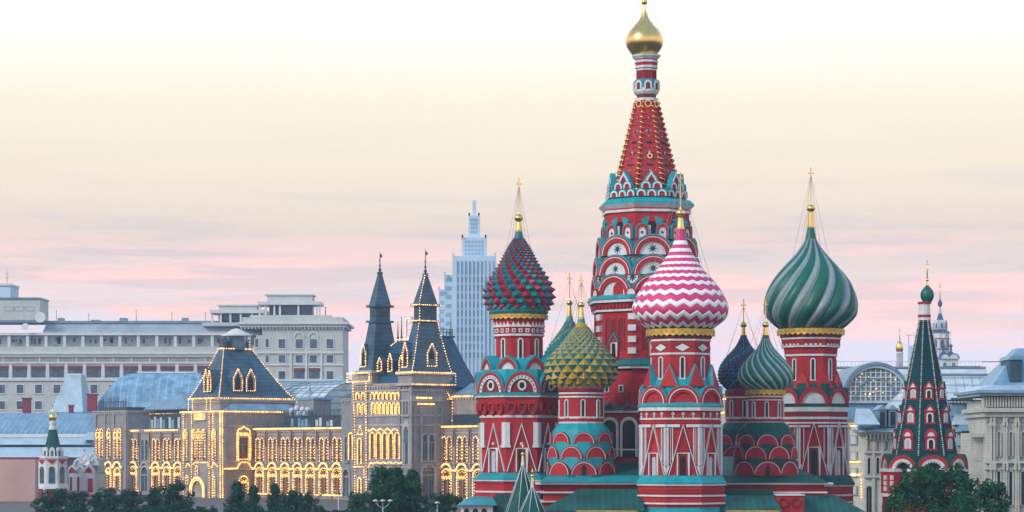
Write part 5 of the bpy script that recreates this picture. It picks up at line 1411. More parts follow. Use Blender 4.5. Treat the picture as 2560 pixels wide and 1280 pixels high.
def mansard_pavilion():
    p = -7.0; x1 = gx(555, p); x0 = gx(455, p)
    z = lambda py: gz(py, x1, p)
    zt = z(1030); zc = z(1000)
    wall(x0, x1, p, 12, 0, zt, 'stone'); cornice(x0, x1, p, 12, zt + .35, .6, .3)
    mx1, my0 = x1 - 1.6, p + .2; mx0 = gx(474, p)
    wall(mx0, mx1, my0 + .5, 10, zt, zc, 'stone', 'attic_wall'); cornice(mx0, mx1, my0 + .5, 10, zc + .3, .6, .35)
    tx1 = gx(563, -1.5)
    args = (mx0 - .3, mx1 + .3, my0, 10.3, zc + .3, gx(551, -1.5), tx1, -1.8, 4.6, z(868))
    rf = hip(*args, 'roof_slate', 'mansard_roof', .12)
    hip_edges(*args, .12, ('fl', 'fr', 'br'), rf)
    rope([(args[0], my0 - .3, zc + .4), (args[1] + .2, my0 - .3, zc + .4), (args[1] + .2, 10.3, zc + .4)], rf, .17, .3)
    rope([(args[5], -2, z(866)), (tx1 + .2, -2, z(866)), (tx1 + .2, 4.6, z(866))], rf, .17, .3)
    b = MB()
    for i in range(9): y = -1.8 + .8 * i; b.box(tx1 - .1, tx1 - .02, y - .05, y + .05, z(868), z(842), 'iron')
    for i in range(5): x = args[5] + i * (tx1 - args[5]) / 4; b.box(x - .05, x + .05, -1.8, -1.72, z(868), z(842), 'iron')
    for zz in (843, 852, 860): b.box(tx1 - .12, tx1, -1.8, 4.6, z(zz) - .06, z(zz) + .06, 'iron'); b.box(args[5], tx1, -1.82, -1.7, z(zz) - .06, z(zz) + .06, 'iron')
    b.box(args[5] + .6, tx1 - .5, -1, 4, z(868), z(846), 'roof_slate'); gbuild(b, 'roof_railing', rf)
    # white canopy on the roof deck
    b = MB(); cxx, cyy = (args[5] + tx1) / 2, 1.6; b.lathe([(.1, z(813)), (.9, z(816)), (2.0, z(826)), (2.9, z(830)), (2.95, z(833))], 16, 'hotel_trim', cxx, cyy); b.lathe([(1.7, z(833)), (1.7, z(868))], 12, 'hotel_glass', cxx, cyy); gbuild(b, 'roof_dome', rf)
    for px in (597, 629):
        dormer(mx1 - .45, gpy(px, mx1), z(975), 1.05, 4.1, rf, True)
    dormer(gx(512, my0), my0 + .4, z(977), .62, 4.2, rf, False); dormer(gx(521, my0), my0 + .4, z(977), .5, 4.0, rf, False)
    b = MB(); b.frustum((x1 - 1.5, x1 - .1, p + 1, 11), (x1 - 1.5, x1 - 1.3, p + 3, 9), zt + .36, z(1008), 'roof_metal'); gbuild(b, 'lean_to_roof')
    rope([(x0, p - .45, zt + .1), (x1 + .4, p - .45, zt + .1), (x1 + .4, gpy(705, x1), zt + .1)], None, .18, .28)
    def path(pts, r=.15, step=.32, dy=.45): rope([(gx(px, p - dy), p - dy, gz(py, gx(px, p), p)) for px, py in pts], None, r, step)
    for px in (458, 479, 523, 532): path([(px, 1030), (px, 1252)], .16, .32)
    path([(550, 1030), (551, 1256)], .2, .28); path([(556, 1030), (557, 1256)], .2, .28)
    path([(471, 1000), (471, 1028)]); path([(481, 1000), (481, 1028)]); path([(516, 1000), (516, 1028)]); path([(526, 1000), (526, 1028)])
    # lit panel and windows of the front
    b = MB(); xa, xb = gx(489, p), gx(519, p); b.box(xa, xb, p - .3, p + .02, z(1050), z(1032), 'stone_light'); pn = gbuild(b, 'panel')
    for q in range(5): rope([(xa + .2, p - .42, z(1033.5 + 3.6 * q)), (xb - .2, p - .42, z(1033.5 + 3.6 * q))], pn, .13, .36)
    def lw(px, n, top, bot, w, gap):
        M = frame_at(gx(px, p), p); two_lights(M, z(bot), z(top) - z(bot), w, True, None, n, gap)
        s_ = MB(); zz = z(top + 12)
        for i in range(n):
            x = -(n - 1) * gap / 2 + gap * i; s_.beads([(x + .7 * w * 1.2 * math.cos(PI * q / 6), zz + .75 * math.sin(PI * q / 6)) for q in range(13)], .3, .13, y=-.5)
        gbuild(s_, 'light_string', None, M)
    lw(500, 3, 1074, 1148, .5, 1.7); lw(467, 1, 1074, 1148, .5, 1); lw(538, 1, 1074, 1148, .55, 1)
    path([(483, 1160), (486, 1156), (519, 1156), (521, 1168)], .17, .28); path([(464, 1168), (469, 1157), (476, 1168)], .17, .3); path([(528, 1168), (534, 1156), (545, 1168)], .17, .3)
    # entrance arch
    M = frame_at(gx(499, p), p); b = MB(); zz = z(1258); h = z(1192) - zz
    b.strip(arch(0, zz, 2.6, h, 14, spring=h - 2.4, point=.1), arch(0, zz, 1.9, h - .7, 14, spring=h - 2.6), -.5, .1, 'stone_light'); b.prism(arch(0, zz, 1.9, h - .7, 14, spring=h - 2.6), -.03, .1, 'beige_dark'); en = gbuild(b, 'entrance', None, M)
    s_ = MB(); s_.beads(arch(0, zz, 2.3, h - .2, 14, spring=h - 2.4), .26, .2, y=-.65); s_.beads(arch(0, zz, 1.95, h - .7, 14, spring=h - 2.6), .34, .14, y=-.6); gbuild(s_, 'light_string', en, M)
    for px, a, c in ((495, 1166, 1186), (471, 1192, 1210), (538, 1192, 1240)):
        two_lights(frame_at(gx(px, p), p), z(c), z(a) - z(c), .35, True, None, 1, 1, False)
    path([(528, 1250), (562, 1250)], .26, .3); path([(528, 1254), (562, 1254)], .22, .3)
    # side wall toward us: one tall window with a shaped head, glow of the rope under it
    M = frame_at(x1, gpy(606, x1), True); za, zb = z(1148), z(1094); w = 1.0
    b = MB(); b.strip([(-w - .5, za - .3), (-w - .5, zb + .9), (w + .5, zb + .9), (w + .5, za - .3)], [(-w, za), (-w, zb), (w, zb), (w, za)], -.4, .05, 'stone_light'); b.box(-w, w, -.03, .05, za, zb, 'pane_warm'); b.box(-.06, .06, -.15, 0, za, zb, 'stone'); b.box(-w, w, -.14, 0, za + 2.6, za + 2.75, 'stone'); wi = gbuild(b, 'window', None, M)
    s_ = MB()
    for q in (.0, .32): s_.beads([(-w - .2 - q, za - .2), (-w - .2 - q, zb + .5 + q), (w + .2 + q, zb + .5 + q), (w + .2 + q, za - .2)], .32, .16, y=-.5)
    s_.beads([(-w - .5, zb + 1.0), (-w - .1, zb + 1.6), (-.5, zb + 1.7), (0, zb + 2.1), (.5, zb + 1.7), (w + .1, zb + 1.6), (w + .5, zb + 1.0)], .26, .18, y=-.5); s_.beads([(-w, za), (w, za)], .3, .14, y=-.5); gbuild(s_, 'light_string', wi, M)
    def sp(px, py): return (x1 + .5, gpy(px, x1), z(py))
    rope([sp(558, 1172), sp(590, 1171), sp(594, 1160), sp(600, 1156), sp(614, 1156), sp(620, 1160), sp(625, 1171), sp(650, 1171)], None, .22, .26)
    b = MB(); zz = z(1172); yy = gpy(606, x1); b.box(x1 - .02, x1 + .35, p, 0, zz - .25, zz, 'stone_light')
    for py in (1064, 1154): b.box(x1 - .02, x1 + .2, p + .06, -.05, z(py) - .15, z(py) + .15, 'stone_light')
    gbuild(b, 'string_course')
    M = frame_at(x1, gpy(606, x1), True); big_arch(M, True, .9, .6, z(1192))
    for px in (565, 640):
        b = MB(); yy = gpy(px, x1); b.box(x1 - .02, x1 + .2, yy - .35, yy + .35, 0, zt - .3, 'stone'); gbuild(b, 'pier')
    for px in (458, 479, 523, 551):
        x = gx(px, p); b = MB(); b.box(x - .35, x + .35, p - .28, p + .02, 0, zt - .3, 'stone'); gbuild(b, 'pier')
mansard_pavilion()

def end_block():
    p = -1.2; x0, x1 = gx(236, p), gx(319, p); z = lambda py: gz(py, (x0 + x1) / 2, p)
    zt = z(1030); wall(x0, x1, p, 14, 0, zt, 'stone_cool'); cornice(x0, x1, p, 14, zt + .25, .5, .35)
    for px, n in ((252, 2), (275, 1), (297, 2)):
        M = frame_at(gx(px, p), p); two_lights(M, z(1144), z(1073) - z(1144), .55, True, None, n, 1.45); big_arch(M, True, 1.1 if n == 2 else .9, .7, 5.2); wave(M, 1.9)
        s_ = MB(); 
        for i in range(n):
            x = -(n - 1) * .72 + 1.45 * i; s_.beads([(x + .62 * math.cos(PI * q / 6), z(1088) + .62 * math.sin(PI * q / 6)) for q in range(13)], .3, .12, y=-.46)
        gbuild(s_, 'light_string', None, M)
    for px in (241, 264, 286, 316):
        b = MB(); x = gx(px, p); b.box(x - .3, x + .3, p - .3, p + .02, 0, zt - .3, 'stone'); gbuild(b, 'pier')
    b = MB(); y = p + 2
    b.box(gx(246, y), gx(316, y), y, y + 5, zt + .25, zt + 1.0, 'iron')
    for i in range(12): x = gx(246 + 6.2 * i, y); b.box(x - .08, x + .08, y, y + .1, zt + 1, zt + 2.2 + .3 * (i % 3), 'iron')
    b.box(gx(246, y), gx(316, y), y, y + .08, zt + 2.0, zt + 2.15, 'iron'); gbuild(b, 'roof_railing')
    b = MB(); b.tube([(gx(272, y), y, zt + .5), (gx(272, y), y, z(965))], [.16, .05], 'iron_gold', 5); b.ball((gx(272, y), y, zt + 3), .3, 'iron_gold', 8); gbuild(b, 'finial')
    x0, x1 = gx(318, 2), gx(440, 2); hip(x0, x1, 4.5, 16, gz(1026, x0, 4), x0 + 9, x1 - 9, 9, 11, gz(985, x0, 4), 'roof_seam', 'hip_roof')
end_block()

def near_end():
    """the far right stretch of the front, glimpsed on both sides of the swirl tower"""
    x0, x1 = gx(1780), gx(1818); p = -1
    z = lambda py: gz(py, x0, p)
    wall(x0 - 4, x1 + 3, p, 8, 0, z(985), 'stone_light'); cornice(x0 - 4, x1 + 3, p, 8, z(983), .5, .3)
    for py in (999, 1033): rope([(x0, p - .3, z(py)), (x1 + 3, p - .3, z(py))], None, .17, .3)
    x0, x1 = gx(2105, -1.0), gx(2157, -1.0); z = lambda py: gz(py, x1, p)
    wall(x0, x1, p, 1.2, 0, z(1060), 'beige'); cornice(x0, x1, p, 1.2, z(1056), .5, .3, 'beige')
    for py, a, c in ((1065, 2118, 2174), (1155, 2124, 2158), (1187, 2124, 2158)): rope([(gx(a, p), p - .35, z(py)), (min(gx(c, p), x1), p - .35, z(py))], None, .19, .26)
    rope([(x1, p - .3, z(1200)), (x1, p - .3, z(1250))], None, .17, .3)
    for py in (1088, 1128, 1170, 1215):
        M = frame_at(gx(2136, p), p); b = MB(); b.box(-.7, .7, -.2, .02, z(py + 24), z(py), 'beige_dark'); b.box(-.45, .45, -.26, .02, z(py + 22), z(py + 3), 'glass_pale'); gbuild(b, 'window', None, M)
near_end()
# ------------------------------------------------------------------ buildings further off
class Flat:
    """a building that faces the camera at distance Y; sizes from photo pixels"""
    def __init__(s, Y, root=None): s.Y = Y; s.k = Y / F; s.root = root
    def x(s, px): return X(px, s.Y)
    def z(s, py): return Z(py, s.Y)
    def box(s, b, x0, x1, t, bt, f, d, mat):
        """f = how far the front stands proud of the wall plane (m), d = depth behind it"""
        b.box(s.x(x0), s.x(x1), s.Y - f, s.Y + d, s.z(bt), s.z(t), mat)
    def part(s, name, items, parent=None):
        b = MB()
        for it in items: s.box(b, *it)
        return b.build(name, parent or s.root)
    def row(s, name, xs, build, parent=None):
        """the same part at several columns: built once, then copied"""
        first = None
        for px in xs:
            M = Matrix.Translation((s.x(px), s.Y, 0))
            if first is None: first = build(M)
            else: dup(first, M)
        return first
    def window(s, t, bt, w, frame='hotel_trim', glass='hotel_glass', bars=1, top=None, arched=False, sill=True, name='window', parent=None, fr=2.0, f=.14):
        k = s.k
        def bld(M):
            b = MB(); zt, zb = s.z(t), s.z(bt)
            if arched:
                o = arch(0, zb, (w / 2 + fr) * k, zt - zb + fr * k, 10, spring=zt - zb - w * k / 2); i_ = arch(0, zb, w / 2 * k, zt - zb, 10, spring=zt - zb - w * k / 2)
                b.strip(o, i_, -f, .05, frame); b.prism(i_, -.03, .05, glass)
            else:
                q = w / 2 * k; e = fr * k
                b.strip([(-q - e, zb - e), (-q - e, zt + e), (q + e, zt + e), (q + e, zb - e)], [(-q, zb), (-q, zt), (q, zt), (q, zb)], -f, .05, frame, True); b.box(-q, q, -.03, .05, zb, zt, glass)
            for i in range(bars):
                x = (-w / 2 + w * (i + 1) / (bars + 1)) * k; b.box(x - .35 * k, x + .35 * k, -.09, 0, zb, zt, 'chimney_red' if glass == 'hotel_glass' else frame)
            if top: b.box(-w / 2 * k, w / 2 * k, -.35, 0, zt - (bt - t) * .28 * k, zt - .01, top)
            if sill: b.box((-w / 2 - 2.5) * k, (w / 2 + 2.5) * k, -.22, .05, zb - 2.6 * k, zb - fr * k - .004, frame)
            return b.build(name, parent or s.root, Wm=M)
        return bld

def hotel():
    H = Flat(700, None); root = thing('hotel_building', 'pale stone multi-storey hotel with colonnaded roof pavilions behind the lit arcade building', 'building', (H.x(430), 712, 0)); H.root = root
    # long wing
    H.part('wall', [(-60, 640, 892, 1250, 0, 20, 'hotel_wall')])
    H.part('attic_wall', [(-60, 640, 836, 868, -3.0, 16, 'hotel_wall')]); H.part('parapet', [(-60, 650, 866, 881, .2, 3, 'hotel_wall')])
    H.part('cornice', [(-60, 655, 881, 886, .9, 3, 'hotel_trim'), (-60, 655, 886, 892, .5, 3, 'hotel_trim')])
    H.part('frieze', [(-60, 640, 894, 904, .06, 1, 'beige_dark')] + [(i * 46 - 40, i * 46 - 37, 893, 905, .2, 1, 'hotel_trim') for i in range(15)])
    H.part('string_course', [(-60, 640, 905, 909, .5, 1, 'hotel_trim'), (-60, 640, 947, 952, .45, 1, 'hotel_trim')])
    b = MB(); b.frustum((H.x(100), H.x(650), 702, 718), (H.x(108), H.x(650), 705, 716), H.z(837), H.z(806), 'hotel_roof'); b.box(H.x(102), H.x(650), 704.5, 716, H.z(806), H.z(800), 'steel'); b.build('roof', root)
    for px, w in ((142, 12), (300, 16), (230, 20), (455, 14)):
        H.part('roof_vent', [(px - w / 2, px + w / 2, 792 if w < 18 else 797, 801, -5, 9, 'roof_metal')])
    # set-back gallery behind a row of posts
    H.row('post', [i * 46.2 + 22 for i in range(14)], lambda M: (lambda b: (b.box(-.42, .42, .2, 1.0, H.z(868), H.z(838), 'hotel_trim'), b.build('post', root, Wm=M))[1])(MB()))
    H.part('canopy', [(-60, 650, 832, 838, .2, 6, 'hotel_trim')])
    g = Flat(702.9, root)
    random.seed(3)
    for i in range(14):
        x = i * 46.2 - 1; b = MB(); g.box(b, x - 19, x + 19, 840, 864, .06, .2, 'glass_pale')
        for q in range(4):
            a = x - 16 + random.uniform(0, 26); g.box(b, a, a + random.uniform(3, 8), random.uniform(842, 850), random.uniform(853, 862), .2, .1, random.choice(['hotel_glass', 'hotel_trim', 'pane_grey', 'steel', 'hotel_glass']))
        b.build('glazed_bay', root)
    cols = [i * 46.2 + 4 for i in range(14)]
    H.row('window', cols, H.window(914, 944, 36, bars=3, top='awning', fr=1.5))
    H.row('pilaster', [c + 23 for c in cols], lambda M: (lambda b: (b.box(-.42, .42, -.35, .05, H.z(947), H.z(909), 'hotel_trim'), b.build('pilaster', root, Wm=M))[1])(MB()))
    H.row('window', cols, H.window(962, 983, 17)); H.row('window', [c for c in cols[:6]], H.window(1003, 1023, 17))
    H.part('balcony', [(390, 480, 945, 950, 1.6, 1, 'hotel_trim')])
    for px, t in ((128, 770), (210, 778), (330, 768), (420, 776), (505, 774)):
        b = MB(); b.tube([(H.x(px), 708, H.z(802)), (H.x(px), 708, H.z(t))], [.09, .04], 'iron', 4); b.box(H.x(px - 3), H.x(px + 3), 707.97, 708.03, H.z(t + 5), H.z(t + 4.2), 'iron'); b.build('antenna', root)
    # stepped block and mast at the left edge
    H.part('stair_tower', [(-60, 22, 712, 800, -2, 14, 'sky_wall')]); H.part('upper_block', [(-60, 98, 746, 804, -1, 14, 'hotel_wall')]); H.part('roof_edge', [(-60, 100, 743, 747, -.6, 14, 'steel'), (-60, 24, 708, 713, -1.6, 14, 'hotel_trim'), (-60, 104, 800, 806, -.4, 14, 'steel')])
    U = Flat(700.95, root); U.row('window', (22, 48, 74), U.window(766, 776, 21, glass='pane_grey', bars=0, sill=False, fr=.6)); 
    b = MB(); b.tube([(H.x(7), 706, H.z(712)), (H.x(7), 706, H.z(668))], [.12, .05], 'iron_gold', 4)
    for py in (680, 690): b.box(H.x(3), H.x(11), 705.95, 706.05, H.z(py + 1.2), H.z(py), 'iron_gold')
    b.build('antenna_mast', root)
    b = MB(); b.lathe([(.1, .0), (1.0, .18), (1.5, .5), (1.52, .52)], 16, 'hotel_trim'); b.build('satellite_dish', root, Wm=Matrix.Translation((H.x(101), 700.2, H.z(794))) @ Matrix.Rotation(R(80), 4, 'X'))
    b = MB(); b.lathe([(.1, .0), (.7, .14), (1.0, .36), (1.02, .38)], 16, 'hotel_trim'); b.build('satellite_dish', root, Wm=Matrix.Translation((H.x(66), 698.6, H.z(818))) @ Matrix.Rotation(R(80), 4, 'X'))
    # corner block on the right
    B = Flat(694, root)
    B.part('wall', [(640, 857, 838, 1250, 0, 24, 'hotel_wall')]); B.part('wall', [(655, 857, 806, 838, 0, 24, 'hotel_wall')])
    B.part('cornice', [(596, 871, 806, 811, 1.6, 26, 'hotel_trim'), (600, 864, 811, 818, .9, 25, 'hotel_trim')]); B.part('parapet', [(606, 858, 793, 806, .2, 22, 'hotel_wall')])
    b = MB(); n = 30
    for i in range(n): x = B.x(604 + i * 8.8); b.box(x - .12, x + .12, 693.2, 694, B.z(823), B.z(818) - .003, 'hotel_trim')
    b.build('dentil_band', root)
    B.part('string_course', [(640, 859, 880, 884, .4, 1, 'hotel_trim'), (640, 859, 910, 914, .3, 1, 'hotel_trim'), (640, 859, 948, 953, .4, 1, 'hotel_trim')])
    for cx in (748, 784): B.row('window', (cx,), B.window(848, 871, 18, arched=False))
    b = MB()
    for cx in (748, 784): b.strip(arch(B.x(cx), B.z(845), 1.55, 1.75, 10), arch(B.x(cx), B.z(845), 1.25, 1.4, 10), 693.75, 694.1, 'hotel_trim')
    b.build('blind_arches', root)
    for c in ((705, 825),): B.row('window', c, B.window(848, 871, 17)); B.row('window', c, B.window(888, 907, 17)); B.row('window', c, B.window(928, 948, 17))
    B.row('window', (748, 783), B.window(888, 907, 18)); B.row('window', (748, 786), B.window(920, 947, 28, bars=2, top='awning'))
    for c in ((642, 668),): B.row('window', c, B.window(847, 868, 8)); B.row('window', c, B.window(888, 906, 8)); B.row('window', c, B.window(929, 946, 8))
    for cx in (728, 766, 804): B.part('pilaster', [(cx - 2, cx + 2, 884, 948, .4, 1, 'hotel_trim')])
    # roof pavilions on columns
    def pavilion(Y, x0, x1, t, tc, bt, posts, low):
        P = Flat(Y, root)
        p = P.part('roof_pavilion', [(x0 + 20 if low else x0 + 22, x1 - 22, t, tc - 6, -1, 9, 'hotel_wall'), (x0, x1, tc - 6, tc + 2, .8, 11, 'hotel_trim')])
        P.part('cornice', [((x0 + 16), (x1 - 18), t - 3, t, -.6, 9.4, 'hotel_trim')], p)
        P.part('glass_screen', [(x0 + 26, x1 - 22, tc + 2, bt, -2.5, 8, 'hotel_glass')], p)
        for a in posts: P.part('post', [(a - 2.4, a + 2.4, tc + 2, bt, .2, .6, 'hotel_trim')], p)
        for a in posts[::2]: P.part('post', [(a + 8, a + 11, tc + 2, bt, -7.6, 8, 'hotel_trim')], p)
        P.part('floor_band', [(x0 - 20, x1 + 24, bt, bt + 9, .5, 12, 'hotel_wall')], p)
    pavilion(696, 645, 802, 738, 760, 788, (649, 664, 686, 700, 746, 792, 799), False)
    pavilion(702, 526, 664, 764, 781, 806, (530, 552, 576, 602, 630, 658), True)
hotel()

def skyscraper():
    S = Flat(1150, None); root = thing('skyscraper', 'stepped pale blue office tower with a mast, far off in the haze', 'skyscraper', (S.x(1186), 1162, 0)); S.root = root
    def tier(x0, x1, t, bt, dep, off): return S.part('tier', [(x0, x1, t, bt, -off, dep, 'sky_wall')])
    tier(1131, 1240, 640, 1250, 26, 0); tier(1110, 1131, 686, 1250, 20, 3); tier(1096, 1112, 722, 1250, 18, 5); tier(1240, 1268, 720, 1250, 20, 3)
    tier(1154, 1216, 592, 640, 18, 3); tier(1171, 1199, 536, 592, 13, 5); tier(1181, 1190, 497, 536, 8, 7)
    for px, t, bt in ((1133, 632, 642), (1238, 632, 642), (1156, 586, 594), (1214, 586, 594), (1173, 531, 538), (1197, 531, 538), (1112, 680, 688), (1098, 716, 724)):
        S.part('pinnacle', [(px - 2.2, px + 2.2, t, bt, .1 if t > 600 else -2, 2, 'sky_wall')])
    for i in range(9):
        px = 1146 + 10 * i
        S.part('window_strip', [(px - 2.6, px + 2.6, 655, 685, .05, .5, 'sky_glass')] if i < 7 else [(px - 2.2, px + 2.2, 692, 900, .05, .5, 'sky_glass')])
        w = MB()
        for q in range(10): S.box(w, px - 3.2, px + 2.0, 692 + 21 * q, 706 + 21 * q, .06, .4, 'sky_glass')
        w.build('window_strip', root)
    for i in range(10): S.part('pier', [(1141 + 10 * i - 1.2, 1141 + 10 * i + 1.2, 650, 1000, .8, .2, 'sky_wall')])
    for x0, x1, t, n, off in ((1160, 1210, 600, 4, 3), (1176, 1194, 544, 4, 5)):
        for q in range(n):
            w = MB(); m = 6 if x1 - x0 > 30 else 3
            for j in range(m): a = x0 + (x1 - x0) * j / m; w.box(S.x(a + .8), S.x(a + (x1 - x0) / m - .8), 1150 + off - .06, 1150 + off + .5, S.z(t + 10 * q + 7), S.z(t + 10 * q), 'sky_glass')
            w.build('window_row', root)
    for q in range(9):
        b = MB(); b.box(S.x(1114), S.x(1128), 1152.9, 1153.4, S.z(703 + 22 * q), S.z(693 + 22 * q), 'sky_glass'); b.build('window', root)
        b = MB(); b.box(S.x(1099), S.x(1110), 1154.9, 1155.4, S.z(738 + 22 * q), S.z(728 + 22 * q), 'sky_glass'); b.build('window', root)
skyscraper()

def old_roofs():
    # low buildings with metal roofs at the left
    L_ = Flat(560, None); root = thing('roofed_block', 'long low block with wide blue sheet-metal roofs and dark red chimneys', 'building', (L_.x(80), 575, 0)); L_.root = root
    b = MB(); b.box(L_.x(-80), L_.x(236), 562, 590, 0, L_.z(1084), 'stone_light'); b.build('wall', root)
    b = MB(); b.frustum((L_.x(-80), L_.x(240), 560, 592), (L_.x(-80), L_.x(228), 575, 580), L_.z(1086), L_.z(1030), 'roof_metal'); rf = b.build('roof', root)
    for i in range(22):
        px = -60 + 14 * i; b = MB(); b.tube([(L_.x(px), 559.97, L_.z(1085)), (L_.x(px * .985 + 2), 574.9, L_.z(1031))], .11, 'roof_pale', 3); b.build('roof_seam', rf)
    L_.part('eaves', [(-80, 242, 1085, 1094, .5, 3, 'hotel_trim')])
    for px, t, bt, w in ((65, 994, 1048, 9), (176, 1012, 1042, 4.5), (229, 984, 1028, 11)):
        c = Flat(577, root); c.part('chimney', [(px - w, px + w, t + 4, bt, 0, 2, 'chimney_red'), (px - w - 2, px + w + 2, t, t + 4, .2, 2.2, 'chimney_red')])
    b = MB(); D = Flat(556, root); D.box(b, -80, 240, 1108, 1150, 0, 6, 'sky_wall'); b.frustum((L_.x(-80), L_.x(244), 549, 560), (L_.x(-80), L_.x(240), 559, 560), L_.z(1112), L_.z(1095), 'roof_pale'); b.build('lower_roof', root)
    b = MB(); E_ = Flat(548, root); b.box(E_.x(-80), E_.x(238), 548.2, 556, 0, E_.z(1135), 'hotel_wall'); b.frustum((E_.x(-80), E_.x(242), 540, 550), (E_.x(-80), E_.x(240), 549, 550), E_.z(1143), E_.z(1118), 'roof_pale'); b.build('lower_roof', root)
    for px in (216,):
        b = MB(); b.prism([(E_.x(px - 16), E_.z(1100)), (E_.x(px), E_.z(1080)), (E_.x(px + 24), E_.z(1080)), (E_.x(px + 24), E_.z(1100))], 550, 556, 'sky_wall', 'roof_pale'); b.build('dormer', root)
    E_.part('skylight', [(140, 214, 1122, 1134, 3, -1, 'glass_pale')])
    # pale stepped pyramid roof
    P = Flat(596, None); root = thing('pyramid_roofed_tower', 'tower with a pale shingled pyramid roof behind the blue metal roofs', 'tower', (P.x(172), 600, 0)); P.root = root
    b = MB(); n = 12
    for i in range(n):
        t = i / n; t2 = (i + 1) / n; f = lambda a: (P.x(130 + 40 * a ** .75), P.x(218 - 14 * a), 590 + 5 * a, 606 - 5 * a)
        b.frustum(f(t), f(t2 * .96), P.z(1032 - 94 * t), P.z(1032 - 94 * t2), 'roof_pale')
    b.build('roof', root); b = MB(); b.box(P.x(134), P.x(214), 591, 605, 0, P.z(1032), 'stone_light'); b.box(P.x(168), P.x(204), 595.2, 600.8, P.z(940), P.z(934), 'hotel_trim'); b.build('wall', root)
    # great hump of a roof
    Q = Flat(600, None); root = thing('hump_roofed_hall', 'hall under a big rounded grey-blue metal roof behind the lit arcade', 'building', (Q.x(385), 615, 0)); Q.root = root
    b = MB(); tb = [(1045, 232, 520, 0), (1000, 246, 514, 2), (965, 268, 506, 4), (945, 284, 494, 6.5), (934, 300, 484, 9), (929, 322, 470, 12)]
    for (p0, a0, c0, y0), (p1, a1, c1, y1) in zip(tb, tb[1:]):
        b.frustum((Q.x(a0), Q.x(c0), 600 + y0, 632 - y0 * .5), (Q.x(a1), Q.x(c1), 600 + y1, 632 - y1 * .5), Q.z(p0), Q.z(p1), 'hump_seam')
    b.build('roof', root); b = MB(); b.box(Q.x(240), Q.x(515), 601, 631, 0, Q.z(1045), 'stone_light'); b.build('wall', root)
    b = MB(); b.box(Q.x(325), Q.x(468), 611.5, 626, Q.z(929), Q.z(925), 'hotel_trim'); b.build('ridge_cap', root)
    # brown block at the left edge
    G = Flat(430, None); root = thing('plain_brown_block', 'plain reddish brown building end at the lower left corner', 'building', (G.x(20), 438, 0)); G.root = root
    G.part('wall', [(-90, 88, 1146, 1262, 0, 3, 'brick_brown')]); G.part('coping', [(-90, 90, 1143, 1146.5, .15, 3.2, 'brick_line')]); G.part('plinth', [(-90, 90, 1256, 1260, .12, 3.1, 'steel')])
old_roofs()

def small_church():
    T = Tower(132, 470, 6); root = thing('small_church', 'small white and red church with a green tent belfry and gold cupola', 'church', (T.x, T.Y, 0)); T.root = root; T.body = root; k = T.s
    T.ring('belfry', 'white', [(1142, 38), (1160, 37), (1216, 37)]); T.ring('string_course', 'white', [(1140, 41), (1146, 41)]); T.ring('plinth', 'red', [(1222, 40), (1262, 42)]); T.ring('cornice', 'white', [(1214, 43), (1222, 44)])
    for a in VIS:
        b = MB(); b.prism(arch(0, T.z(1208), 7.5 * k, 42 * k, 8, spring=34 * k), -.1, .1, 'hotel_glass'); T.put('bell_opening', b, [a], 37 * .94)
        b = MB(); b.prism([(-13 * k, T.z(1149)), (13 * k, T.z(1149)), (0, T.z(1161))], -.12, .1, 'red'); T.put('wall_ornament', b, [a], 37 * .94)
        b = MB(); T.rect(b, -9, 9, 1226, 1240, 3, 'red_dark'); T.rect(b, -16, -12, 1222, 1262, 3, 'white'); T.rect(b, 12, 16, 1222, 1262, 3, 'white'); T.put('wall_panel', b, [a], 41 * .94)
    T.ring('tent_roof', 'green_roof', [(1074, 10), (1140, 25), (1143, 33)])
    b = MB(); b.prism(lancet(0, T.z(1140), 7 * k, 22 * k, 5, 1.3), -2 * k, 8 * k, 'white'); b.prism(lancet(0, T.z(1140), 3 * k, 14 * k, 5, 1.3), -3 * k, 0, 'hotel_glass'); T.put('dormer', b, VIS, 23)
    T.ring('neck', 'white', [(1052, 7), (1060, 7.5), (1074, 10)], 10); T.ring('string_course', 'white', [(1056, 9.5), (1060, 9.5)], 10)
    b = MB(); pr = spline([(1024, 1), (1030, 3), (1036, 8), (1042, 10.5), (1048, 9.5), (1053, 6)], 12); b.lathe(T.prof([(p[0], p[1]) for p in pr], 1), 16, 'gold', T.x, T.Y, smooth=True); b.box(T.x - .07, T.x + .07, T.Y - .05, T.Y + .05, T.z(1026), T.z(1008), 'gold'); b.box(T.x - .3, T.x + .3, T.Y - .05, T.Y + .05, T.z(1016), T.z(1014), 'gold'); b.build('onion_dome', root)
    N = Flat(476, root)
    N.part('nave', [(165, 236, 1182, 1262, 0, 14, 'hotel_trim')]); N.part('gallery_wall', [(92, 236, 1236, 1262, 6, 0, 'red')])
    for px, bt, w, m in ((180, 1182, 12, 'red'), (200, 1182, 12, 'roof_pale'), (222, 1182, 13, 'red'), (190, 1164, 12, 'roof_pale'), (212, 1164, 13, 'dome_white'), (230, 1164, 12, 'roof_pale'), (202, 1150, 11, 'dome_white'), (224, 1150, 12, 'roof_pale')):
        b = MB(); y = 476 + (1182 - bt) * .12; x = N.x(px); q = w * N.k
        b.strip(arch(x, N.z(bt), q, q * 1.4, 8, .2), arch(x, N.z(bt), q * .7, q, 8, .2), y - .3, y + 1.6, 'white'); b.prism(arch(x, N.z(bt), q * .7, q, 8, .2), y - .1, y + 1.4, m); b.build('gable_arch', root)
    N.part('upper_walls', [(176, 236, 1150, 1184, -4, 12, 'roof_pale')])
    for px in (178, 196): N.row('window', (px,), N.window(1192, 1228, 6, 'white', 'red_dark', 0))
    N.part('porch_panel', [(220, 232, 1196, 1230, .25, .5, 'red')]); N.part('pilaster', [(208, 213, 1184, 1236, .3, .5, 'white')]); N.part('pilaster', [(166, 171, 1184, 1236, .3, .5, 'white')])
small_church()

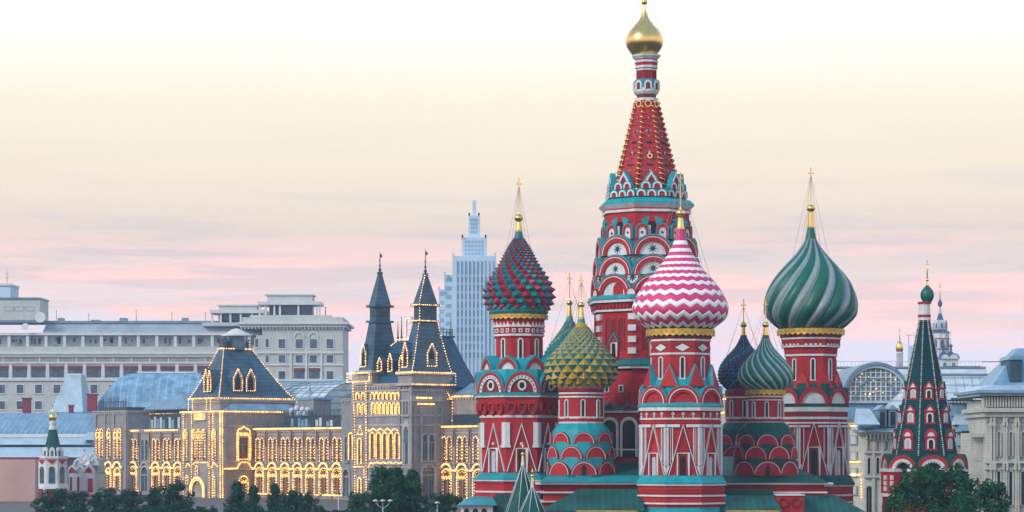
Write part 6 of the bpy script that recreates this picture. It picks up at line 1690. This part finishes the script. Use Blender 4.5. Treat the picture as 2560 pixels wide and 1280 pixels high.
def right_side():
    # long hall with glazed arch end
    V = Flat(392, None); root = thing('glazed_market_hall', 'market hall with a glazed arched end and pale glass roofs between cathedral and bell tower', 'building', (V.x(2200), 410, 0)); V.root = root; k = V.k
    b = MB(); cx, zb = V.x(2190), V.z(1002); rx, rz = 88 * k, 97 * k
    o = arch(cx, zb, rx, rz, 24); m_ = arch(cx, zb, rx * .93, rz * .92, 24); i_ = arch(cx, zb, rx * .87, rz * .85, 24)
    b.strip(o, m_, 391.4, 415, 'steel'); b.strip(m_, i_, 391.7, 392.6, 'roof_pale'); fr = b.build('arch_frame', root)
    b = MB(); b.prism(i_, 392.4, 392.6, 'hall_glass'); b.build('glass_wall', root)
    b = MB()
    for q in range(-6, 7):
        x = cx + q * rx / 7; h = zb + rz * .85 * math.sqrt(max(0, 1 - (q / 7 / .87) ** 2)); b.box(x - .07, x + .07, 392.1, 392.38, zb, h, 'hotel_trim')
    for q in range(1, 7):
        z = zb + rz * .85 * q / 7; w = rx * .87 * math.sqrt(max(0, 1 - (q / 7) ** 2)); b.box(cx - w, cx + w, 392.12, 392.36, z - .06, z + .06, 'hotel_trim')
    b.strip(arch(cx, zb, rx * .6, rz * .6, 18), arch(cx, zb, rx * .56, rz * .555, 18), 392.0, 392.37, 'steel')
    b.build('glazing_bars', fr)
    random.seed(5); b = MB()
    for q in range(24):
        a = random.uniform(.25, PI - .25); r = random.uniform(.15, .82); b.ball((cx + rx * r * math.cos(a), 392.25, zb + rz * r * math.sin(a)), .075, 'bulb', 6)
    b.build('light_string', fr)
    V.part('sill', [(2096, 2290, 1002, 1008, .6, 4, 'roof_pale')]); V.part('lower_wall', [(2090, 2300, 1008, 1280, 0, 10, 'roof_metal')])
    b = MB(); b.frustum((V.x(2060), V.x(2560), 410, 440), (V.x(2060), V.x(2560), 424, 428), V.z(1000), V.z(903), 'glass_rows'); b.box(V.x(2060), V.x(2560), 423.6, 428.4, V.z(903), V.z(899), 'steel'); hr = b.build('glass_roof', root)
    b = MB()
    for i in range(50): x = V.x(2070) + i * .62; b.box(x - .025, x + .025, 424.4, 424.45, V.z(899), V.z(884), 'roof_pale')
    b.box(V.x(2070), V.x(2560), 424.4, 424.45, V.z(885.5), V.z(884), 'roof_pale'); b.build('railing', hr)
    b = MB(); b.frustum((V.x(2203), V.x(2330), 386, 391.2), (V.x(2268), V.x(2330), 390, 391.2), V.z(1024), V.z(958), 'glass_rows'); b.build('glass_roof', root)
    b = MB(); b.frustum((V.x(2352), V.x(2560), 384, 398), (V.x(2360), V.x(2560), 394, 398), V.z(1002), V.z(938), 'glass_rows'); b.box(V.x(2356), V.x(2560), 393.7, 398, V.z(938), V.z(933), 'steel'); g2 = b.build('glass_roof', root)
    b = MB()
    for i in range(26): x = V.x(2370) + i * .5; b.box(x - .02, x + .02, 394.4, 394.44, V.z(933), V.z(915), 'roof_pale')
    for x0, x1, t in ((2370, 2460, 914), (2462, 2520, 902)): b.box(V.x(x0), V.x(x1), 394.4, 394.46, V.z(t + 2), V.z(t), 'iron')
    b.build('railing', g2)
    b = MB()
    for i in range(9): x = V.x(2372 + 21 * i); b.tube([(x, 383.9, V.z(1001)), (x + 1.2, 393.9, V.z(939))], .05, 'roof_metal', 3)
    b.build('glazing_bars', g2)
    # beige arcade building in two steps, at the right edge
    A = Flat(347, None); root = thing('beige_arcade_wing', 'beige stone wing with arched windows and blue dormers left of the bell tower', 'building', (A.x(2230), 350, 0)); A.root = root
    A.part('wall', [(2162, 2440, 1086, 1290, 0, 7, 'beige')]); A.part('cornice', [(2144, 2440, 1076, 1081, 1.4, 7, 'roof_pale'), (2152, 2440, 1081, 1087, .8, 7, 'beige')])
    b = MB()
    for i in range(15): x = A.x(2165 + 9.5 * i); b.box(x - .12, x + .12, 346.2, 347, A.z(1098), A.z(1087), 'beige')
    b.build('bracket_row', root)
    A.part('string_course', [(2160, 2440, 1128, 1133, .4, 1, 'beige'), (2160, 2440, 1188, 1194, .5, 1, 'beige')])
    xs = [2172 + 22 * i for i in range(12)]
    A.row('window', xs, A.window(1102, 1124, 7, 'beige', 'beige_dark', 0, arched=True, fr=3, f=.3)); A.row('window', xs, A.window(1144, 1184, 7, 'beige', 'glass_dark', 0, arched=True, fr=3, f=.3)); A.row('window', xs[::2], A.window(1215, 1282, 14, 'beige', 'glass_dark', 1, arched=True, fr=5, f=.4))
    A.row('pilaster', [x + 11 for x in xs], lambda M: (lambda b: (b.box(-.2, .2, -.35, .02, A.z(1285), A.z(1090), 'beige'), b.build('pilaster', root, Wm=M))[1])(MB()))
    b = MB(); b.frustum((A.x(2140), A.x(2440), 345.6, 356), (A.x(2170), A.x(2440), 352, 355), A.z(1076), A.z(1030), 'roof_metal'); rf = b.build('roof', root)
    for px in (2206, 2232):
        b = MB(); D = Flat(346, root); D.box(b, px - 10, px + 10, 1024, 1066, 0, 6, 'steel'); D.box(b, px - 6, px + 6, 1030, 1064, .06, 1, 'glass_dark'); b.prism([(D.x(px - 13), D.z(1024)), (D.x(px), D.z(1012)), (D.x(px + 13), D.z(1024))], 345.8, 351, 'roof_metal'); b.build('dormer', rf)
    b = MB(); b.frustum((A.x(2134), A.x(2190), 343, 347), (A.x(2140), A.x(2172), 346, 347), A.z(1062), A.z(1022), 'roof_pale'); b.build('skylight', rf)
    # roofs, awnings and recess right of the bell tower
    D = Flat(341, root)
    D.part('terrace', [(2366, 2474, 1010, 1040, 0, 8, 'roof_metal')]); b = MB()
    for i in range(6): x = D.x(2382 + 9 * i); b.box(x - .06, x + .06, 340.8, 340.9, D.z(1012), D.z(994), 'iron')
    b.box(D.x(2376), D.x(2432), 340.78, 340.92, D.z(999), D.z(995), 'iron'); b.build('railing', root)
    b = MB(); b.frustum((D.x(2376), D.x(2470), 338, 341), (D.x(2388), D.x(2466), 340.4, 341), D.z(1062), D.z(1036), 'roof_pale'); b.build('awning', root)
    b = MB(); b.frustum((D.x(2384), D.x(2470), 337.4, 341), (D.x(2388), D.x(2466), 338, 341), D.z(1080), D.z(1062) - .01, 'roof_metal'); b.box(D.x(2392), D.x(2424), 337.0, 337.38, D.z(1108), D.z(1078), 'glass_dark'); b.frustum((D.x(2388), D.x(2440), 336, 341), (D.x(2392), D.x(2436), 338, 341), D.z(1114), D.z(1100), 'roof_metal'); b.box(D.x(2372), D.x(2470), 340, 341.5, 0, D.z(1062), 'beige'); b.build('roof_annex', root)
    # near palace front
    P = Flat(325, None); root = thing('beige_palace', 'tall beige stone facade with deep cornice and slate roof at the right edge', 'building', (P.x(2540), 335, 0)); P.root = root; kk = P.k
    P.part('wall', [(2466, 2680, 1000, 1300, 0, 14, 'beige')]); P.part('wall', [(2436, 2470, 1082, 1300, -2.5, 10, 'beige')])
    P.part('cornice', [(2438, 2680, 976, 983, 2.0, 16, 'roof_metal'), (2444, 2680, 983, 990, 1.4, 15, 'beige'), (2452, 2680, 1020, 1030, 1.0, 14, 'beige'), (2458, 2680, 1030, 1042, .5, 14, 'beige'), (2462, 2680, 1152, 1158, .6, 1, 'beige'), (2462, 2680, 1170, 1174, .4, 1, 'beige'), (2430, 2470, 1082, 1092, -1.5, 2, 'beige')])
    b = MB()
    for i in range(30): x = P.x(2456 + 7 * i); b.box(x - .11, x + .11, 324.1, 325, P.z(1018), P.z(992), 'beige')
    b.build('bracket_row', root)
    b = MB()
    for i in range(26): x = P.x(2468 + 8 * i); b.prism(arch(x, P.z(1056), .17, .45, 6), 324.8, 325.1, 'beige_dark')
    b.build('arcade_frieze', root)
    ws = [2496, 2526, 2556, 2586]
    P.row('window', ws, P.window(1080, 1140, 7, 'beige', 'beige_dark', 0, arched=True, fr=3, f=.35)); P.row('window', ws, P.window(1178, 1262, 8, 'beige', 'glass_dark', 0, arched=True, fr=3.4, f=.35))
    P.row('pilaster', [2476, 2484, 2508, 2514, 2538, 2544, 2568, 2574], lambda M: (lambda b: (b.box(-.13, .13, -.5, .02, P.z(1300), P.z(1044), 'beige'), b.box(-.22, .22, -.6, .02, P.z(1066), P.z(1056), 'beige'), b.box(-.22, .22, -.62, .02, P.z(1176), P.z(1158), 'beige'), b.build('pilaster', root, Wm=M))[1])(MB()))
    Q = Flat(327.6, root); Q.row('window', (2446, 2458), Q.window(1110, 1150, 5, 'beige', 'beige_dark', 0, arched=True, fr=2)); Q.row('window', (2446, 2458), Q.window(1190, 1250, 5, 'beige', 'glass_dark', 0, arched=True, fr=2))
    b = MB(); b.frustum((P.x(2440), P.x(2700), 323.2, 340), (P.x(2476), P.x(2700), 326, 338), P.z(976), P.z(962), 'roof_pale'); b.frustum((P.x(2486), P.x(2720), 326, 338), (P.x(2566), P.x(2720), 331, 334), P.z(962) + .005, P.z(866), 'roof_metal'); rf = b.build('roof', root)
    b = MB(); D = Flat(326.2, root); D.box(b, 2524, 2556, 898, 954, 0, 6, 'roof_blue'); D.box(b, 2529, 2551, 906, 950, .05, .5, 'iron'); b.prism([(D.x(2520), D.z(899)), (D.x(2526), D.z(889)), (D.x(2556), D.z(889)), (D.x(2562), D.z(899))], 325.9, 332.5, 'roof_metal'); b.build('dormer', rf)
right_side()

def far_churches():
    T = Tower(2350, 900, 5, 4); root = thing('blue_roofed_church', 'distant white church with a blue tent-roofed belfry behind the bell tower', 'church', (T.x, T.Y, 0)); T.root = root; T.body = root; k = T.s
    T.ring('belfry', 'hotel_trim', [(832, 23), (1060, 23)], 8); T.ring('tent_roof', 'dome_blue', [(782, 3), (802, 10), (826, 18), (832, 26)], 8)
    for py in (846, 872): T.ring('string_course', 'chimney_red', [(py, 23.6), (py + 3, 23.6)], 8)
    b = MB(); b.prism(arch(0, T.z(870), 4.5 * k, 20 * k, 8, spring=15 * k), -.2, .2, 'hotel_glass'); T.put('bell_opening', b, VIS, 23 * .94)
    b = MB(); b.prism(lancet(0, T.z(824), 5 * k, 24 * k, 5, 1.3), -.3, 1.5, 'hotel_trim'); b.prism(lancet(0, T.z(822), 2.5 * k, 14 * k, 5, 1.3), -.5, 0, 'hotel_glass'); T.put('dormer', b, VIS, 15)
    b = MB(); b.lathe(T.prof([(766, 3), (784, 3.4)], 1), 8, 'hotel_trim', T.x, T.Y); b.lathe(T.prof([(p[0], p[1]) for p in spline([(748, 1), (753, 4), (758, 6), (763, 5), (767, 3)], 8)], 1), 12, 'dome_blue', T.x, T.Y, smooth=True); b.tube([(T.x, T.Y, T.z(750)), (T.x, T.Y, T.z(706))], [.16, .1], 'gold', 4); b.box(T.x - .5, T.x + .5, T.Y - .1, T.Y + .1, T.z(718), T.z(716), 'gold'); b.build('onion_dome', root)
    N = Flat(893, root); N.part('nave', [(2352, 2396, 896, 1060, 0, 16, 'hotel_trim')])
    for px, w in ((2362, 11), (2384, 13)):
        b = MB(); x = N.x(px); b.prism(arch(x, N.z(897), (w + 2) * N.k, 14 * N.k, 10), 892.4, 905, 'dome_blue'); b.prism(arch(x, N.z(897), (w - 1) * N.k, 11 * N.k, 10), 892.2, 892.5, 'hotel_trim'); b.build('gable_arch', root)
    for px, t in ((2362, 853), (2381, 856)):
        b = MB(); x = N.x(px); b.lathe([(.35, N.z(868)), (.45, N.z(878)), (1.6, N.z(886))], 8, 'dome_blue', x, 896); b.ball((x, 896, N.z(864)), .65, 'dome_blue', 10); b.tube([(x, 896, N.z(862)), (x, 896, N.z(826))], .09, 'gold', 4); b.build('cupola', root)
    N.row('window', (2362, 2384), N.window(906, 926, 8, 'hotel_trim', 'hotel_glass', 0, arched=True))
    T = Tower(2249, 640, 0); root = thing('gold_domed_belfry', 'thin distant white belfry with one gold cupola above the glass hall', 'belfry', (T.x, T.Y, 0)); T.root = root; T.body = root; k = T.s
    for i in range(8):
        a = PI / 4 * i + PI / 8; b = MB(); x, y = T.x + 7 * k * math.sin(a), T.Y - 7 * k * math.cos(a); b.box(x - .14, x + .14, y - .14, y + .14, T.z(907), T.z(884), 'hotel_trim'); b.build('post', root)
    T.ring('drum', 'stone_light', [(906, 8.5), (1040, 8.5)], 8); T.ring('cornice', 'hotel_trim', [(880, 9), (884, 9.5)], 8); b = MB(); b.lathe(T.prof([(p[0], p[1]) for p in spline([(848, 1), (854, 4), (860, 8), (868, 9.5), (875, 9), (881, 7)], 10)], 1), 16, 'gold', T.x, T.Y, smooth=True); b.ball((T.x, T.Y, T.z(848)), 2 * k, 'gold', 8); b.tube([(T.x, T.Y, T.z(850)), (T.x, T.Y, T.z(820))], [.1, .06], 'gold', 4); b.box(T.x - .3, T.x + .3, T.Y - .05, T.Y + .05, T.z(829), T.z(827), 'gold'); b.build('onion_dome', root)
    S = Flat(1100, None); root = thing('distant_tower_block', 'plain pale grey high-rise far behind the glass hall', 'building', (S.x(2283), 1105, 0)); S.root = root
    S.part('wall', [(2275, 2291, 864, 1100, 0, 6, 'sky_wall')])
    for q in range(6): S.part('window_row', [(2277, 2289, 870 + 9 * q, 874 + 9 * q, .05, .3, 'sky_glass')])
    S = Flat(1120, None); root = thing('tower_crane', 'thin tower crane beside the distant pale high-rise', 'crane', (S.x(2272), 1120, 0)); S.root = root
    S.part('mast', [(2271, 2273, 836, 1100, 0, .4, 'roof_pale')]); S.part('jib', [(2266, 2290, 837, 838.6, .1, .3, 'roof_pale')])
far_churches()
# ------------------------------------------------------------------ trees and lamps
TREE_MESH = []
def leaf_cloud(seed, n, leaf, mat, cone=False):
    """a crown one unit wide and high: leafy sprays clustered on boughs, with gaps"""
    rnd = random.Random(seed); b = MB(); v = []; fs = []
    boughs = []
    for i in range(46 if n < 6000 else 84):
        t = rnd.uniform(0, 1); h = (.10 if n < 6000 else -.12) + (.80 if n < 6000 else 1.02) * t; w = .44 * math.sin(PI * min(1, .20 + .72 * (1 - t) ** .9)) ** .8
        if cone: w = .36 * (1 - t) ** .8 + .03
        a = rnd.uniform(0, 2 * PI); q = w * rnd.uniform(.2, 1.0)
        boughs.append((Vector((q * math.cos(a), q * math.sin(a), h)), rnd.uniform(.07, .15)))
    for i in range(n):
        c, r = boughs[rnd.randrange(len(boughs))]
        d = Vector((rnd.gauss(0, 1), rnd.gauss(0, 1), rnd.gauss(0, .8))); d.normalize(); p = c + d * r * rnd.uniform(.45, 1.08) ** .6
        nrm = (d + Vector((rnd.gauss(0, .5), rnd.gauss(0, .5), rnd.gauss(0, .5) + .35))).normalized()
        u = nrm.orthogonal().normalized(); u.rotate(Matrix.Rotation(rnd.uniform(0, 6.28), 3, nrm)); w_ = nrm.cross(u)
        s_ = leaf * rnd.uniform(.6, 1.35); o = len(v)
        v += [p - u * s_, p - w_ * s_ * .55 + nrm * s_ * .15, p + u * s_, p + w_ * s_ * .55 + nrm * s_ * .15]; fs.append((o, o + 1, o + 2, o + 3))
    b.add(v, fs, mat)
    return b, boughs
def tree(px, top, hw, Y, label, kind=0, group=None, fir=False):
    H = Z(top - 6, Y); wd = 2 * hw / F * Y; x = X(px, Y)
    root = thing('tree', label, 'tree', (x, Y, 0), group)
    big = kind == 1
    b, boughs = leaf_cloud(px + top, 15000 if hw > 70 else 4200, .022 if hw > 70 else .030, 'leaf' if kind else 'leaf_blue', px in (593, 634, 688, 388))
    rz = random.uniform(0, 6)
    cb = H * .16
    M = Matrix.Translation((x, Y, cb - .12 * (H - cb))) @ Matrix.Rotation(rz, 4, 'Z') @ Matrix.Diagonal((wd * 1.08, wd * 1.08, (H - cb) * 1.12, 1))
    b.build('crown', root, Wm=M)
    t = MB(); r0 = max(.12, H * .022)
    t.tube([(0, 0, -.05), (0.03 * H, 0, H * .25), (0, .02 * H, H * .55), (0, 0, H * .85)], [r0 * 1.2, r0 * .9, r0 * .6, r0 * .15], 'bark', 7)
    Mi = Matrix.Translation((-x, -Y, 0)) @ M
    for c, r in boughs[::3]:
        q = Mi @ c; z0 = max(H * .2, q.z - q.xy.length * .9); t.tube([(0, 0, z0), (q.x * .5, q.y * .5, z0 + (q.z - z0) * .4), (q.x, q.y, q.z)], [r0 * .45, r0 * .3, r0 * .1], 'bark', 5)
    t.build('trunk', root, Wm=Matrix.Translation((x, Y, 0)))
    return root
G1 = 'small trees along the lit arcade front'
for px, top, hw, Y, lb in (
        (133, 1222, 46, 300, 'dark bushy tree in front of the green-roofed little church'),
        (188, 1232, 38, 306, 'low dark tree between the little church and the arcade corner'),
        (262, 1222, 46, 312, 'dark tree before the left end of the lit arcade'),
        (322, 1228, 40, 302, 'low round tree under the double windows left of the dark bay'),
        (388, 1222, 44, 308, 'dark tree in front of the unlit dark arcade bay'),
        (446, 1206, 52, 298, 'broad dark tree just left of the lit entrance arch'),
        (593, 1206, 42, 300, 'tall dark tree under the shaped window of the mansard pavilion'),
        (634, 1220, 38, 296, 'dark tree right of the tall one below the mansard pavilion'),
        (688, 1212, 34, 304, 'narrow dark tree below the first arches right of the mansard pavilion'),
        (738, 1226, 46, 292, 'spreading dark tree before the middle arches of the lit wing'),
        (770, 1240, 30, 288, 'smallest low shrub-like tree before the lit wing'),
        (905, 1232, 42, 282, 'low tree left of the biggest green tree by the spired pavilion'),
        (1110, 1228, 44, 276, 'olive tree between the biggest left tree and the cathedral corner'),
        (1040, 1236, 40, 270, 'low tree on the right shoulder of the biggest left tree')):
    tree(px, top, hw * 1.02, Y, lb, 0 if px < 900 else 1, G1)
tree(984, 1168, 84, 262, 'large round green tree before the twin-spired pavilion', 1)
tree(2338, 1160, 104, 214, 'large leafy tree hiding the foot of the green-tented bell tower', 1)
tree(2488, 1206, 62, 224, 'mid-sized tree at the right edge before the beige facade', 1)
tree(2238, 1244, 40, 222, 'low tree left of the large tree below the bell tower', 1)
tree(2420, 1240, 46, 208, 'low dark tree between the two larger ones at the right', 1)

def hedge(x0, x1, top, Y, label):
    xa, xb, H = X(x0, Y), X(x1, Y), Z(top, Y); root = thing('hedge', label, 'hedge', ((xa + xb) / 2, Y, 0)); rnd = random.Random(x0); b = MB(); v = []; fs = []
    for i in range(int((xb - xa) * 520)):
        x = rnd.uniform(xa, xb); hh = H * (.72 + .28 * noise.noise(Vector((x * .8, 0, 3))) + .12 * noise.noise(Vector((x * 3, 1, 3))))
        p = Vector((x, Y + rnd.uniform(-.9, .9), rnd.uniform(.1, 1) ** .6 * hh)); n_ = Vector((rnd.gauss(0, 1), rnd.gauss(-.6, 1), rnd.gauss(.5, 1))).normalized(); u = n_.orthogonal().normalized(); u.rotate(Matrix.Rotation(rnd.uniform(0, 6.28), 3, n_)); w_ = n_.cross(u); q = rnd.uniform(.07, .16); o = len(v)
        v += [p - u * q, p - w_ * q * .6, p + u * q, p + w_ * q * .6]; fs.append((o, o + 1, o + 2, o + 3))
    b.add(v, fs, 'leaf_blue'); b.build('foliage', root)
    t = MB()
    for i in range(int(xb - xa) + 1): t.tube([(xa + i, Y, -.03), (xa + i + .1, Y, H * .5)], [.05, .02], 'bark', 5)
    t.build('stems', root)
hedge(88, 545, 1254, 285, 'long uneven dark hedge under the left half of the lit arcade')
hedge(566, 890, 1258, 284, 'dark hedge in front of the lit wing, right of the entrance arch')

def lamp(px, top, Y, heads, label, spread):
    k = Y / F; x = X(px, Y); zt = Z(top, Y)
    root = thing('street_lamp', label, 'street lamp', (x, Y, 0))
    b = MB(); b.tube([(x, Y, 0), (x, Y, .8), (x, Y, zt - .75)], [.11, .07, .05], 'lamp_white', 8); b.lathe([(.12, .8), (.16, 0)], 8, 'lamp_white', x, Y); b.build('post', root)
    for i in range(heads):
        q = (i - (heads - 1) / 2) * spread * k
        b = MB(); b.tube([(x, Y, zt - .8), (x + q * .55, Y, zt - .6), (x + q * .92, Y, zt - .3), (x + q, Y, zt - .12)], .035, 'lamp_white', 6); ar = b.build('arm', root)
        b = MB(); b.lathe([(.05, zt + .03), (.17, zt - .03), (.27, zt - .12), (.24, zt - .17), (.02, zt - .19)], 12, 'lamp_white', x + q, Y, smooth=True); b.build('lamp_head', ar)
lamp(957, 1249, 232, 3, 'white three-headed street lamp in front of the large left tree', 18.5)
lamp(846, 1226, 300, 2, 'white two-headed street lamp before the last lit arches', 16)
lamp(930, 1197, 330, 2, 'white street lamp partly behind the large left tree', 14)
lamp(1093, 1254, 240, 1, 'single white lamp left of the cathedral corner', 0)

# ------------------------------------------------------------------ evening air
def haze():
    b = MB(); b.box(-420, 420, -30, 1240, -2.0, 132, 'haze'); 
    m = bpy.data.materials.new('haze'); m.use_nodes = True; nt = m.node_tree; nt.nodes.clear()
    o = nt.nodes.new('ShaderNodeOutputMaterial'); p = nt.nodes.new('ShaderNodeVolumePrincipled')
    p.inputs['Color'].default_value = HAZE_COL; p.inputs['Density'].default_value = HAZE_D; p.inputs['Anisotropy'].default_value = 0.0
    nt.links.new(p.outputs[0], o.inputs['Volume']); MATS['haze'] = m
    struct(b.build('haze'), 'stuff')
HAZE_COL = (.50, .72, 1.0, 1); HAZE_D = .0002
haze()
